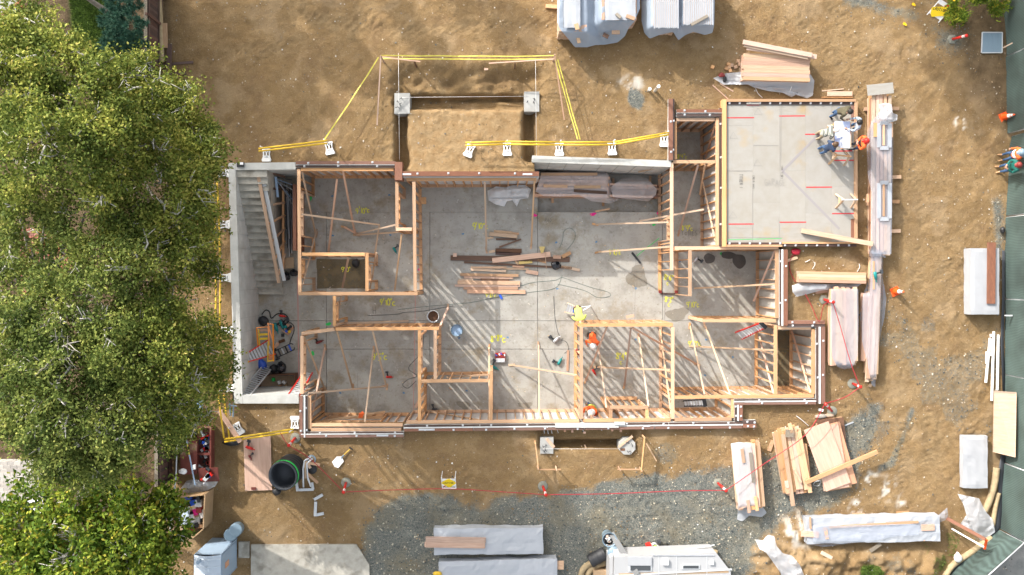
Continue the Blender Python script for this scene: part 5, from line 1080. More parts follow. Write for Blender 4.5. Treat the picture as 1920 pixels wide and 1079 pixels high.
stick('ledger_board', 'short board on edge above the deck, near its top right corner', 'board', 1541, 183, 1599, 183, .03, .09, 'fir'); stick('ledger_board', 'wider pinkish board behind the short one above the deck', 'board', 1551, 176, 1598, 176, .20, .04, 'pink_fir'); stick('ledger_board', 'thin yellowish lath above the deck top right corner', 'board', 1541, 171, 1582, 167, .04, .03, 'pale_fir')
# --- wrapped bundle east of the deck
stick('sheet', 'greyish plywood scrap at the head of the long bundle east of the deck', 'sheet', 1626, 170, 1675, 165, .46, .02, 'deck', .5)
pile('lumber_stack', 'long lumber bundle east of the deck, half under plastic', 'lumber stack', 1653, 328, 90, 300, 36, 5, 5, GL, ['fir', 'pale_fir', 'pink_fir', 'treated'], .10, None, 5, 2.5)
for x, y, l in ((1632, 205, 'top left'), (1676, 204, 'top right'), (1680, 333, 'middle right'), (1677, 378, 'lower right, doubled'), (1628, 375, 'left, turned'), (1679, 434, 'bottom right')):
    if 'left, turned' in l: stick('bearer', 'bearer lying along the left side of the bundle east of the deck', 'board', x, y - 11, x, y + 11, .15, .1, 'fir')
    else: stick('bearer', 'bearer poking out at the ' + l + ' of the bundle east of the deck', 'board', x - 12, y, x + 9, y + rnd.uniform(-1, 1), .15, .1, 'fir')
drape('plastic_sheet', 'clear plastic pulled over the long bundle east of the deck', [(1646, 215), (1672, 222), (1675, 260), (1674, 340), (1673, 400), (1671, 478), (1652, 477), (1633, 476), (1633, 400), (1634, 360), (1627, 330), (1625, 280), (1626, 250), (1634, 228)], [(1653, 340, 90, 300, 38, .43)], 'thin_plastic', wr=.07, seed=12, rings=16, n=130)
drape('crumpled_plastic', 'crumpled white plastic bunched at the head of the bundle east of the deck', [(1648, 196), (1660, 193), (1672, 196), (1674, 212), (1683, 216), (1682, 226), (1670, 230), (1655, 227), (1644, 220), (1650, 210)], [(1662, 210, 90, 30, 26, .6)], 'plastic_sheet', zg=.4, wr=.18, seed=13)
drape('crumpled_plastic', 'crumpled clear plastic knot at the foot of the bundle east of the deck', [(1630, 466), (1645, 468), (1660, 474), (1660, 484), (1652, 480), (1640, 488), (1630, 480)], [(1643, 474, 90, 14, 20, .3)], 'thin_plastic', zg=.1, wr=.2, seed=14)
for y0, y1, l in ((232, 277, 'upper'), (344, 410, 'lower')):
    t = thing('steel_channel', l + ' pale metal frame with a slot lying on the bundle east of the deck', 'frame', P(1658, y0, .46))
    for q in ((1648, y0, 1648, y1), (1668, y0, 1668, y1), (1650, y0 - 1, 1666, y0 - 1), (1650, y1 + 1, 1666, y1 + 1)): board('flange', P(q[0], q[1], .50), P(q[2], q[3], .50), .17, .03, M['wrap'], t)
    stick('plank', 'orange-brown lath inside the ' + l + ' metal frame on the bundle', 'board', 1657, y0 + 2, 1657, y1 - 4, .08, .04, 'fir', .48)
stick('plank', 'short plank on the left of the upper metal frame', 'board', 1641, 231, 1641, 257, .14, .05, 'fir', .46); stick('plank', 'short plank on the right of the upper metal frame', 'board', 1672, 230, 1672, 258, .09, .05, 'fir', .46)
# --- piles east of the basement
pile('lumber_stack', 'neat pinkish lumber pile east of the room with the damp stains', 'lumber stack', 1562, 520.5, 1.3, 126, 21, 4, 5, GL, ['pale_fir', 'pink_fir'], .09, None, 1)
drape('plastic_sheet', 'bluish plastic bunched below the neat pinkish lumber pile', [(1485, 536), (1500, 530), (1540, 533), (1585, 533), (1616, 532), (1605, 540), (1575, 542), (1540, 545), (1510, 553), (1494, 557), (1486, 548)], [(1520, 540, -5, 60, 8, .15)], 'plastic_sheet', wr=.12, seed=15, slope=.8)
pile('lumber_stack', 'plank stack under clear plastic between the east sill and the long white bundle', 'lumber stack', 1584, 612, 90, 140, 48, 7, 6, GL, ['pink_fir', 'pale_fir'], .09, None, 6)
drape('plastic_sheet', 'clear plastic over the plank stack crossed by the red tape', [(1558, 542), (1609, 542), (1610, 600), (1608, 668), (1598, 690), (1582, 693), (1570, 688), (1560, 670), (1557, 610)], [(1584, 612, 90, 148, 50, .44)], 'thin_plastic', wr=.05, seed=16, n=110)
stick('plank', 'short plank standing out left of the plank stack crossed by the tape', 'board', 1555, 572, 1555, 606, .12, .05, 'fir'); stick('plank', 'reddish board end sticking out under the bunched plastic', 'board', 1529, 548, 1560, 543, .18, .05, 'pink_fir')
pile('lumber_stack', 'narrow plank bundle inside the long wedge of plastic on the east side', 'lumber stack', 1640, 590, 92, 240, 20, 3, 4, GL, ['pale_fir', 'pink_fir'], .09, None, 8)
pile('lumber_stack', 'two pale planks lying left of the long wedge of plastic', 'lumber stack', 1624, 612, 91, 125, 16, 2, 3, GL, ['pale_fir', 'pink_fir'], .08, None, 5)
drape('plastic_sheet', 'long tapering wedge of plastic on the east side, narrowing to its lower end', [(1633, 470), (1656, 476), (1655, 520), (1662, 560), (1658, 598), (1648, 640), (1644, 690), (1641, 727), (1634, 722), (1626, 680), (1616, 640), (1612, 590), (1618, 555), (1630, 520)], [(1640, 590, 92, 236, 18, .3), (1624, 612, 91, 120, 14, .18)], 'thin_plastic', wr=.06, seed=17, n=120, slope=3)
drill('teal saw on the long wedge of plastic', 1640, 519, 80, 'teal', .36, 'circular_saw', 1.3); stick('plank', 'lath under the teal saw', 'board', 1638, 490, 1638, 543, .08, .04, 'fir', .32)
stick('plank', 'small pale board at the tip of the wedge of plastic', 'board', 1629, 722, 1634, 724, .14, .05, 'pale_fir'); stick('plank', 'brown scrap left of the wedge tip', 'board', 1622, 704, 1626, 716, .12, .05, 'brown_board')
stick('plank', 'pale lath leaning against the bolted east sill', 'board', 1474, 490, 1495, 483, .12, .05, 'pale_fir')
bag('red spool with a white tag by the sill corner below the deck', 1492, 472, .20, .14, .08, 'tape_red', 31, GL, False, 'spool', 'tape_spool')
for x0, y0, x1, y1, l in ((1511, 492, 1520, 487, 'curled white strap left of the neat lumber pile'), (1524, 505, 1529, 492, 'second curled white strap by the neat lumber pile'), (1609, 510, 1613, 495, 'white strap end above the neat lumber pile')): rope('strap', l, 'strap', [G3(x0, y0, .02), G3((x0 + x1) / 2 + 2, (y0 + y1) / 2 - 1, .04), G3(x1, y1, .02)], .012, 'white')
# --- piles south-east
pile('lumber_stack', 'lumber under clear plastic on the gravel, leftmost of the three southeast piles', 'lumber stack', 1401, 895, 85, 120, 40, 5, 6, GL, ['pink_fir', 'fir', 'pale_fir'], .09, None, 4)
drape('plastic_sheet', 'clear plastic over the leftmost of the three southeast piles', [(1370, 832), (1385, 829), (1411, 832), (1414, 860), (1420, 900), (1426, 945), (1438, 962), (1428, 970), (1405, 967), (1392, 978), (1382, 975), (1384, 945), (1376, 890), (1373, 855)], [(1396, 892, 85, 116, 36, .44)], 'plastic_sheet', wr=.06, seed=18, n=110)
for x0, y0, x1, y1, m, l in ((1391, 842, 1395, 868, 'fir', 'upper'), (1402, 938, 1405, 962, 'pink_fir', 'lower left'), (1416, 931, 1420, 958, 'fir', 'lower right'), (1407, 849, 1413, 905, 'grey_wood', 'long grey')): stick('loose_board', l + ' board holding the plastic on the leftmost southeast pile', 'board', x0, y0, x1, y1, .13, .05, m, .47)
pile('lumber_stack', 'orange-brown planks along the right side of the leftmost southeast pile', 'lumber stack', 1424, 890, 85, 122, 12, 2, 5, GL, ['fir'], .09, None, 5)
pile('lumber_stack', 'unwrapped plank pile in the middle of the three southeast piles', 'lumber stack', 1487, 865, 80, 118, 50, 7, 4, GL, ['fir', 'pale_fir', 'pink_fir'], .10, None, 6, wj=.25)
stick('plank', 'longest orange plank sticking out below the unwrapped southeast pile', 'board', 1468, 815, 1487, 949, .17, .06, 'fir', .36); stick('plank', 'pale plank leaning over the unwrapped southeast pile', 'board', 1489, 880, 1502, 905, .10, .05, 'fir', .36)
for x0, y0, x1, y1, m, l in ((1480, 794, 1485, 812, 'fir', 'stub above the unwrapped southeast pile'), (1442, 846, 1449, 826, 'fir', 'small plank lying left of the unwrapped pile'), (1474, 902, 1476, 915, 'pink_fir', 'pink block low on the unwrapped pile'), (1475, 916, 1477, 926, 'fir', 'lowest block on the unwrapped pile'), (1473, 813, 1488, 813, 'grey_wood', 'grey square block at the top of the unwrapped pile'), (1384, 951, 1388, 955, 'pale_fir', 'pale block at the foot of the wrapped southeast pile')): stick('loose_board', l, 'board', x0, y0, x1, y1, .15 if 'square' not in l else .32, .06, m, None if 'lying' in l or 'foot' in l else .37)
for x0, y0, x1, y1, l in ((1507, 832, 1517, 918, 'batten just right of the unwrapped southeast pile'),): stick('plank', l, 'board', x0, y0, x1, y1, .16, .3, 'fir')
b = 0
t = thing('plywood_stack', 'fanned stack of pinkish plywood, rightmost of the three southeast piles', 'plywood stack', P(1556, 855, .3))
for i, (cx, cy, a, L, W, m) in enumerate(((1563, 846, 84, 122, 50, 'brown_board'), (1562, 858, 80, 122, 50, 'fir'), (1566, 855, 74, 120, 50, 'pink_plywood'), (1558, 858, 80, 120, 48, 'pink_plywood'), (1551, 856, 70, 122, 49, 'pink_plywood'))):
    z = .02 + i * .055; u = dirv(a) * S(L / 2, z); c = P(cx, cy, z); board('plywood_sheet', c - u, c + u, S(W, z), .04, M[m], t)
stick('plank', 'long plank lying slantwise across the fanned plywood stack', 'board', 1511, 905, 1645, 847, .17, .07, 'fir', .34)
for i, (x0, y0, x1, y1, m) in enumerate(((1528, 781, 1563, 778, 'pale_fir'), (1529, 792, 1560, 784, 'brown_board'), (1530, 796, 1582, 788, 'fir'), (1532, 792, 1578, 784, 'fir'), (1540, 801, 1581, 796, 'pink_fir'))): stick('batten', ('pale', 'dark', 'lower long', 'upper long', 'wide pinkish')[i] + ' batten at the head of the fanned plywood stack', 'board', x0, y0, x1, y1, .12, .05, m, None, None, .02 * i)
bag('crumpled grey-green rag at the head of the fanned plywood', 1540, 781, .22, .10, .06, 'deck', 33, GL, False, 'rag', 'rag')
stick('plank', 'white cut pipe near the red post at the corner', 'pipe', 1535, 768, 1543, 770, .11, .1, 'pvc'); t = stick('pipe', 'grey pipe sticking out from the head of the fanned plywood', 'pipe', 1584, 798, 1600, 792, .05, .05, 'steel')
rope('strap', 'white plastic strap lying between the sill jog and the southeast piles', 'strap', [G3(1495, 781, .03), G3(1504, 788, .05), G3(1518, 800, .03)], .014, 'white'); rope('strap', 'grey wire hoop between the unwrapped pile and the plywood', 'wire', [G3(1528, 905, .03), G3(1538, 902, .1), G3(1536, 912, .06), G3(1526, 910, .04), G3(1530, 904, .05)], .01, 'steel')
# --- white bundles
wrapbox('wrapped_bundle', 'long white wrapped bundle at the foot of the haul road', 1638, 994, -1.2, 250, 48, .55, 'wrap', seed=1, cr=.055)
drape('plastic_sheet', 'crumpled clear plastic along the lower side of the long white bundle', [(1513, 985), (1530, 980), (1600, 984), (1680, 980), (1728, 984), (1722, 1004), (1680, 1006), (1640, 1014), (1590, 1020), (1545, 1026), (1520, 1022), (1516, 1000)], [(1625, 1000, -1.2, 200, 30, .47)], 'thin_plastic', wr=.10, seed=19, n=110)
for x0, y0, x1, y1, m, l, w in ((1555, 989, 1722, 979, 'fir', 'long batten along the top of the white bundle', .10), (1502, 1001, 1535, 1003, 'pink_fir', 'pinkish board at the left end of the white bundle', .24), (1728, 990, 1752, 989, 'pink_fir', 'pinkish square board at the right end of the white bundle', .26), (1730, 1014, 1736, 998, 'fir', 'short board hanging off the right end of the white bundle', .15), (1519, 970, 1520, 992, 'fir', 'orange lath at the left edge of the white bundle', .07), (1547, 990, 1551, 1011, 'pink_fir', 'small board under the clear plastic of the white bundle', .14)): stick('loose_board', l, 'board', x0, y0, x1, y1, w, .05, m, .46 if 'hanging' not in l else .38)
for x0, y0, x1, y1, l in ((1598, 965.5, 1621, 965.5, 'left board on the dirt above the white bundle'), (1681, 963, 1704, 962, 'right board on the dirt above the white bundle'), (1631, 1034, 1651, 1020, 'greyish board on the dirt below the white bundle'), (1540, 1036, 1560, 1047, 'pinkish board on the bank below the white bundle')): stick('loose_board', l, 'board', x0, y0, x1, y1, .15, .05, 'pink_fir' if 'pink' in l else 'grey_wood' if 'grey' in l else 'fir')
drape('plastic_sheet', 'grey plastic sheet tossed by the bend of the fence', [(1795, 926), (1812, 930), (1836, 935), (1842, 948), (1850, 962), (1862, 975), (1866, 998), (1852, 1008), (1838, 1014), (1832, 1000), (1815, 994), (1800, 984), (1812, 966), (1806, 945)], [(1830, 965, 60, 50, 20, .1)], 'plastic_sheet', wr=.12, seed=20, slope=.5)
drape('plastic_sheet', 'long twist of pale plastic on the spoil bank', [(1416, 1012), (1430, 1014), (1440, 1003), (1452, 1006), (1456, 1024), (1468, 1038), (1485, 1042), (1500, 1060), (1512, 1090), (1470, 1092), (1462, 1072), (1450, 1055), (1436, 1036), (1424, 1030)], [(1465, 1050, 40, 60, 14, .55)], 'plastic_sheet', wr=.14, seed=21, slope=.7)
drape('plastic_sheet', 'little flap of clear plastic at the right end of the white bundle', [(1760, 966), (1776, 952), (1778, 968), (1772, 976), (1762, 980)], [(1768, 968, 0, 8, 8, .3)], 'thin_plastic', wr=.08, seed=22, slope=.6)
for cx, cy, L, W, l in ((916, 1015.5, 205, 49, 'white wrapped bundle lying on the gravel with pinkish planks on it'), (934, 1068, 222, 34, 'lower white wrapped bundle cut off by the bottom edge')):
    wrapbox('wrapped_bundle', l, cx, cy, -.4 if cy < 1050 else -1.5, L, W, .5, 'wrap', seed=int(cx), cr=.05)
pile('planks', 'pair of pinkish planks on the upper white bundle on the gravel', 'planks', 853, 1018, 1, 112, 20, 2, 2, .42, ['pink_fir'], .04, None, 2)
stick('plank', 'yellow board end right of the lower white bundle', 'board', 1034, 1060, 1057, 1060, .36, .07, 'fir', .2); stick('bearer', 'little bearer end above the lower white bundle', 'board', 872, 1054, 877, 1054, .14, .1, 'fir'); bag('yellow rag at the left end of the lower white bundle', 820, 1076, .2, .1, .1, 'yellow', 41, .4, False, 'rag', 'rag')
wrapbox('foam_block', 'white foam pack with a dark red plank on it, by the fence', 1847, 528, 90, 124, 54, .55, 'foam', seed=7, cr=.02, cat='foam pack')
stick('plank', 'dark red plank lying on the white foam pack', 'board', 1859, 455, 1858, 570, .34, .06, 'treated', .47)
wrapbox('foam_block', 'white foam sheet pack below the leaning plywood by the fence', 1829, 867, 90, 98, 46, .30, 'foam', seed=8, cr=.03, cat='foam pack')
for i, (x0, y0, x1, y1, m) in enumerate(((1864, 622, 1861, 752, 'longest white pipe leaning by the fence'), (1857, 634, 1850, 718, 'second white pipe from the left by the fence'), (1872, 628, 1871, 732, 'rightmost white pipe by the fence'), (1862, 636, 1860, 668, 'short white pipe between the long ones by the fence'), (1851, 660, 1850, 682, 'shortest white pipe, left of the others by the fence'), (1859, 627, 1859, 632, 'stubby white pipe end on the fence pipes'))):
    mb = MB(); mb.tube([G3(x0, y0, .10), G3(x1, y1, .10)], .055, 10); tag(mb.build('white_pipe', M['pvc'], None, False), m, 'pipe', 'white pipes by the fence')
t = mesh('leaning_plywood', [P(*q) for q in ((1864, 733, .9), (1906, 736, 1.0), (1904, 858, 1.0), (1862, 848, .02))] + [P(*q) + Vector((0, 0, -.03)) for q in ((1864, 733, .9), (1906, 736, 1.0), (1904, 858, 1.0), (1862, 848, .02))], [(3, 2, 1, 0), (4, 5, 6, 7), (0, 1, 5, 4), (1, 2, 6, 5), (2, 3, 7, 6), (3, 0, 4, 7)], M['plywood']); tag(t, 'big plywood sheet leaning on the fence above the foam pack', 'plywood sheet')
t = thing('grate_panel', 'dark ribbed panel lying by the fence at the top right', 'panel', G3(1860, 80))
for q in ((1842, 61, 1880, 61), (1842, 99, 1878, 99), (1842, 61, 1841, 99), (1880, 61, 1879, 99)): board('edge', G3(q[0], q[1], .06), G3(q[2], q[3], .06), .04, .04, M['galvanised'], t)
for i in range(10): board('slat', G3(1845 + i * 3.65, 62, .05), G3(1844 + i * 3.65, 98, .05), .075, .03, M['bin_grey'], t)
for x, y, l, h in ((1217, 169, 'shorter of the two white standpipes beside the gravel heap', .35), (1229, 169.5, 'taller of the two white standpipes beside the gravel heap', .95)):
    mb = MB(); c = G3(x, y, -.1); mb.lathe([(.06, 0), (.06, h), (.075, h), (.075, h + .1), (.045, h + .1), (.045, h + .02), (.001, h + .02)], c, 12); tag(mb.build('standpipe', M['pvc'], None, True), l, 'pipe')
# --- footings
def footing(label, x, y, w, d, z0, z1, rot=0, hx=False):
    t = thing('concrete_footing', label, 'footing', P(x, y, z0)); c = P(x, y, z1); n = 8 if hx else 4; pts = []
    for k in range(n):
        a = 2 * math.pi * (k + .5) / n; r = (1.36 if not hx else .92 / max(abs(math.cos(a)), abs(math.sin(a)))) * rnd.uniform(.96, 1.03); pts.append((c.x + S(w, z1) / 2 * r * math.cos(a + rot) , c.y + S(d, z1) / 2 * r * math.sin(a + rot)))
    b = MB(); b.prism(pts, z0, z1); b.build('block', M['grey_concrete'], t)
    for k in range(4): p = c + Vector((rnd.uniform(-.2, .2), rnd.uniform(-.25, .2), 0)); b = MB(); b.tube([p, p + Vector((0, 0, .35)), p + Vector((rnd.uniform(-.15, .15), rnd.uniform(-.12, .12), .38))], .014, 6); b.build('rebar', M['dark_steel'], t)
    return t
footing('pale concrete footing at the left corner of the top trench', 754, 194, 30, 40, -.9, -.05); footing('squarer concrete footing at the right corner of the top trench', 997, 191, 30, 40, -.9, -.03)
footing('concrete entry footing with a board on it, left of the bottom trench', 1025, 836, 26, 32, -.8, -.05); footing('concrete entry footing with a square hole, right of the bottom trench', 1176, 837, 34, 34, -.8, -.03, hx=True)
stick('loose_board', 'pinkish board on the left entry footing', 'board', 1025, 823, 1039, 839, .12, .05, 'pink_fir', -.03); stick('loose_board', 'pale board across the right entry footing', 'board', 1160, 839, 1186, 818, .10, .05, 'pale_fir', -.01); stick('loose_board', 'stub of wood standing in the bottom trench', 'board', 1096, 834, 1099, 842, .06, .06, 'pale_fir', -.5)
o = block('footing_hole', 1163, 841, 1172, 846, -.028, -.024, M['brown_board']); tag(o, 'brown square pocket in the right entry footing', 'pocket')
for i, (x, y, dx, dy) in enumerate(((1057, 802, 2, 6), (1072, 802, 1, 7), (1090, 803, 6, 8), (1106, 803, 2, 3), (1124, 803, 5, 5), (1144, 802, 4, 5), (1158, 802, 6, 6), (1043, 803, 4, 9))):
    t = thing('rebar_dowel', ('leftmost capped', 'second capped', 'middle capped', 'shorter bare', 'longer bare', 'fourth capped', 'rightmost capped', 'leftmost bare')[i] + ' rebar dowel sticking out of the lintel above the entry', 'dowel', P(x, y, -.05), 'dowels above the entry'); p = P(x, y, -.02); q = P(x + dx, y + dy, -.02); b = MB(); b.tube([p, q], .012, 6); b.build('bar', M['galvanised'], t)
    if i in (0, 1, 2, 5, 6): b = MB(); b.box(q, (.085, .085, .085), rnd.uniform(-.3, .3)); b.build('cap', M['pink_plywood'], t)
o = block('concrete_lintel', 1041, 794.5, 1160, 802.5, -.2, .19, M['concrete']); tag(o, 'pale concrete lintel over the entry with rebar dowels', 'lintel')
o = block('steel_bracket', 1152, 791.5, 1172, 797, .19, .23, M['galvanised']); tag(o, 'grey galvanised strap at the right end of the entry lintel', 'bracket')
for x0, x1, y, l in ((785, 815, 806, 'left'), (706, 728, 817, 'far left'), (1206, 1219, 799, 'middle'), (1397, 1425, 753.5, 'right'), (753, 771, 327, 'top left'), (980, 998, 327, 'top right')): o = block('tie_strap', x0, y - 1.6, x1, y + 1.6, .15, .165, M['galvanised']); tag(o, 'galvanised tie strap on the sill, %s one' % l, 'strap')
for i, (x, y) in enumerate(((1019, 801), (1026, 802), (1033, 801))): b = MB(); b.tube([P(x, y, .15), P(x + 1, y + 6, -.3), P(x + 2, y + 12, -.3)], .02, 6); tag(b.build('conduit', M['galvanised']), 'bent conduit dropping from the sill to the left entry footing, %s' % ('left', 'middle', 'right')[i], 'conduit')
def batter(label, pts, stakes):
    t = thing('batter_board', label, 'batter boards', G3(*pts[0]))
    for a, b_ in zip(pts, pts[1:]): board('rail', G3(*a, .62), G3(*b_, .62), .04, .09, M['fir'], t)
    for x, y in stakes: p = G3(x, y, -.1); board('stake', p, p + Vector((0, 0, .85)), .05, .05, M['fir'], t)
    return t
batter('left set of batter boards by the entry footing', [(1003, 829), (1009, 876)], [(1003, 828), (1008, 874)]); batter('crosswise batter board below the left entry footing', [(1011, 876), (1050, 876)], [(1042, 876)])
batter('right set of batter boards by the entry footing', [(1205, 818), (1199, 880)], [(1205, 817), (1200, 878)]); batter('crosswise batter board below the right entry footing', [(1155, 876), (1196, 876)], [(1160, 877)])
stick('stake', 'thin stake leaning right of the right batter boards', 'stake', 1212, 832, 1231, 865, .05, .04, 'pale_fir', None, None, .2)
for a, b_, l in (((1019, 842), (1160, 842), 'string along the bottom trench'), ((754, 183), (990, 181), 'string along the top trench'), ((747, 100), (749, 300), 'string down the left run of the top trench'), ((1004, 110), (1006, 300), 'string down the right run of the top trench')): rope('string_line', l, 'string', [G3(*a, 0) * 1, G3(*b_, 0)] if False else [P(*a, -.02), P(*b_, -.02)], .006, 'white', 4, 1)
stick('chip', 'small pink offcut on the bank above the top trench', 'board', 908, 130, 915, 129, .12, .04, 'pink_fir')
# --- guard rails
def stand(label, x, y, ang, n='rail_stand'):
    """white plastic rail stand lying flat: waisted frame with a T in the window, foot bar"""
    t = thing(n, label, 'barrier stand', G3(x, y), 'white plastic stands of the yellow rail'); u = dirv(ang); v = Vector((-u.y, u.x, 0)); c = G3(x, y, .05)
    def q(a, b_): p = c + v * a * .023 + u * b_ * .023; return Vector((p.x, p.y, c.z))
    for s in (-1, 1):
        b = MB(); b.tube([q(s * 7.5, -11), q(s * 6.2, -8), q(s * 5.2, -2), q(s * 6.0, 4), q(s * 8.3, 10)], [.032, .03, .028, .03, .036], 6); b.build('side', M['barrier_plastic'], t, True)
    b = MB(); b.bar(q(-8, 9.2), q(8, 9.2), .13, .07); b.build('foot', M['barrier_plastic'], t); b = MB(); b.bar(q(-7.5, -10.5), q(7.5, -10.5), .07, .07); b.build('head', M['barrier_plastic'], t)
    b = MB(); b.bar(q(0, -9), q(0, 2), .05, .05); b.bar(q(-3.5, -7), q(3.5, -7), .06, .05); b.build('post', M['barrier_plastic'], t); b = MB(); b.bar(q(-4.8, 3.6), q(4.8, 3.6), .13, .05); b.build('crossbar', M['barrier_plastic'], t)
    for k in (-2.4, 0, 2.4): b = MB(); b.box(q(k, 3.8) + Vector((0, 0, .03)), (.03, .03, .02)); b.build('socket', M['dark_steel'], t)
    b = MB(); b.tube([q(0, -10.5), q(0, -10.5) + Vector((0, 0, 1.0))], .025, 8); b.build('upright', M['barrier_plastic'], t)
    return t
stands = [(499, 291, 90, 'white rail stand at the left end of the top rail'), (617, 278, 80, 'white rail stand at the corner of the top rail'), (880, 283, 62 + 50, 'tilted white rail stand at the left end of the dirt pad rail'), (951, 280, 88, 'second white rail stand on the dirt pad rail'), (1049, 280, 90, 'white rail stand above the pale retaining wall, left'), (1148, 279, 88, 'white rail stand above the pale retaining wall, right'), (1246, 263, 90, 'white rail stand beside the small closet'),
          (420, 324, 0, 'topmost white rail stand on the west side'), (421, 421, 0, 'second white rail stand on the west side'), (422, 521, 0, 'third white rail stand on the west side'), (426, 621, 0, 'fourth white rail stand on the west side'), (552, 793, -90, 'white rail stand under the southwest corner sill'), (446, 805, 60, 'half-hidden white rail stand under the pink plank'), (436, 728, 0, 'fifth white rail stand on the west side')]
for x, y, a, l in stands: stand(l, x, y, a)
def rails(label, pts, sep=6, h=.95, r=.038, rope_=False, dx=0, dy=1):
    t = thing('yellow_rail', label, 'guard rail', P(*pts[0], h), 'yellow rails round the pit')
    for k in range(2):
        for a, b_ in zip(pts, pts[1:]):
            hh = h if k == 0 else h - .45
            p, q = P(a[0] + dx * sep * k, a[1] + dy * sep * k, hh + .0), P(b_[0] + dx * sep * k, b_[1] + dy * sep * k, hh)
            if rope_:
                n_ = 9; pp = [lerp(p, q, i / n_) + Vector((rnd.uniform(-.012, .012), rnd.uniform(-.012, .012), -.10 * math.sin(math.pi * i / n_))) for i in range(n_ + 1)]; b = MB()
                for i in range(n_): b.bar(pp[i], pp[i + 1], .045 + rnd.uniform(-.014, .01), .012, rnd.uniform(-.5, .5))
                b.build('rail', M['spray_rope'], t)
            else: b = MB(); b.tube([p, q], r, 8); b.build('rail', M['yellow'], t, True)
    return t
mat('spray_rope', (.66, .58, .10), rough=.6, noise=.35, nscale=6)
rails('yellow rail at the top left between two white stands', [(485, 279), (614, 264)], 5); rails('yellow rail along the dirt pad above the pale wall', [(873, 268), (947, 266), (1050, 267), (1150, 267)], 5); rails('yellow rail rising to the small closet', [(1152, 267), (1254, 249)], 4)
rails('yellow tape rail along the top of the terrace', [(714, 104), (1039, 105)], 6, rope_=True); rails('yellow tape rail slanting down the left of the terrace', [(710, 108), (608, 262)], 0.01, rope_=True, dx=1); rails('yellow tape rail slanting down the right of the terrace', [(1041, 112), (1083, 262)], 5, rope_=True, dx=1, dy=0)
rails('yellow rail down the west side of the stairwell', [(398, 318), (403, 420), (405, 520), (404, 650)], 8, dx=1, dy=0); rails('yellow rail slanting from the west side to the plank corner', [(409, 740), (420, 822)], 10, dx=1, dy=0); rails('yellow rail from the plank corner to the southwest sill', [(421, 824), (550, 805)], 5)
for x, y, x1, y1, l in ((714, 106, 707, 235, 'pink stake leaning below the left terrace corner'), (1040, 106, 1058, 225, 'pink stake leaning below the right terrace corner'), (716, 107, 788, 116, 'pink lath along the top left of the terrace'), (1039, 111, 917, 119, 'pink lath along the top right of the terrace')):
    o = board('stake', P(x, y, 1.0), P(x1, y1, .05 if 'stake' in l else .7), .05, .03, M['pink_fir']); tag(o, l, 'stake')
for x, y, l in ((714, 106, 'left'), (1040, 103, 'right'), (776, 113, 'inner left'), (966, 116, 'inner right')): p = P(x, y, 1.0); o = board('post', (p.x, p.y, -.5), (p.x, p.y, 1.05 if 'inner' not in l else .72), .05, .05, M['brown_board' if 'inner' in l else 'pink_fir']); tag(o, 'wooden post at the %s of the terrace rail' % l, 'post')
# --- delineators, cones, tape
def delineator(label, bx_, by_, tx, ty, h=1.05, base='round'):
    t = thing('delineator_post', label, 'delineator post', G3(bx_, by_), 'red delineator posts'); c = G3(bx_, by_, 0); top = P(tx, ty, GZ + h); n = 6 if base == 'hex' else 14
    b = MB(); b.lathe([(.22, 0), (.215, .04), (.12, .07), (.001, .07)], c, n); b.build('base', M['base_grey'], t); d = top - c
    b = MB(); b.tube([c + d * .05, c + d * .72], .055, 10); b.build('tube', M['red'], t, True)
    for f0, f1, m in ((.722, .80, 'white'), (.802, .83, 'red'), (.832, .90, 'white'), (.902, .96, 'red')): b = MB(); b.tube([c + d * f0, c + d * f1], .057, 10); b.build('band', M[m], t, True)
    b = MB(); b.tube([c + d * .962, c + d * .985, c + d], [.05, .075, .04], 10); b.build('grip', M['red'], t, True)
    return top - Vector((0, 0, .08))
T = {}
for k, l, a in (('a', 'delineator post at the southwest corner sill with tape tied on', (553, 822, 541, 836)), ('b', 'delineator post between the shovel and the caution board', (648, 906, 644, 924)), ('c', 'delineator post on the dirt above the gravel, below the left entry footing', (1018, 913, 1024, 929)), ('d', 'delineator post with a hexagonal base by the leftmost southeast pile', (1347, 907, 1362, 921)), ('e', 'delineator post by the head of the fanned plywood stack', (1562, 772, 1548, 758)), ('f', 'delineator post below the plank stack crossed by the tape', (1600, 720, 1614, 726)), ('g', 'delineator post beside the bunched plastic on the east side', (1546, 562, 1563, 567)), ('h', 'delineator post near the ribbed panel at the top right', (1787, 73, 1813, 67))):
    T[k] = delineator(l, *a, base='hex' if k in 'dgh' else 'round')
def cone(label, bx_, by_, tx, ty, h=.75):
    t = thing('traffic_cone', label, 'traffic cone', G3(bx_, by_)); c = G3(bx_, by_); d = P(tx, ty, GZ + h) - c; ax = d.normalized(); hl = d.length
    b = MB(); b.box(c + Vector((0, 0, .02)), (.36, .36, .04), .4); b.build('base', M['cone_orange'], t); R0 = .15
    for f0, f1, m in ((.02, .48, 'cone_orange'), (.48, .66, 'white'), (.66, .72, 'cone_orange'), (.72, .86, 'white'), (.86, 1, 'cone_orange')): b = MB(); b.lathe([(R0 * (1 - f0 * .85), f0 * hl), (R0 * (1 - f1 * .85), f1 * hl)] + ([(.001, hl)] if f1 == 1 else []), c, 16, axis=ax); b.build('cone_band', M[m], t, True)
cone('orange traffic cone alone on the haul road', 1680, 547, 1695, 547.5); cone('orange traffic cone against the fence by the gate', 1884, 219, 1903, 215)
def tape(label, pts, m='tape_red', r=.016): rope('barrier_tape', label, 'barrier tape', pts, r, m, 4, 5, 'red barrier tape', sag=.0)
gp = lambda x, y, h: P(x, y, GZ + h)
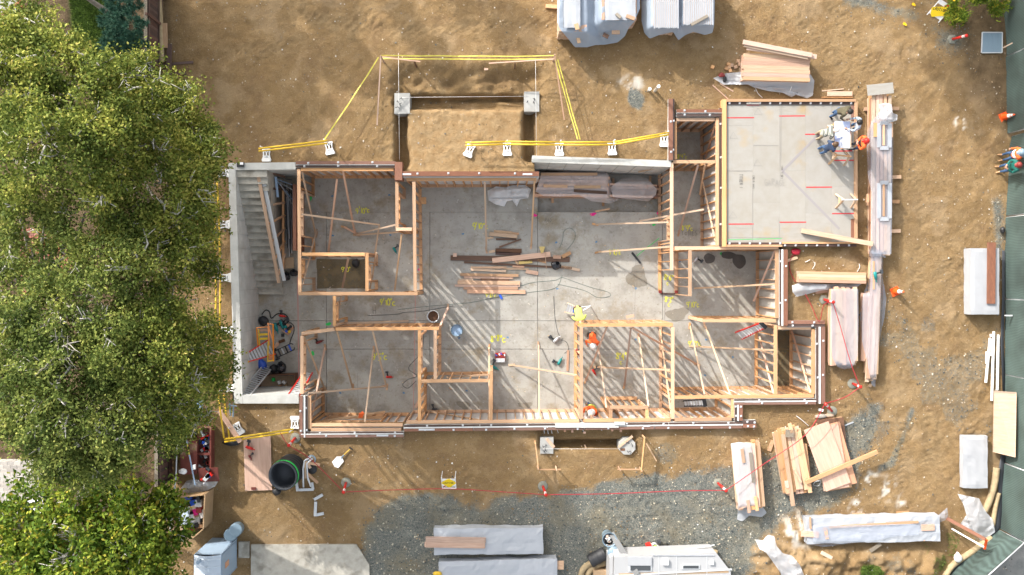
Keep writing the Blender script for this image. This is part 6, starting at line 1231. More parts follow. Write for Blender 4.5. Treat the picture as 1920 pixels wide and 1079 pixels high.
tape('red tape from the southwest sill to the shovel delineator', [gp(526, 812, .9), T['a'], gp(583, 862, .8), T['b']]); tape('red tape along the front from the shovel delineator past the caution board', [T['b'], gp(740, 919, .85), gp(842, 917, .85), gp(930, 922, .8), T['c']]); tape('red tape over the gravel to the leftmost southeast pile', [T['c'], gp(1150, 926, .85), gp(1270, 921, .85), T['d']])
tape('red tape slanting over the southeast piles', [T['d'], gp(1430, 872, .75), gp(1510, 816, .8), T['e']]); tape('red tape from the plywood stack up to the plank stack', [T['e'], gp(1585, 745, .85), T['f']]); tape('red tape across the plank stack under plastic', [T['f'], gp(1595, 680, .85), gp(1575, 610, .8), T['g']]); tape('red tape loop from the east sill to the bunched plastic', [T['g'], gp(1545, 572, .6), P(1536, 603, .2), gp(1522, 575, .3), gp(1510, 552, .2)]); tape('loose red tape trailing from the spool down the east sill', [gp(1490, 474, .05), gp(1481, 490, .05), gp(1482, 510, .05), gp(1492, 530, .05)])
# --- A-frame caution boards
def poly3(name, pts, th, m, par):
    n = (pts[1] - pts[0]).cross(pts[2] - pts[0]).normalized() * th; k = len(pts); vs = list(pts) + [p - n for p in pts]
    return mesh(name, vs, [tuple(range(k)), tuple(range(2 * k - 1, k - 1, -1))] + [(i, k + i, k + (i + 1) % k, (i + 1) % k) for i in range(k)], M[m], par)
t = thing('caution_board', 'white folding barricade with a yellow diamond on the dirt by the gravel', 'barricade', G3(842, 905)); O_ = G3(842, 916, .02)
bx_ = Vector((1, 0, 0)); by_ = Vector((0, .52, .55)).normalized()
def bq(a, b_, lift=0): return O_ + bx_ * a + by_ * b_ + bx_.cross(by_) * lift
for s in (-1, 1): board('leg', bq(s * .29, 0), bq(s * .29, .88), .04, .03, M['white'], t); b = MB(); b.bar(bq(s * .29, .88), O_ + Vector((s * .29, .72, 0)), .03, .03); b.build('rear_leg', M['galvanised'], t)
board('foot_bar', bq(-.31, -.02), bq(.31, -.02), .04, .04, M['white'], t)
for b0, b1 in ((.10, .28), (.56, .74)): poly3('panel', [bq(-.29, b0), bq(.29, b0), bq(.29, b1), bq(-.29, b1)], .012, 'white', t)
for k in range(2): poly3('stripe', [bq(-.28 + k * .0, .10, .003), bq(-.2, .10, .003), bq(-.1, .2, .003), bq(-.18, .2, .003)][::1], .001, 'red', t) if k == 0 else None
poly3('diamond', [bq(-.31, .40, .02), bq(-.02, .08, .02), bq(.05, .08, .02), bq(.31, .40, .02), bq(.31, .47, .02), bq(.05, .77, .02), bq(-.02, .77, .02), bq(-.31, .47, .02)], .012, 'sign_yellow', t)
def lettering(txt, org, ux, uy, h, m, par, lw=.16, w=.62):
    b = MB(); cx = 0; nrm = ux.cross(uy)
    for i, ch in enumerate(txt):
        for st in ST.get(ch, []):
            for (ax, ay), (bx2, by2) in zip(st, st[1:]):
                d = Vector((bx2 - ax, by2 - ay)).normalized(); nn = Vector((-d.y, d.x)) * lw / 2; q = [(ax - nn.x, ay - nn.y), (bx2 - nn.x, by2 - nn.y), (bx2 + nn.x, by2 + nn.y), (ax + nn.x, ay + nn.y)]
                b.add([org + ux * ((cx + x_) * h) + uy * (y_ * h) + nrm * (.004 + .0004 * (len(b.f) % 5)) for x_, y_ in q], [(0, 1, 2, 3)])
        cx += w
    return b.build('lettering', M[m], par)
lettering('CAUTION', bq(-.25, .395, .02), bx_, by_, .105, 'black', t); 
t = thing('caution_board', 'yellow CAUTION board on a tipped white barricade at the top right', 'barricade', G3(1756, 16)); a = R(-33); bx_ = Vector((math.cos(a), math.sin(a), 0)); by_ = Vector((-math.sin(a) * .75, math.cos(a) * .75, .6)).normalized(); O_ = G3(1754, 30, .05)
for b0, b1 in ((-.02, .16), (.50, .68)): poly3('panel', [bq(-.3, b0), bq(.3, b0), bq(.3, b1), bq(-.3, b1)], .012, 'white', t)
for s in (-1, 1): board('leg', bq(s * .3, -.2), bq(s * .3, .85), .04, .03, M['white'], t)
poly3('stripe', [bq(.0, .52, .004), bq(.12, .52, .004), bq(.2, .66, .004), bq(.08, .66, .004)], .001, 'red', t)
c = R(33); e1 = bx_ * math.cos(c) + by_ * math.sin(c); e2 = -bx_ * math.sin(c) + by_ * math.cos(c); oo = bq(.02, .30, .025)
poly3('sign', [oo + e1 * x_ + e2 * y_ for x_, y_ in ((-.36, -.14), (-.30, -.26), (.22, -.22), (.36, -.05), (.34, .17), (-.3, .17), (-.36, .10))], .012, 'sign_yellow', t)
lettering('CAUTION', oo - e1 * .31 + e2 * .06 , (e1 * .97 - e2 * .24).normalized(), (e2 * .97 + e1 * .24).normalized(), .13, 'black', t)
# --- south-west yard
stick('plywood_sheet', 'pinkish plywood sheet on the dirt with a red saw on it', 'plywood sheet', 482, 819, 485, 920, 1.17, .03, 'pink_plywood', GL, dz=.02)
drill('red and black circular saw on the pinkish plywood', 470, 840, 20, 'red', GL + .05, 'circular_saw', 1.2); drill('small reddish tool on the pinkish plywood', 470, 858, 60, 'dark_red', GL + .05, 'hammer', .8); mark_o = block('burn_mark', 471, 914, 480, 919, -.02, -.0, M['maroon']); tag(mark_o, 'dark red burnt corner patch at the foot of the pinkish plywood', 'patch')
stick('plank', 'pinkish plank leaning over the yellow rail by the plywood', 'board', 411, 770, 451, 829, .20, .05, 'pink_fir', .5, z1=.9); bag('black bag under the plank by the yellow rail corner', 432, 831, .36, .12, .1, 'black', 44, GL, False)
t = thing('culvert_pipe', 'short length of big black plastic pipe standing on end', 'pipe', P(545, 878, GL)); c0 = P(548, 877, GL); b = MB(); c1 = P(530, 893, 1.0); ax = c1 - c0
pr = []; 
for i in range(25): pr.append((.60 + (.025 if i % 4 in (1, 2) else 0), ax.length * i / 24))
b.lathe(pr, c0, 36, axis=ax.normalized()); b.build('shell', M['black'], t, True); b = MB(); b.lathe([(.625, ax.length - .02), (.625, ax.length + .01), (.56, ax.length + .01), (.55, ax.length - .3), (.54, .32), (.001, .32)], c0, 36, axis=ax.normalized()); b.build('lip', M['dark_steel'], t, True)
b = MB(); b.lathe([(.632, ax.length - .22), (.638, ax.length - .16), (.632, ax.length - .1)], c0, 36, axis=ax.normalized()); b.build('green_band', M['green'], t, True)
bag('black drum end lying below the big pipe', 519, 922, .2, .17, .15, 'black', 45, GL, False, 'drum', 'drum')
t = thing('wheelbarrow', 'upturned metal wheelbarrow with wooden handles holding planks', 'wheelbarrow', G3(583, 885)); 
for pts in ([(569, 914), (568, 880), (571, 864), (583, 858)], [(583, 913), (577, 896), (575, 870), (586, 860)]): b = MB(); b.tube([P(x, y, .6) for x, y in pts], .04, 8); b.build('frame', M['steel'], t, True)
for q in ((573, 866, 574, 897, 'pale_fir'), (577, 868, 600, 872, 'fir'), (576, 888, 596, 906, 'fir'), (574, 866, 582, 878, 'pale_fir')): board('handle', P(q[0], q[1], .6), P(q[2], q[3], .5), .11, .06, M[q[4]], t)
b = MB(); b.lathe([(.20, -.06), (.22, 0), (.20, .06), (.001, .06)], P(585, 880, .4), 14); b.build('tyre', M['black'], t, True); b = MB(); b.lathe([(.14, -.05), (.2, .0), (.14, .05)], P(584, 862, .4), 12); b.build('pot', M['bin_grey'], t)
for q in ((556, 919, 588, 918), (556, 905, 558, 921), (585, 905, 587, 918)): stick('steel_angle', 'galvanised angle bar %s the wheelbarrow' % ('under' if q[2] == 588 else 'left of' if q[0] == 556 else 'right below'), 'bracket', *q, .11, .05, 'galvanised', None, None, .1)
for q, l in (((589, 937, 605, 928), 'upper arm'), ((592, 941, 591, 968), 'long leg'), ((592, 966, 607, 963), 'lower arm')): stick('steel_bracket', 'galvanised bracket lying alone below the wheelbarrow, ' + l, 'bracket', *q, .12, .06, 'galvanised')
t = thing('shovel', 'flat white shovel with a yellow handle lying on the dirt', 'shovel', G3(640, 858)); poly3('blade', [G3(x, y, .06) for x, y in ((627, 876), (622, 867), (631, 857), (641, 857), (644, 866), (634, 878))][::-1], .02, 'white', t); b = MB(); b.tube([G3(639, 860, .07), G3(645, 853, .08)], .03); b.build('ferrule', M['bin_grey'], t); b = MB(); b.tube([G3(645, 853, .08), G3(656, 843, .08)], .02); b.build('handle', M['yellow'], t); b = MB(); b.tube([G3(655, 839, .08), G3(661, 844, .08)], .03); b.build('grip', M['black'], t)
# tool chest, crate, toilet, drums
t = thing('tool_chest', 'open maroon job-site tool chest full of tools by the west fence', 'tool chest', G3(365, 850)); x0, y0 = 338, 826
block('lid', 338, 827, 369, 890, .75, .80, M['maroon'], t); block('chest_body', 340, 828, 368, 889, GL, .748, M['maroon'], t); block('shelf_back', 369.5, 800, 396, 886, GL, .35, M['maroon'], t)
for q in ((369.5, 800, 396, 803), (369.5, 850, 396, 854), (369.5, 884, 390, 887), (393, 803, 396, 884)): block('shelf', q[0], q[1], q[2], q[3], .352, .62, M['maroon'], t)
board('lid_flap', P(373, 891, .7), P(410, 890, .7), 1.0 * .62, .05, M['maroon'], t, .25)
for i in range(34):
    x, y = (rnd.uniform(372, 391), rnd.uniform(806, 882)) if i < 25 else (rnd.uniform(378, 405), rnd.uniform(880, 900)); z = .36 if i < 25 else .76
    b = MB(); b.box(P(x, y, z + .06), (rnd.uniform(.05, .2), rnd.uniform(.08, .25), .12), rnd.random() * 3); b.build('tool', M[['white', 'red', 'dark_steel', 'blue', 'galvanised', 'black', 'steel', 'dark_red'][i % 8]], t)
t = thing('pole_tool', 'long blue and white pole lying over the maroon tool chest', 'pole', P(355, 850, .9)); 
for f0, f1, m in ((0, .22, 'pale_blue'), (.22, .42, 'spray_rope'), (.42, 1, 'pale_blue')): a, b_ = P(347, 812, .95), P(366, 910, .85); q = MB(); q.tube([lerp(a, b_, f0), lerp(a, b_, f1 - .002)], .03, 8); q.build('section', M[m], t)
drape('plastic_sheet', 'dirty clear plastic bunched between the tool chest and the crate', [(340, 915), (350, 902), (366, 898), (385, 905), (405, 892), (412, 897), (404, 912), (385, 922), (360, 925), (345, 924)], [(372, 908, -10, 50, 10, .5)], 'plastic_sheet', wr=.2, seed=23, slope=1)
bag('white plastic bag on the corner of the maroon tool chest', 343, 884, .18, .12, .1, 'white', 47, .8, False); bag('dark blue tarp bundle above the tool chest', 363, 803, .36, .3, .2, 'bin_grey', 48, GL, False, 'tarp', 'tarp')
o = block('white_box', 361, 872, 366, 881, .81, .9, M['white']); tag(o, 'small white box on the maroon chest lid', 'box'); stick('panel', 'long pale panel leaning by the fence above the tool chest', 'panel', 377, 748, 372, 782, .26, .04, 'pale_blue', .6)
t = thing('wooden_crate', 'open plywood crate of tools and boxes by the west fence', 'crate', G3(360, 965))
for q in ((326, 928, 343, 927), (343, 927, 390, 922), (392, 921, 389, 985), (388, 986, 367, 1004), (366, 1004, 340, 1001), (326, 930, 334, 990)): board('side', P(q[0], q[1], .45), P(q[2], q[3], .45), .05, 1.1, M['cardboard'], t)
b = MB(); b.prism([P(x, y, .1)[:2] for x, y in ((328, 930), (388, 924), (386, 985), (364, 1002), (340, 1000))][::-1], GL, .12); b.build('bottom', M['cardboard'], t); board('white_panel', P(346, 950, .95), P(344, 985, .9), .42, .03, M['loo_roof'], t)
for i in range(22): b = MB(); b.box(P(rnd.uniform(350, 382), rnd.uniform(930, 994), .45 + rnd.random() * .2), (rnd.uniform(.12, .35), rnd.uniform(.12, .4), .25), rnd.random() * .4); b.build('item', M[['cardboard', 'black', 'galvanised', 'pale_fir', 'bin_grey', 'dark_steel', 'cardboard', 'dark_red', 'white', 'blue', 'magenta'][i % 11]], t)
t = thing('portable_toilet', 'blue-grey portable toilet cabin at the bottom left corner', 'portable toilet', P(430, 1050, GL))
bs = [(471, 1007), (434, 1007), (434, 1062), (471, 1062)]; B_ = [P(x - 28, y + 0, 0) for x, y in ((470, 1000), (432, 1000), (432, 1062), (470, 1062))]
base = [P(x, y, GL) for x, y in ((445, 1010), (398, 1010), (398, 1064), (445, 1064))]; top = [Vector((p.x, p.y, 2.1)) for p in base]
poly3('left_wall', [base[1], base[2], top[2], top[1]][::-1], .03, 'loo_blue', t); poly3('back_wall', [base[0], base[1], top[1], top[0]][::-1], .03, 'loo_blue', t); poly3('door', [base[3] + Vector((0, .08, .1)), base[0] - Vector((0, .08, -.1)), top[0] - Vector((0, .08, .1)), top[3] + Vector((0, .08, -.1))], .05, 'loo_blue', t); poly3('door_frame', [base[3] - Vector((.02, 0, 0)), base[0] - Vector((.02, 0, 0)), top[0] - Vector((.02, 0, 0)), top[3] - Vector((.02, 0, 0))], .03, 'loo_blue', t); poly3('front_wall', [base[2], base[3], top[3], top[2]], .03, 'loo_blue', t)
rb = MB(); 
for i in range(7):
    f0, f1 = i / 7, (i + 1) / 7; a, b_, c2, d2 = lerp(top[1], top[0], f0), lerp(top[1], top[0], f1), lerp(top[2], top[3], f1), lerp(top[2], top[3], f0); z = lambda f: Vector((0, 0, .03 + .16 * math.sin(math.pi * f)))
    rb.add([a + z(f0), b_ + z(f1), c2 + z(f1), d2 + z(f0)], [(0, 3, 2, 1)])
rb.build('roof', M['loo_roof'], t)
for i in range(4): a, b_ = lerp(top[1], top[2], (i + .5) / 4), lerp(top[0], top[3], (i + .5) / 4); q = MB(); q.tube([a + Vector((0, 0, .05)), lerp(a, b_, .5) + Vector((0, 0, .21)), b_ + Vector((0, 0, .05))], .025, 6); q.build('roof_rib', M['loo_roof'], t)
b = MB(); b.lathe([(.06, 0), (.06, .35), (.08, .36), (.08, .4), (.001, .4)], lerp(top[1], top[0], .2) + Vector((.05, -.2, 0)), 10); b.build('vent', M['loo_blue'], t); poly3('emblem', [lerp(base[3], base[0], .4) + Vector((.01, 0, 1.2)), lerp(base[3], base[0], .6) + Vector((.01, 0, 1.2)), lerp(base[3], base[0], .6) + Vector((.01, 0, 1.7)), lerp(base[3], base[0], .4) + Vector((.01, 0, 1.7))], .005, 'pink_plywood', t)
for x0, y0, x1, y1, l in ((441, 995, 431, 1004, 'front'), (446, 990, 441, 995, 'rear')): b = MB(); c = P(x0, y0, GL); d = P(x1, y1, .75) - c; b.lathe([(.27, 0), (.28, .25), (.27, .3), (.28, .55), (.27, .8), (.24, .81), (.001, .80)], c, 18, axis=d.normalized()); tag(b.build('blue_drum', M['bin_grey'], None), l + ' blue plastic drum beside the toilet cabin', 'drum')
# saw stand (grey H frame) hidden under the tree, pipes along the fence
for x0, y0, x1, y1, l in ((316, 244, 316, 330, 'long'), (330, 243, 346, 235, 'slanting'), (332, 246, 337, 256, 'short lower'), (346, 235, 351, 247, 'short upper'), (332, 247, 348, 250, 'flat')): b = MB(); b.tube([P(x0, y0, .8), P(x1, y1, .8)], .03, 6); tag(b.build('frame_tube', M['pale_blue']), l + ' tube of the pale metal frame under the oak edge', 'tube')
rope('fence_pipe', 'long grey hose along the west fence beside the crate', 'hose', [P(x, y, 1.0) for x, y in ((331, 800), (331, 850), (329, 900), (324, 950), (319, 1000))], .04, 'steel'); rope('fence_pipe', 'thick straw roll lying along the west fence at the top', 'straw roll', [P(x, y, .3) for x, y in ((297, -10), (300, 30), (302, 80), (303, 116))], .12, 'hessian', 8)
stick('plank', 'short pale plank beside the straw roll at the top left', 'board', 309, 44, 310, 90, .20, .05, 'pale_fir', .3); stick('plank', 'thin long dark post beside the straw roll', 'post', 318, 83, 316, 160, .18, .12, 'fence_wood', .2)
for x0, y0, x1, y1, l in ((300, 122, 362, 117, 'upper'), (322, 139, 349, 138, 'middle'), (322, 163, 361, 162, 'lower')): stick('rail', l + ' rusty crossbar on the dirt by the west fence', 'bar', x0, y0, x1, y1, .10, .06, 'fence_wood')
for x0, y0, x1, y1, l in ((430, 752, 432, 780, 'left'), (438, 755, 437, 782, 'right'), (428, 760, 444, 762, 'cross')): b = MB(); b.tube([P(x0, y0, .4), P(x1, y1, .4)], .03, 6); tag(b.build('stand_tube', M['bin_grey']), l + ' grey tube of the stand by the stairwell corner', 'tube')
# --- trailer and bins
t = thing('camper_trailer', 'white trailer with two roof hatches cut off by the bottom edge', 'trailer', P(1250, 1075, GL)); tz = 1.6
b = MB(); b.prism([P(x, y, tz)[:2] for x, y in ((1152, 1046), (1163, 1044), (1343, 1037), (1370, 1072), (1372, 1120), (1150, 1120))][::-1], GL + .5, tz); b.build('roof_body', M['trailer'], t)
b = MB(); b.prism([P(x, y, tz)[:2] for x, y in ((1144, 1050), (1151, 1046), (1149, 1120), (1143, 1120))][::-1], GL + .4, tz - .2); b.build('nose', M['trailer'], t)
for x0, y0, x1, y1 in ((1178, 1045, 1222, 1072), (1277, 1059, 1312, 1068)): hf = block('hatch_frame', x0, y0, x1, y1, tz + .002, tz + .04, M['galvanised'], t); block('hatch_glass', x0 + 4, y0 + 2, x1 - 2, y1 - 1.5, tz + .041, tz + .05, M['glass'], hf)
for x in (1235, 1268, 1325): block('roof_seam', x, 1042, x + 1, 1110, tz + .001, tz + .012, M['galvanised'], t)
block('vent_cap', 1242, 1050, 1254, 1060, tz + .001, tz + .12, M['white'], t); block('vent_cap', 1331, 1052, 1339, 1060, tz + .001, tz + .08, M['galvanised'], t); block('roof_edge', 1224, 1041.5, 1340, 1043, tz + .001, tz + .03, M['steel'], t); board('rust_trim', P(1160, 1078, tz + .005), P(1366, 1072, tz + .005), .10, .012, M['cardboard'], t)
block('hatch_flap', 1177, 1045, 1222, 1061, tz + .05, tz + .07, M['foam'], t); board('gutter', P(1154, 1080, tz + .01), P(1372, 1068, tz + .01), .06, .05, M['galvanised'], t); board('awning_rail', P(1222, 1042, tz - .6), P(1340, 1022, tz - .6), .04, .04, M['galvanised'], t)
for x in (1250, 1286): b = MB(); c = P(x, 1040, .35); b.lathe([(.12, 0), (.22, .02), (.34, .03), (.36, .06), (.36, .2)], c, 18, axis=(-.05, .75, .66)); ty = b.build('tyre', M['black'], t, True); b = MB(); b.lathe([(.001, -.01), (.18, -.005), (.2, .03)], c, 14, axis=(-.05, -.75, -.66)); b.lathe([(.001, .02), (.2, .0)], c, 14, axis=(-.05, .75, .66)); b.build('rim', M['galvanised'], ty)
for x0, y0, x1, y1, f, l in ((1138, 1003, 1143, 1013, True, 'rear grey bin full of rubbish above the trailer'), (1148, 1030, 1153, 1038, False, 'grey bin with a white lid paper by the trailer nose')):
    c = P(x0, y0, GL); d = P(x1, y1, .9) - c; tb = thing('rubbish_bin', l, 'bin', c); b = MB(); b.lathe([(.22, 0), (.29, d.length), (.31, d.length), (.31, d.length - .04), (.27, d.length - .02), (.25, d.length - .2), (.001, d.length - .2)], c, 20, axis=d.normalized()); b.build('shell', M['bin_grey'], tb, True); tp = c + d
    if f:
        for i in range(14): b = MB(); b.box(tp + Vector((rnd.uniform(-.18, .18), rnd.uniform(-.18, .18), -.08)), (.1, .14, .05), rnd.random() * 3); b.build('rubbish', M[['white', 'black', 'pink_fir', 'white'][i % 4]], tb)
    else: b = MB(); b.lathe([(.31, .0), (.29, .04), (.001, .06)], tp, 20); b.build('lid', M['bin_grey'], tb, True); b = MB(); b.box(tp + Vector((.04, .05, .07)), (.2, .3, .01), .1); b.build('paper', M['white'], tb)
b = MB(); b.bar(P(1146, 1000, .7), P(1195, 1078, 1.75), .24, .03); tag(b.build('bin_flap', M['glass']), 'narrow grey glass panel leaning from the bin onto the trailer roof', 'panel')
t = thing('black_drum', 'black barrel lying left of the grey bins', 'barrel', G3(1118, 1047)); c = P(1106, 1053, .15); d = P(1135, 1037, .15) - c; b = MB(); pr = [(.001, 0)] + [(.28 + (.015 if i % 6 in (2, 3) else 0), d.length * i / 18) for i in range(19)] + [(.001, d.length)]; b.lathe(pr, c, 20, axis=d.normalized()); b.build('shell', M['black'], t, True)
for pts, l in (([(1088, 1090), (1092, 1070), (1105, 1058), (1125, 1052), (1148, 1044)], 'left'), ([(1100, 1090), (1105, 1072), (1118, 1062), (1135, 1056), (1150, 1050)], 'right')): rope('straw_wattle', 'thick straw wattle curling under the black barrel, ' + l, 'straw roll', [P(x, y, .0) for x, y in pts], .13, 'hessian', 10)
for pts, l in (([(1243, 1034), (1270, 1028), (1294, 1027)], 'upper'), ([(1294, 1034), (1320, 1033), (1345, 1036)], 'right'), ([(1206, 1043), (1225, 1040), (1245, 1037)], 'left')): rope('straw_wattle', 'straw wattle lying along the trailer wheels, ' + l, 'straw roll', [P(x, y, -.02) for x, y in pts], .10, 'hessian', 10)
o = block('cardboard_box', 1113, 1070, 1141, 1090, GL, .3, M['cardboard']); tag(o, 'cardboard box between the straw wattles and the trailer nose', 'box')
t = thing('pressure_washer', 'little red machine with a lime bucket above the trailer wheels', 'machine', G3(1222, 1027)); bb = MB(); bb.box(P(1217, 1027, .2), (.22, .36, .3), .3); bb.build('motor', M['red'], t); bb = MB(); bb.lathe([(.13, 0), (.16, .3), (.15, .3), (.12, .25), (.001, .25)], P(1226, 1023, 0), 14); bb.build('bucket', M['white'], t); bb = MB(); bb.lathe([(.001, .26), (.11, .26)], P(1226, 1023, 0), 10); bb.build('paint', M['lime'], t)
for x, y in ((1235, 1016), (1238, 1032)): bb = MB(); bb.box(P(x, y, .1), (.14, .12, .2), .2); bb.build('battery', M['dark_steel'], t)
# --- chain-link fence with windscreen along the east side
def fence_run(label, pts, lean=0.0, ph=1.85, rails_=(0.03, .95, 1.83), gate=False):
    a, b_ = Vector((*G3(*pts[0])[:2], GZ)), Vector((*G3(*pts[1])[:2], GZ)); d = (b_ - a).normalized(); out = Vector((-d.y, d.x, 0)) * lean; t = thing('chain_link_fence', label, 'fence', (a + b_) / 2, 'screened chain-link fence along the east side')
    up = Vector((0, 0, ph)) + out; L = (b_ - a).length; n = max(2, int(L / .35)); vs = []; fs = []
    for i in range(n + 1):
        for k in range(7):
            p = lerp(a, b_, i / n) + up * (k / 6) + d.cross(Vector((0, 0, 1))) * (.05 * (float(fbm(np.array(i * .4), np.array(k * .7), int(pts[0][1]))) - .5) * 2); vs.append(p)
    for i in range(n):
        for k in range(6): q = i * 7 + k; fs.append((q, q + 7, q + 8, q + 1))
    mesh('windscreen', vs, fs, M['windscreen'], t, True)
    e = d.cross(Vector((0, 0, 1))) * .06
    for r in rails_: q = MB(); q.tube([a + up * (r / ph) + e * -1, b_ + up * (r / ph) + e * -1], .024, 6); q.build('rail', M['galvanised'], t, True)
    m = max(1, int(round(L / 3.0)))
    for i in range(m + 1): p = lerp(a, b_, i / m) - e; q = MB(); q.tube([p, p + up * 1.02], .03, 8); q.build('post', M['galvanised'], t, True)
    return t
fence_run('fence panel at the top right corner, beside the ribbed panel', [(1885, -20), (1889, 104)]); fence_run('fence panel beside the traffic cone', [(1889, 106), (1890.5, 250)]); fence_run('gate leaf of the fence behind the two talking workers', [(1897, 256), (1889, 404)]); fence_run('fence panel beside the white foam pack with the red plank', [(1888, 408), (1886, 560)]); fence_run('fence panel beside the white pipes', [(1886, 562), (1886, 702)]); fence_run('fence panel behind the leaning plywood', [(1886, 704), (1887, 868)]); fence_run('fence panel at the bend below the plywood', [(1884, 870), (1876, 992)]); fence_run('fence panel turning along the street at the bottom right', [(1874, 994), (1766, 1092)])
for pts, l in (([(1882, 470), (1881, 560), (1879, 640), (1884, 735)], 'black folded fence skirt beside the foam pack'), ([(1882, 855), (1877, 890), (1878, 930), (1872, 985), (1860, 1010)], 'dark fence skirt bunched at the bend'), ([(1862, 1012), (1825, 1040), (1780, 1075)], 'dark fence skirt along the street side')):
    o = mesh('fence_skirt', [G3(x + dx * (5 if l.startswith('black') else 9), y + dx * (0 if 'street' not in l else 12), .06 + .05 * abs(dx)) for x, y in pts for dx in (-.5, 0, .6)], [(i * 3 + k, i * 3 + k + 1, i * 3 + k + 4, i * 3 + k + 3) for i in range(len(pts) - 1) for k in range(2)], M['dark_steel'], None, True); o.modifiers.new('s', 'SOLIDIFY').thickness = .02; tag(o, l, 'fence skirt')
for pts, l, r in (([(1870, 878), (1866, 905), (1858, 935), (1848, 960)], 'pale wattle roll along the fence bend, upper', .14), ([(1874, 925), (1868, 950), (1862, 985)], 'thinner wattle roll behind the first at the fence bend', .10), ([(1860, 1008), (1825, 1035), (1785, 1062), (1760, 1090)], 'wattle roll along the street fence', .13)): rope('straw_wattle', l, 'straw roll', [G3(x, y, .08) for x, y in pts], r, 'hessian', 10)
stick('beam', 'long reddish beam propping the fence at the bend', 'beam', 1775, 972, 1848, 1012, .14, .10, 'treated', .1, z1=1.3); o = board('prop_pole', P(1785, 992, .05), P(1845, 1026, 1.2), .06, .06, M['galvanised']); tag(o, 'pale pole propped beside the reddish beam', 'pole'); o = board('orange_bracket', P(1850, 1012, 1.1), P(1846, 1030, .9), .08, .06, M['cone_orange']); tag(o, 'orange striped bracket at the end of the reddish beam', 'bracket')
bag('white crumpled bag on the street wattle roll', 1796, 1046, .18, .22, .12, 'white', 51, .05, False)
stick('plank', 'white lath sticking through the fence by the ribbed panel', 'lath', 1881, 90, 1898, 81, .05, .03, 'pale_fir', .6); stick('pipe', 'grey post end poking from the fence by the pipes', 'pipe', 1884, 592, 1898, 592, .06, .06, 'galvanised', .5)
for x, y, l in ((1880, 432, 'black lump by the fence'),): bag('small black lump of stone by the fence above the foam pack', x, y, .1, .14, .1, 'black', 53, GL, False, 'stone', 'stone')
# --- wooden fence of the neighbour
def picket_fence(label, x, y0, y1, xs=8):
    t = thing('wooden_fence', label, 'fence', P(x, (y0 + y1) / 2, GL)); y = y0
    while y < y1:
        p = P(x + rnd.uniform(-.3, .3), y, 0); board('picket', (p.x, p.y, GL), (p.x, p.y, 1.75 + rnd.uniform(-.02, .02)), .02, .135, M['fence_wood'], t, roll=0); y += 6.2
    for z in (.4, 1.5): board('rail', P(x + 2.5, y0, 0) + Vector((0, 0, z)), P(x + 2.5, y1, 0) + Vector((0, 0, z)), .04, .09, M['fence_wood'], t)
    yy = y0
    while yy <= y1: p = P(x + 4, yy, 0); board('post', (p.x, p.y, GL), (p.x, p.y, 1.9), .09, .09, M['fence_wood'], t); yy += 80
    board('cap', P(x + 1.5, y0, 0) + Vector((0, 0, 1.8)), P(x + 1.5, y1, 0) + Vector((0, 0, 1.8)), .14, .035, M['grey_wood'], t)
picket_fence('dark wooden fence at the top left beside the conifer', 303, -30, 175); picket_fence('dark red-brown wooden fence beside the tool chest', 322, 735, 900)
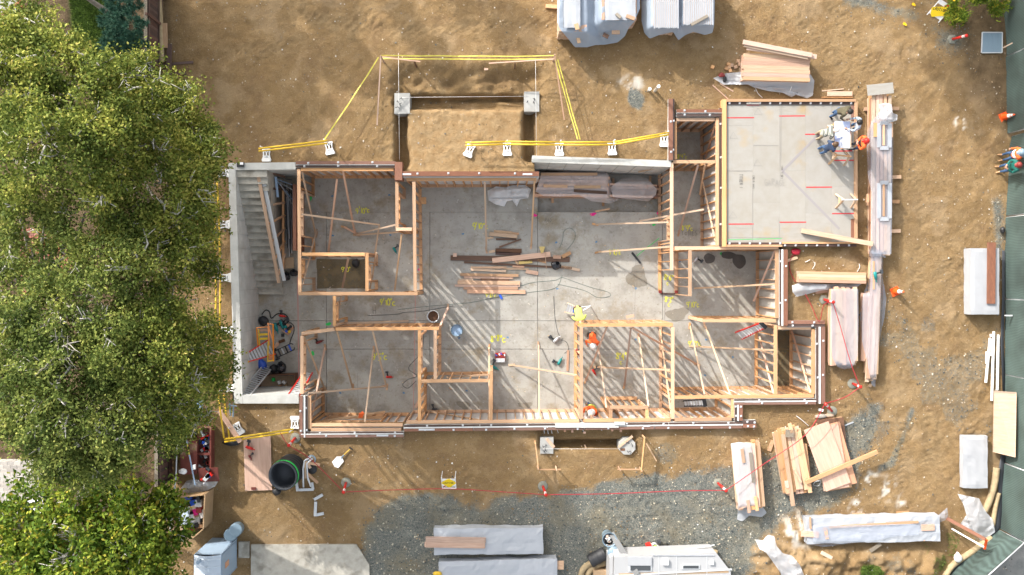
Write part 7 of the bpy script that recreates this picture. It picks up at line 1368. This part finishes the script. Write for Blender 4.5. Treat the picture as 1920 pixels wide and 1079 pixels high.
# ================================================================== people
def person(label, fx, fy, ang, z0, shirt, legs, shoe='boot', lean=8, arms='down', head_m=None, hat=None, hair=None, sleeve=True, stance=.11, h=1.75, stride=0.0, headturn=0, vest=None, jacket=1.0):
    s = h / 1.75; f = dirv(ang); rt = Vector((f.y, -f.x, 0)); o0 = P(fx, fy, z0); o0.z = z0
    def W(p): return o0 + rt * (p[0] * s) + f * (p[1] * s) + Vector((0, 0, p[2] * s))
    la = R(lean)
    def U(p):                                    # upper body leans about the hips
        y, z = p[1], p[2] - .95; return (p[0], y * math.cos(la) + z * math.sin(la), .95 - y * math.sin(la) + z * math.cos(la))
    J = {}; back = -.10 * math.sin(la)
    for k, sg in (('l', -1), ('r', 1)):
        st = stride * sg
        J['hip' + k] = (.095 * sg, back, .90); J['knee' + k] = (.105 * sg + stance * .2 * sg, back * .5 + st * .5 + .02, .50); J['ank' + k] = (stance * sg, st - .02, .09); J['toe' + k] = (stance * 1.25 * sg, st + .17, .045)
        J['sh' + k] = U((.185 * sg, 0, 1.42))
        if arms == 'down': e, w_, hd = U((.25 * sg, -.02, 1.14)), U((.27 * sg, .06, .90)), U((.27 * sg, .09, .82))
        elif arms == 'table': e, w_, hd = U((.27 * sg, .10, 1.16)), U((.22 * sg, .34, 1.05)), U((.19 * sg, .43, 1.03))
        elif arms == 'cross': e, w_, hd = U((.27 * sg, .07, 1.15)), U((.04 * sg, .24, 1.19 + .03 * sg)), U((-.06 * sg, .25, 1.21 + .03 * sg))
        elif arms == 'reach': e, w_, hd = U((.30 * sg, .14, 1.22)), U((.22 * sg, .36, 1.24)), U((.18 * sg, .45, 1.24))
        elif arms == 'phone': e, w_, hd = U((.26 * sg, .08, 1.14)), U((.09 * sg, .30, 1.24)), U((.03 * sg, .37, 1.28))
        J['el' + k], J['wr' + k], J['ha' + k] = e, w_, hd
    J['pel'] = (0, back * .8, .96); J['sp'] = U((0, .0, 1.16)); J['ch'] = U((0, .0, 1.36)); J['nk'] = U((0, .01, 1.50)); J['hd'] = U((0, .035, 1.60)); J['tp'] = U((0, .035, 1.70))
    E = [('pel', 'sp'), ('sp', 'ch'), ('ch', 'nk'), ('nk', 'hd'), ('hd', 'tp')]
    for k in 'lr': E += [('pel', 'hip' + k), ('hip' + k, 'knee' + k), ('knee' + k, 'ank' + k), ('ank' + k, 'toe' + k), ('ch', 'sh' + k), ('sh' + k, 'el' + k), ('el' + k, 'wr' + k), ('wr' + k, 'ha' + k)]
    rad = {'pel': (.135, .115), 'sp': (.145 * jacket, .115 * jacket), 'ch': (.165 * jacket, .125 * jacket), 'nk': (.058, .058), 'hd': (.085, .095), 'tp': (.07, .08), 'hip': (.088, .088), 'knee': (.062, .062), 'ank': (.046, .046), 'toe': (.042, .035), 'sh': (.075 * jacket, .075 * jacket), 'el': (.053, .053), 'wr': (.034, .036), 'ha': (.036, .028)}
    names = list(J); me = bpy.data.meshes.new('body'); me.from_pydata([W(J[n]) for n in names], [(names.index(a), names.index(b)) for a, b in E], [])
    ob = bpy.data.objects.new('tmp', me); C.objects.link(ob); sk = ob.modifiers.new('skin', 'SKIN'); sk.use_smooth_shade = True; ob.modifiers.new('sub', 'SUBSURF').levels = 2
    sd = me.skin_vertices[0].data
    for i, n in enumerate(names):
        r = rad[n if n in rad else n[:-1]]; sd[i].radius = (r[0] * s, r[1] * s); sd[i].use_root = (n == 'pel')
    dg = bpy.context.evaluated_depsgraph_get(); ev = ob.evaluated_get(dg); bm_ = bpy.data.meshes.new_from_object(ev, depsgraph=dg); bpy.data.objects.remove(ob)
    co = np.empty(len(bm_.vertices) * 3); bm_.vertices.foreach_get('co', co); co = co.reshape(-1, 3); faces = [tuple(p.vertices) for p in bm_.polygons]
    mats = [M[shirt], M[legs], M['skin'], M[shoe]]; cls = {}
    for a, b in E:
        b0 = b if b in ('tp', 'hd', 'nk', 'ch', 'sp') else b[:-1]; cls[(a, b)] = {'hip': 1, 'knee': 1, 'ank': 1, 'toe': 3, 'ha': 2, 'hd': 2, 'tp': 2, 'wr': 0 if sleeve else 2}.get(b0, 0)
    ctr = np.array([co[list(q)].mean(0) for q in faces]); best = np.full(len(ctr), 1e9); mi = np.zeros(len(ctr), int)
    for (a, b), c in cls.items():
        A = np.array(W(J[a])); B = np.array(W(J[b])); d = B - A; t_ = np.clip(((ctr - A) @ d) / (d @ d), 0, 1); dist = np.linalg.norm(ctr - A - t_[:, None] * d, axis=1) / (1.25 if a in ('pel', 'sp', 'ch') and b in ('sp', 'ch') else 1)
        m_ = dist < best; best[m_] = dist[m_]; mi[m_] = c
    b = MB(); b.v = [tuple(v) for v in co]; b.f = list(faces); b.m = [int(i) for i in mi]
    for k, sg in (('l', -1), ('r', 1)):            # fingers and thumb rooted in the palm
        w_, hd = W(J['wr' + k]), W(J['ha' + k]); d = (hd - w_).normalized(); sd_ = d.cross(Vector((0, 0, 1))); sd_ = sd_.normalized() if sd_.length > .1 else rt
        dn = sd_.cross(d) * (-1 if sd_.cross(d).z > 0 else 1)
        for i, (o_, l_) in enumerate(((-.028, .062), (-.010, .074), (.010, .070), (.027, .055))):
            p = hd + sd_ * o_ * s; b.tube([p - d * .01, p + d * l_ * .5 * s + dn * .006, p + d * l_ * .85 * s + dn * .024], [.010, .0095, .008], 6, 2)
        sg2 = -sg if (sd_ - rt).length < 1 else sg; p = hd + sd_ * .024 * sg2 - d * .025; b.tube([p, p + sd_ * .028 * sg2 + d * .02, p + sd_ * .032 * sg2 + d * .05], [.013, .011, .009], 6, 2)
    hc = W(J['hd']); up = (W(J['tp']) - hc).normalized(); fw = (f - up * f.dot(up)).normalized(); ri = fw.cross(up)
    b.tube([hc + fw * .085 * s + up * .035 * s, hc + fw * .112 * s + up * .0 * s], [.008, .017], 6, 2)
    for sg in (-1, 1): b.tube([hc + ri * .085 * sg * s + up * .03 * s, hc + ri * .095 * sg * s - up * .02 * s], [.018, .014], 6, 2)
    t = thing('person', label, 'person', o0); b.build('body', mats, t, True)
    e = MB()
    for sg in (-1, 1): e.lathe([(.001, -.011), (.011, 0), (.001, .011)], hc + fw * .088 * s + ri * .033 * sg * s + up * .03 * s, 6)
    e.bar(hc + fw * .094 * s - ri * .025 - up * .045, hc + fw * .094 * s + ri * .025 - up * .045, .006, .006); e.build('face', M['hair_black'], t)
    hc2 = hc + up * .035 * s
    if hat:
        hk = 1.0 if hat in ('white', 'bin_grey') else .84; q = MB(); q.lathe([(.165 * hk, -.006), (.165 * hk, .006), (.132 * hk, .012), (.13 * hk, .06), (.105 * hk, .11), (.06 * hk, .14), (.001, .148)], hc2 + up * .03, 18, axis=up); q.bar(hc2 + up * .034 + fw * .1, hc2 + up * .026 + fw * .21 * hk, .15, .012); q.build('hard_hat' if hat in ('white', 'bin_grey', 'lime', 'loo_roof') else 'cap', M[hat], t, True)
    if hair:
        q = MB(); vs = []
        q.lathe([(.098, -.07), (.118, -.02), (.122, .03), (.10, .085), (.055, .118), (.001, .125)], hc2 - fw * .018, 16, axis=(up - fw * .25).normalized()); q.build('hair', M[hair], t, True)
    if vest:
        for zz, r in ((1.12, .162), (1.24, .17)):
            c = W(U((0, 0, zz))); pts = [c + rt * math.cos(a) * r * jacket * s + fw * math.sin(a) * r * .78 * jacket * s for a in [i * math.pi / 8 for i in range(17)]]; q = MB(); q.tube(pts, .02, 5, caps=False); q.build('reflective_band', M[vest], t)
    return t, W, U
person('person in an olive hooded jacket and jeans bending over the plans table', 1558, 216, 35, DZ, 'olive', 'denim', 'hair_black', 20, 'table', hair='hair_black', jacket=1.2)
person('white-haired person in a grey plaid shirt leaning on the plans table', 1529, 257, -8, DZ, 'plaid_grey', 'khaki', 'hair_black', 26, 'table', hair='hair_white', jacket=1.15)
person('dark-haired person in a light blue plaid shirt on the far side of the plans table', 1590, 243, 190, DZ, 'plaid_blue', 'denim', 'boot', 12, 'table', hair='hair_black', jacket=1.15)
person('long brown-haired person in a navy jacket at the foot of the plans table', 1535, 284, -25, DZ, 'navy', 'denim', 'hair_black', 12, 'phone', hair='hair_brown', jacket=1.05, h=1.68)
person('person in orange with a black vest and red cap at the deck edge', 1598, 276, 186, DZ, 'vest_orange', 'navy', 'hair_black', 4, 'cross', hat='red', sleeve=True, vest='black', jacket=1.1)
person('person in an orange vest and grey hard hat standing by the fence gate', 1877, 296, 175, GL, 'vest_orange', 'denim', 'boot', 4, 'down', hat='bin_grey', vest='white', jacket=1.1)
person('person in a green top and dark red cap with clasped hands by the fence gate', 1872, 318, 172, GL, 'forest', 'denim', 'boot', 4, 'phone', hat='dark_red', jacket=1.1)
person('person in lime bending from a step ladder over the stud wall', 1080, 579, 80, FZ + .85, 'lime', 'brown_board', 'blue', 62, 'reach', hat='lime', jacket=1.15)
person('orange-clad person with white hard hat bending near the lime-clad one', 1107, 626, 95, FZ, 'vest_orange', 'hair_black', 'brown_board', 38, 'reach', hat='white', jacket=1.15)
person('orange-clad person with white hard hat standing beside the timber box', 1106, 757, 120, FZ, 'vest_orange', 'navy', 'boot', 12, 'reach', hat='white', vest='lime', jacket=1.2)
# plans table, papers, saw horses
t = thing('plans_table', 'plywood table on trestles under the blueprints on the deck', 'table', P(1570, 252, DZ)); TT = DZ + .88
block('table_top', 1564, 229, 1596, 276, TT - .03, TT, M['plywood'], t)
for x, y in ((1567, 232), (1593, 232), (1567, 273), (1593, 273)): p = P(x, y, TT); board('leg', (p.x, p.y, DZ), (p.x, p.y, TT - .03), .06, .05, M['fir'], t)
t = thing('blueprints', 'pale blue building plans spread over the table', 'paper', P(1580, 250, TT))
block('sheet', 1565, 228, 1594, 266, TT + .002, TT + .005, M['blueprint'], t); block('sheet', 1575, 244, 1593.5, 278, TT + .006, TT + .010, M['paper'], t); block('sheet', 1566, 256, 1575.5, 275, TT + .003, TT + .007, M['blueprint'], t)
b = MB(); b.tube([P(1566, 262, TT + .04), P(1579, 256, TT + .04)], .03, 8); b.build('roll', M['blueprint'], t)
for i in range(5): chalk(1577, 248 + i * 5.5, 1591 - (i % 3) * 3, 248 + i * 5.5, 'ink', .012, TT + .007, t, 'drawn_line')
for x0, x1 in ((1578, 1578), (1588, 1588)): chalk(x0, 247, x1, 275, 'ink', .012, TT + .008, t, 'drawn_line')
def sawhorse(label, x0, y0, x1, y1, m='pale_fir', h=.7, top='fir'):
    t = thing('sawhorse', label, 'saw horse', P((x0 + x1) / 2, (y0 + y1) / 2, DZ), 'timber saw horses on the deck'); z = DZ + h; a, b_ = P(x0, y0, z), P(x1, y1, z); d = (b_ - a).normalized(); v = Vector((-d.y, d.x, 0))
    board('beam', a, b_, .05, .09, M[top], t)
    for p, e in ((a, -1), (b_, 1)):
        for sg in (-1, 1): board('leg', p - d * e * .06, p - d * e * .0 + v * sg * .30 + Vector((0, 0, -h + .005)), .09, .04, M[m], t)
        q = p - Vector((0, 0, .3)); board('gusset', q - v * .13, q + v * .13, .03, .18, M[m], t)
    return t
sawhorse('saw horse with splayed legs beside the brown-haired person', 1567, 291, 1596, 294); sawhorse('saw horse with a grey bar standing alone low on the deck', 1579, 375, 1608, 374.5, top='galvanised')
# step ladder of the lime worker
stepladder('short wooden-looking step ladder under the person in lime', 1062, 577, 1080, 583, 9, 'pale_fir', 4, FZ + .1, -1.9, None, 'steel', w1=7)
t = thing('ladder_brace', 'folded back legs of the short ladder beside the person in lime', 'ladder', fl(1100, 585))
for q in ((1085, 577, 1107, 574), (1107, 574, 1122, 599), (1094, 582, 1107, 574)): b = MB(); b.tube([P(q[0], q[1], -1.9), P(q[2], q[3], -1.9 if q[2] == 1107 else FZ)], .022, 6); b.build('leg', M['steel'], t)
b = MB(); b.lathe([(.1, -1), (.09, .2), (.001, .2)], (0, 0, 0), 8)
# ================================================================== trees
def leaves(n_total, centres, radii, dens, lw, ll, seed, flat=.7, top=-.35, clump=.28, spray=14):
    """leaf quads in sprays on the outer shell of many blobs; returns V, Q"""
    rs = np.random.RandomState(seed); cs = []; rr = []
    ar = radii ** 2; w = ar / ar.sum(); cnt = np.maximum(1, (w * n_total / spray).astype(int))
    for c, r, k in zip(centres, radii, cnt):
        ns = max(6, int(11 * r * r)); d = rs.normal(size=(ns * 4, 3)); d /= np.linalg.norm(d, axis=1)[:, None]; d = d[d[:, 2] > top][:ns]
        lump = .62 + .62 * fbm(d[:, 0] * 2.2 + c[0] * 3, d[:, 1] * 2.2 + d[:, 2] + c[1] * 3, seed, 3)
        sub = d * (r * lump * rs.uniform(.72, 1.18, ns))[:, None]; q = rs.randint(0, ns, k)
        p = sub[q] + rs.normal(size=(k, 3)) * np.array([1, 1, .6]) * (clump * .62)
        cs.append(c + p * np.array([1, 1, flat])); rr.append(d[q])
    cs = np.vstack(cs); rr = np.vstack(rr); k = len(cs)
    ax = rr + rs.normal(size=(k, 3)) * .6; ax[:, 2] *= .6; ax /= np.linalg.norm(ax, axis=1)[:, None]         # twig direction
    tpos = rs.uniform(-.5, .6, (k, spray, 1)); p = cs[:, None] + ax[:, None] * tpos * clump * 2 + rs.normal(size=(k, spray, 3)) * clump * .33
    ld = ax[:, None] + rs.normal(size=(k, spray, 3)) * .8; ld /= np.linalg.norm(ld, axis=2)[..., None]
    nr = rs.normal(size=(k, spray, 3)) * .75 + np.array([0, 0, 1.0]); sd = np.cross(nr, ld); sd /= np.linalg.norm(sd, axis=2)[..., None] + 1e-9
    s = rs.uniform(.65, 1.25, (k, spray, 1)); a = ld * ll * s / 2; b = sd * lw * s / 2
    p = p.reshape(-1, 3); a = a.reshape(-1, 3); b = b.reshape(-1, 3)
    V = np.stack([p - a, p + b * 1.0 - a * .1, p + a, p - b * 1.0 - a * .1], 1).reshape(-1, 3); Q = np.arange(len(V)).reshape(-1, 4); return V, Q, cs, ax
def tree(name, label, trunk, blobs, n, lm='oak_leaf', lw=.062, ll=.115, seed=1, group=None, trunk_r=.22, twigs=70, clump=.28, bark='bark', flat=.7, spray=14):
    """trunk: (px,py) at the ground; blobs: (px,py,z,radius m) traced at their own height"""
    if group and 'oaks of' in group: blobs = [(x, y, z * (1.32 if z < 6.45 else 1.5), r * (.95 if z < 6.45 else .9)) for x, y, z, r in blobs]
    if group and 'oaks of' in group:
        r2 = random.Random(seed + 5); ex = []
        for x, y, z, r in blobs:
            for _ in range(3):
                a = r2.uniform(0, 6.283); q = r / (H - z) * F * r2.uniform(.75, 1.15); (x + q * math.cos(a) < 395 + (r2.random() < .22) * 35) and not (x + q * math.cos(a) > 115 and y + q * math.sin(a) < 70) and ex.append((x + q * math.cos(a), y + q * math.sin(a), z - r2.uniform(-.4, .9), r2.uniform(.28, .5)))
        blobs = blobs + ex
    base = P(*trunk, GL); t = thing(name, label, 'tree', base, group); rs = random.Random(seed)
    cen = np.array([tuple(P(x, y, z)) for x, y, z, r in blobs]); rad = np.array([r for *_, r in blobs], float)
    V, Q, cs, ax = leaves(n, cen, rad, 0, lw, ll, seed, flat=flat, clump=clump, spray=spray); bigmesh('crown', V, Q, M[lm], t)
    m = Vector(cen.mean(0)); b = MB(); fork = Vector((base.x * .6 + m.x * .4, base.y * .6 + m.y * .4, max(2.0, m.z * .38))); b.tube([base - Vector((0, 0, .3)), base + Vector((0, 0, .6)), fork], [trunk_r * 1.35, trunk_r, trunk_r * .8], 9); b.build('trunk', M[bark], t, True)
    b = MB(); nb = len(blobs)
    for i, c in enumerate(cen):
        c = Vector(c); mid = fork.lerp(c, .5) + Vector((rs.uniform(-.4, .4), rs.uniform(-.4, .4), rs.uniform(0, .5))); r0 = trunk_r * .45
        b.tube([fork, fork.lerp(mid, .5) + Vector((rs.uniform(-.2, .2), rs.uniform(-.2, .2), .1)), mid, c], [r0, r0 * .8, r0 * .55, r0 * .3], 7)
    b.build('limb', M[bark], t, True)['kind'] = 'stuff'
    b = MB(); idx = rs.sample(range(len(cs)), min(twigs, len(cs)))
    for k in idx:
        p = Vector(cs[k]); j = int(np.argmin(np.linalg.norm(cen - cs[k], axis=1))); c = Vector(cen[j]); q = c.lerp(p, .35); d = (p - c); sd = Vector((-d.y, d.x, rs.uniform(-.3, .3))).normalized()
        bend = sd * d.length * rs.uniform(-.22, .22); e = p + d.normalized() * rs.uniform(.0, .22)
        b.tube([q, q.lerp(p, .5) + bend, e], [.042, .028, .011], 5)
        for f in (.55, .8): o = q.lerp(p, f) + bend * (1 - f); b.tube([o, o + (d.normalized() * .5 + sd * rs.choice((-1, 1)) * .7) * rs.uniform(.25, .55)], [.02, .008], 4)
    b.build('twigs', M['twig'], t, True)['kind'] = 'stuff'
    return t
OG = 'oaks of the neighbouring yard'
tree('oak_tree', 'tall yellow-green oak filling the top left corner', (70, 230), [(60, 90, 7.5, 1.35), (108, 128, 7.8, 1.2), (40, 180, 8, 1.5), (150, 190, 8.2, 1.5), (210, 200, 7.2, 1.2), (90, 260, 8.5, 1.6), (175, 285, 8, 1.5), (20, 300, 7.6, 1.6), (85, 62, 6.5, .6), (30, 60, 6.6, .85)], 50000, seed=11, group=OG)
tree('oak_tree', 'oak leaning over the dark fence next to the blue-green conifer', (240, 330), [(270, 160, 6.2, .85), (310, 200, 6.0, .9), (250, 230, 7, 1.3), (310, 280, 6.3, 1.0), (230, 300, 7.2, 1.25), (290, 350, 6.8, 1.2), (340, 225, 5.4, .6), (320, 185, 5.4, .5)], 30000, 'oak_leaf_pale', seed=12, group=OG)
tree('oak_tree', 'oak whose right branches hang over the yellow rail beside the stairs', (300, 440), [(370, 290, 6.0, .85), (375, 330, 6.0, .6), (340, 340, 6.4, .9), (330, 410, 6.6, 1.2), (375, 410, 5.8, .6), (255, 410, 7, 1.2), (355, 470, 6.0, .8), (290, 480, 7, 1.2), (385, 500, 5.4, .45), (400, 275, 5.6, .5)], 34000, 'oak_leaf_pale', seed=13, group=OG, twigs=130)
tree('oak_tree', 'oak in the middle of the left edge with a gap over red bricks', (110, 560), [(40, 405, 7, 1.0), (15, 470, 6, .5), (70, 520, 6, .5), (105, 445, 6.2, .45), (160, 400, 7.2, 1.25), (200, 470, 7.4, 1.3), (20, 560, 7, 1.15), (110, 590, 7.5, 1.35), (190, 560, 7.6, 1.4), (60, 650, 7.6, 1.5), (150, 670, 7.8, 1.5), (220, 640, 7.2, 1.2)], 44000, 'oak_leaf_dark', seed=14, group=OG)
tree('oak_tree', 'oak below the bare grey branches, reaching the stairwell wall', (290, 640), [(280, 570, 7, 1.0), (290, 640, 7.2, 1.3), (335, 620, 6.4, .85), (360, 680, 6.4, 1.1), (385, 655, 5.6, .6), (392, 705, 5.4, .5), (300, 720, 7, 1.2), (355, 730, 5.6, .6), (400, 610, 5.0, .3), (250, 720, 7.2, 1.2)], 34000, seed=15, group=OG, twigs=120)
tree('oak_tree', 'broad dark green oak above the shingled roof at the lower left', (130, 800), [(40, 740, 7.6, 1.5), (130, 760, 7.8, 1.6), (210, 770, 7.4, 1.4), (105, 825, 7.2, 1.2), (150, 850, 7, 1.25), (270, 790, 6.6, .9), (210, 850, 6.2, .8), (290, 760, 6, .7)], 42000, 'oak_leaf_dark', seed=16, group=OG)
tree('sapling', 'small twig-tipped oak branch tree over the tool chest', (345, 765), [(350, 775, 4.4, .55), (335, 800, 4.2, .45), (375, 790, 3.6, .3), (330, 830, 3.8, .3)], 4500, seed=17, trunk_r=.08, twigs=30)
LG = 'bright leafy trees at the bottom left'
tree('laurel_tree', 'bright yellow-green leafy tree at the bottom left corner', (90, 1000), [(40, 1000, 6.2, 1.1), (110, 960, 6.4, 1.3), (60, 1050, 6.2, 1.4), (150, 1020, 6.6, 1.5), (110, 1090, 6, 1.4)], 15000, 'bright_leaf', .10, .19, 21, LG, twigs=60, clump=.34)
tree('laurel_tree', 'bright leafy tree between the roof and the wooden crate', (240, 960), [(220, 940, 6.0, 1.1), (280, 930, 5.6, .9), (250, 1010, 6.2, 1.3), (310, 1010, 5.4, .75), (230, 1085, 6, 1.3), (305, 1070, 5.6, 1.0), (180, 900, 5.4, .7), (310, 950, 5, .5)], 15000, 'bright_leaf', .10, .19, 22, LG, twigs=60, clump=.34)
# bare grey branches showing on top of the oaks
def bare(label, root, tips, z, seed):
    z = z * 1.42 + .3; t = thing('bare_branch', label, 'branch', P(*root, z), 'bare grey branches over the oaks'); rs = random.Random(seed); r0 = P(*root, z - .8); b = MB()
    for x, y in tips:
        e = P(x, y, z + rs.uniform(-.1, .3)); d = e - r0; sd = Vector((-d.y, d.x, 0)).normalized(); m1 = r0.lerp(e, .35) + sd * rs.uniform(-.25, .25) + Vector((0, 0, .3)); m2 = r0.lerp(e, .7) + sd * rs.uniform(-.2, .2) + Vector((0, 0, .2)); b.tube([r0, m1, m2, e], [.058, .042, .026, .008], 6)
        for f, o in ((.45, m1), (.8, m2), (.6, m1.lerp(m2, .6))):
            for _ in range(2): q = o + (d.normalized() * .6 + sd * rs.choice((-1, 1)) * rs.uniform(.4, .9) + Vector((0, 0, .15))) * rs.uniform(.3, .8); b.tube([o, o.lerp(q, .5) + sd * rs.uniform(-.06, .06), q], [.020, .012, .004], 4)
    b.build('limbs', M['bark'], t, True)['kind'] = 'stuff'
bare('fan of bare grey branches left of the third west rail stand', (290, 545), [(345, 508), (350, 535), (340, 570), (375, 560), (330, 520), (310, 565)], 6.6, 31)
bare('bare grey limb forking towards the second west rail stand', (255, 465), [(300, 445), (335, 455), (320, 405), (385, 450), (400, 452)], 6.6, 32); bare('bare twisted limb in the upper oak left of the metal frame', (65, 200), [(120, 270), (95, 240), (140, 265), (60, 260)], 8, 33)
bare('bare grey limb near the metal frame under the oak edge', (290, 320), [(325, 305), (350, 310), (310, 280), (372, 330)], 6.3, 34); bare('thin bare branch over the leaves at the middle left', (110, 670), [(150, 640), (140, 655), (90, 690)], 8.6, 35)
# conifer
def conifer():
    base = P(228, 40, GL); t = thing('conifer', 'blue-green conifer beside the dark wooden fence at the top left', 'tree', base); rs = np.random.RandomState(41)
    b = MB(); b.tube([base, base + Vector((0, 0, 4.4))], [.16, .05], 8); b.build('trunk', M['bark'], t, True)
    pts = []
    for x, y, z, r, k in ((235, 5, 3.6, .75, 70), (240, 50, 3.6, .85, 90), (222, 85, 3.2, .75, 70), (250, 95, 3.0, .7, 60), (238, 130, 2.8, .6, 40), (215, 40, 3.2, .6, 40)):
        d = rs.normal(size=(k, 3)); d /= np.linalg.norm(d, axis=1)[:, None]; d[:, 2] = np.abs(d[:, 2]); pts.append(np.array(tuple(P(x, y, z))) + d * r * rs.uniform(.6, 1, (k, 1)))
    c = np.vstack(pts); k = len(c); nn = 60; d = rs.normal(size=(k, nn, 3)) + np.array([0, 0, .7]); d /= np.linalg.norm(d, axis=2)[..., None]; sd = np.cross(d, rs.normal(size=(k, nn, 3))); sd /= np.linalg.norm(sd, axis=2)[..., None]
    l = rs.uniform(.10, .19, (k, nn, 1)); p0 = c[:, None] + d * .02; V = np.stack([p0 - sd * .012, p0 + sd * .012, p0 + d * l + sd * .006, p0 + d * l - sd * .006], 2).reshape(-1, 3); bigmesh('crown', V, np.arange(len(V)).reshape(-1, 4), M['conifer'], t)
conifer()
# grass, shrub with yellow flowers, weeds
def tufts(name, label, cat, x0, y0, x1, y1, n, h, m, seed, stuff=True, mask=None):
    rs = np.random.RandomState(seed); x = rs.uniform(x0, x1, n); y = rs.uniform(y0, y1, n)
    if mask is not None: k = mask(x, y); x = x[k]; y = y[k]
    n = len(x); z = ground_z(x, y); b = np.stack([(x - NX) * H / F, -(y - NY) * H / F, z], -1); d = rs.normal(size=(n, 3)) * .5 + np.array([0, 0, 1]); a = rs.uniform(0, 6.28, n); s = np.stack([np.cos(a), np.sin(a), 0 * a], -1) * .012; l = rs.uniform(.5, 1.2, (n, 1)) * h
    V = np.stack([b - s, b + s, b + d * l], 1).reshape(-1, 3); o = bigmesh(name, V, np.arange(len(V)).reshape(-1, 3), M[m]); o['kind'] = 'stuff'
tufts('grass', '', '', 118, -20, 218, 200, 26000, .07, 'grass', 51, mask=lambda x, y: poly_sd(x, y, [(120, -80), (215, -80), (215, 120), (180, 200), (140, 120)]) > 0)
tufts('grass', '', '', 1600, 1050, 1655, 1085, 4000, .10, 'grass', 52, mask=lambda x, y: np.hypot(x - 1627, (y - 1070) * 1.3) < 24 * (.6 + .5 * fbm(x * .1, y * .1, 5))); tufts('grass', '', '', 1735, 1000, 1800, 1070, 1500, .08, 'grass', 53, mask=lambda x, y: fbm(x * .06, y * .06, 6) > .55)
t = thing('flowering_shrub', 'green shrub with yellow flowers in the top right corner', 'shrub', G3(1815, 8)); V, Q, cs, ax = leaves(5200, np.array([tuple(P(x, y, z)) for x, y, z, r in ((1800, 8, .5, .6), (1830, 0, .7, .75), (1860, -6, .6, .6), (1795, 30, .35, .38), (1870, 8, .4, .4))]), np.array([.6, .75, .6, .38, .4]), 0, .05, .16, 61, clump=.16); bigmesh('crown', V, Q, M['bright_leaf'], t)
for i in range(16): p = Vector(cs[rnd.randrange(len(cs))]); b = MB(); b.lathe([(.001, .03), (.05, .05), (.055, .06), (.001, .055)], p + Vector((0, 0, .12)), 7); b.build('flower', M['flower'], t)
for i, (x, y) in enumerate(((1697, 44), (1775, 26), (1714, 7))): b = MB(); b.lathe([(.001, .0), (.06, .02), (.07, .04), (.001, .03)], G3(x, y, .02), 6); b.lathe([(.001, .0), (.05, .02), (.001, .03)], G3(x + 3, y + 2, .02), 6); tag(b.build('fallen_flower', M['flower']), 'fallen yellow flower on the dirt, %s' % ('on the haul road', 'beside the shrub', 'near the top edge')[i], 'flower')
# the neighbour's yard under the trees
t = thing('brick_patio', 'red brick patio glimpsed through the oak gap at the left edge', 'patio', P(90, 480, GL))
bv = 0
for j in range(26):
    for i in range(11):
        x = 36 + i * 9.2 + (4.6 if j % 2 else 0); y = 428 + j * 4.9; block('brick', x, y, x + 8.6, y + 4.4, GL - .03, GL + .03 + rnd.random() * .008, M['brick'], t)
t = thing('brick_edging', 'row of dark red bricks edging the grey paving at the top left corner', 'edging', P(20, 30, GL))
for i in range(14): a = P(-12 + i * 3.6, 42 - i * 2.6, GL); board('brick', a, a + Vector((.05, .085, 0)) * 2.2, .09, .07, M['brick'], t)
for i in range(7): a = P(35 + i * 1.8, 14 + i * 6, GL); board('brick', a, a + Vector((.2, .03, 0)), .09, .07, M['brick'], t)
p2 = MB(); p2.prism([P(x, y, GL)[:2] for x, y in ((-60, -60), (32, -60), (34, 20), (46, 60), (-60, 70))][::-1], GL - .1, GL + .01); struct(p2.build('paving', M['grey_concrete']))
t = thing('neighbour_roof', 'shingled roof with a white framed skylight showing at the lower left', 'roof', P(30, 890, 2.4))
for j in range(12):
    z = 2.4 + j * .035; 
    for i in range(8): x = -24 + i * 12.5 + (6 if j % 2 else 0); block('shingle', x, 866 + j * 7, x + 12.1, 866 + j * 7 + 7.6, z - .5, z + rnd.random() * .012, M['shingle'], t)
block('skylight_frame', 28, 938, 80, 962, 2.2, 2.78, M['white'], t); block('skylight_glass', 38, 944, 74, 953, 2.781, 2.80, M['glass'], t)
# trees just outside the frame whose shade falls across the top of the site
def far_tree(label, targets, seed, n=20000):
    """crowns placed where they cast the shade seen on the ground: targets (ground px x, y, height m, radius m)"""
    c = 1 / math.tan(R(SUN_EL)) / (H / F); g = [(x + SX * c * z, y - SY * c * z, z, r) for x, y, z, r in targets]
    bl = [(NX + (x - NX) * H / (H - z), NY + (y - NY) * H / (H - z), z, r) for x, y, z, r in g]; k = len(g)
    tree('oak_tree', label, (sum(q[0] for q in g) / k, sum(q[1] for q in g) / k), bl, n * 2, seed=seed, group='oaks beyond the top edge', lw=.15, ll=.26, twigs=16, clump=.20)
far_tree('oak standing beyond the top left corner, nearest the conifer', [(350, 60, 11, 2.0), (430, 20, 11.5, 2.2), (400, 150, 10.5, 2.0), (520, 50, 12, 2.0), (480, 140, 11, 1.8)], 71)
far_tree('oak standing beyond the top left corner, right of the others', [(610, -30, 12, 1.3), (545, 190, 10, 1.0), (735, 10, 12, .5), (768, 48, 12, .5), (800, 85, 12, .45), (828, 118, 12, .35), (890, 5, 12, .9), (935, 30, 12, .9), (955, 62, 12, .5), (655, 110, 11, .7), (620, 60, 11.5, .5), (690, 150, 11, .4)], 72, 9000)
far_tree('oak standing beyond the top left corner, furthest left', [(370, 240, 11, 1.9), (460, 280, 11, 1.9), (480, 390, 10, 1.9), (450, 480, 10, 1.8), (580, 360, 10.5, 1.5)], 74)
far_tree('oak standing beyond the top edge over the haul road', [(1850, 70, 12, 2.0), (1790, 10, 12, 1.8), (1880, 160, 11, 1.8), (1830, 130, 11.5, 1.5), (1890, 240, 11, 1.2), (1730, -30, 12, 1.2), (1790, 90, 12, 1.3), (1900, 40, 12, 1.8)], 73)
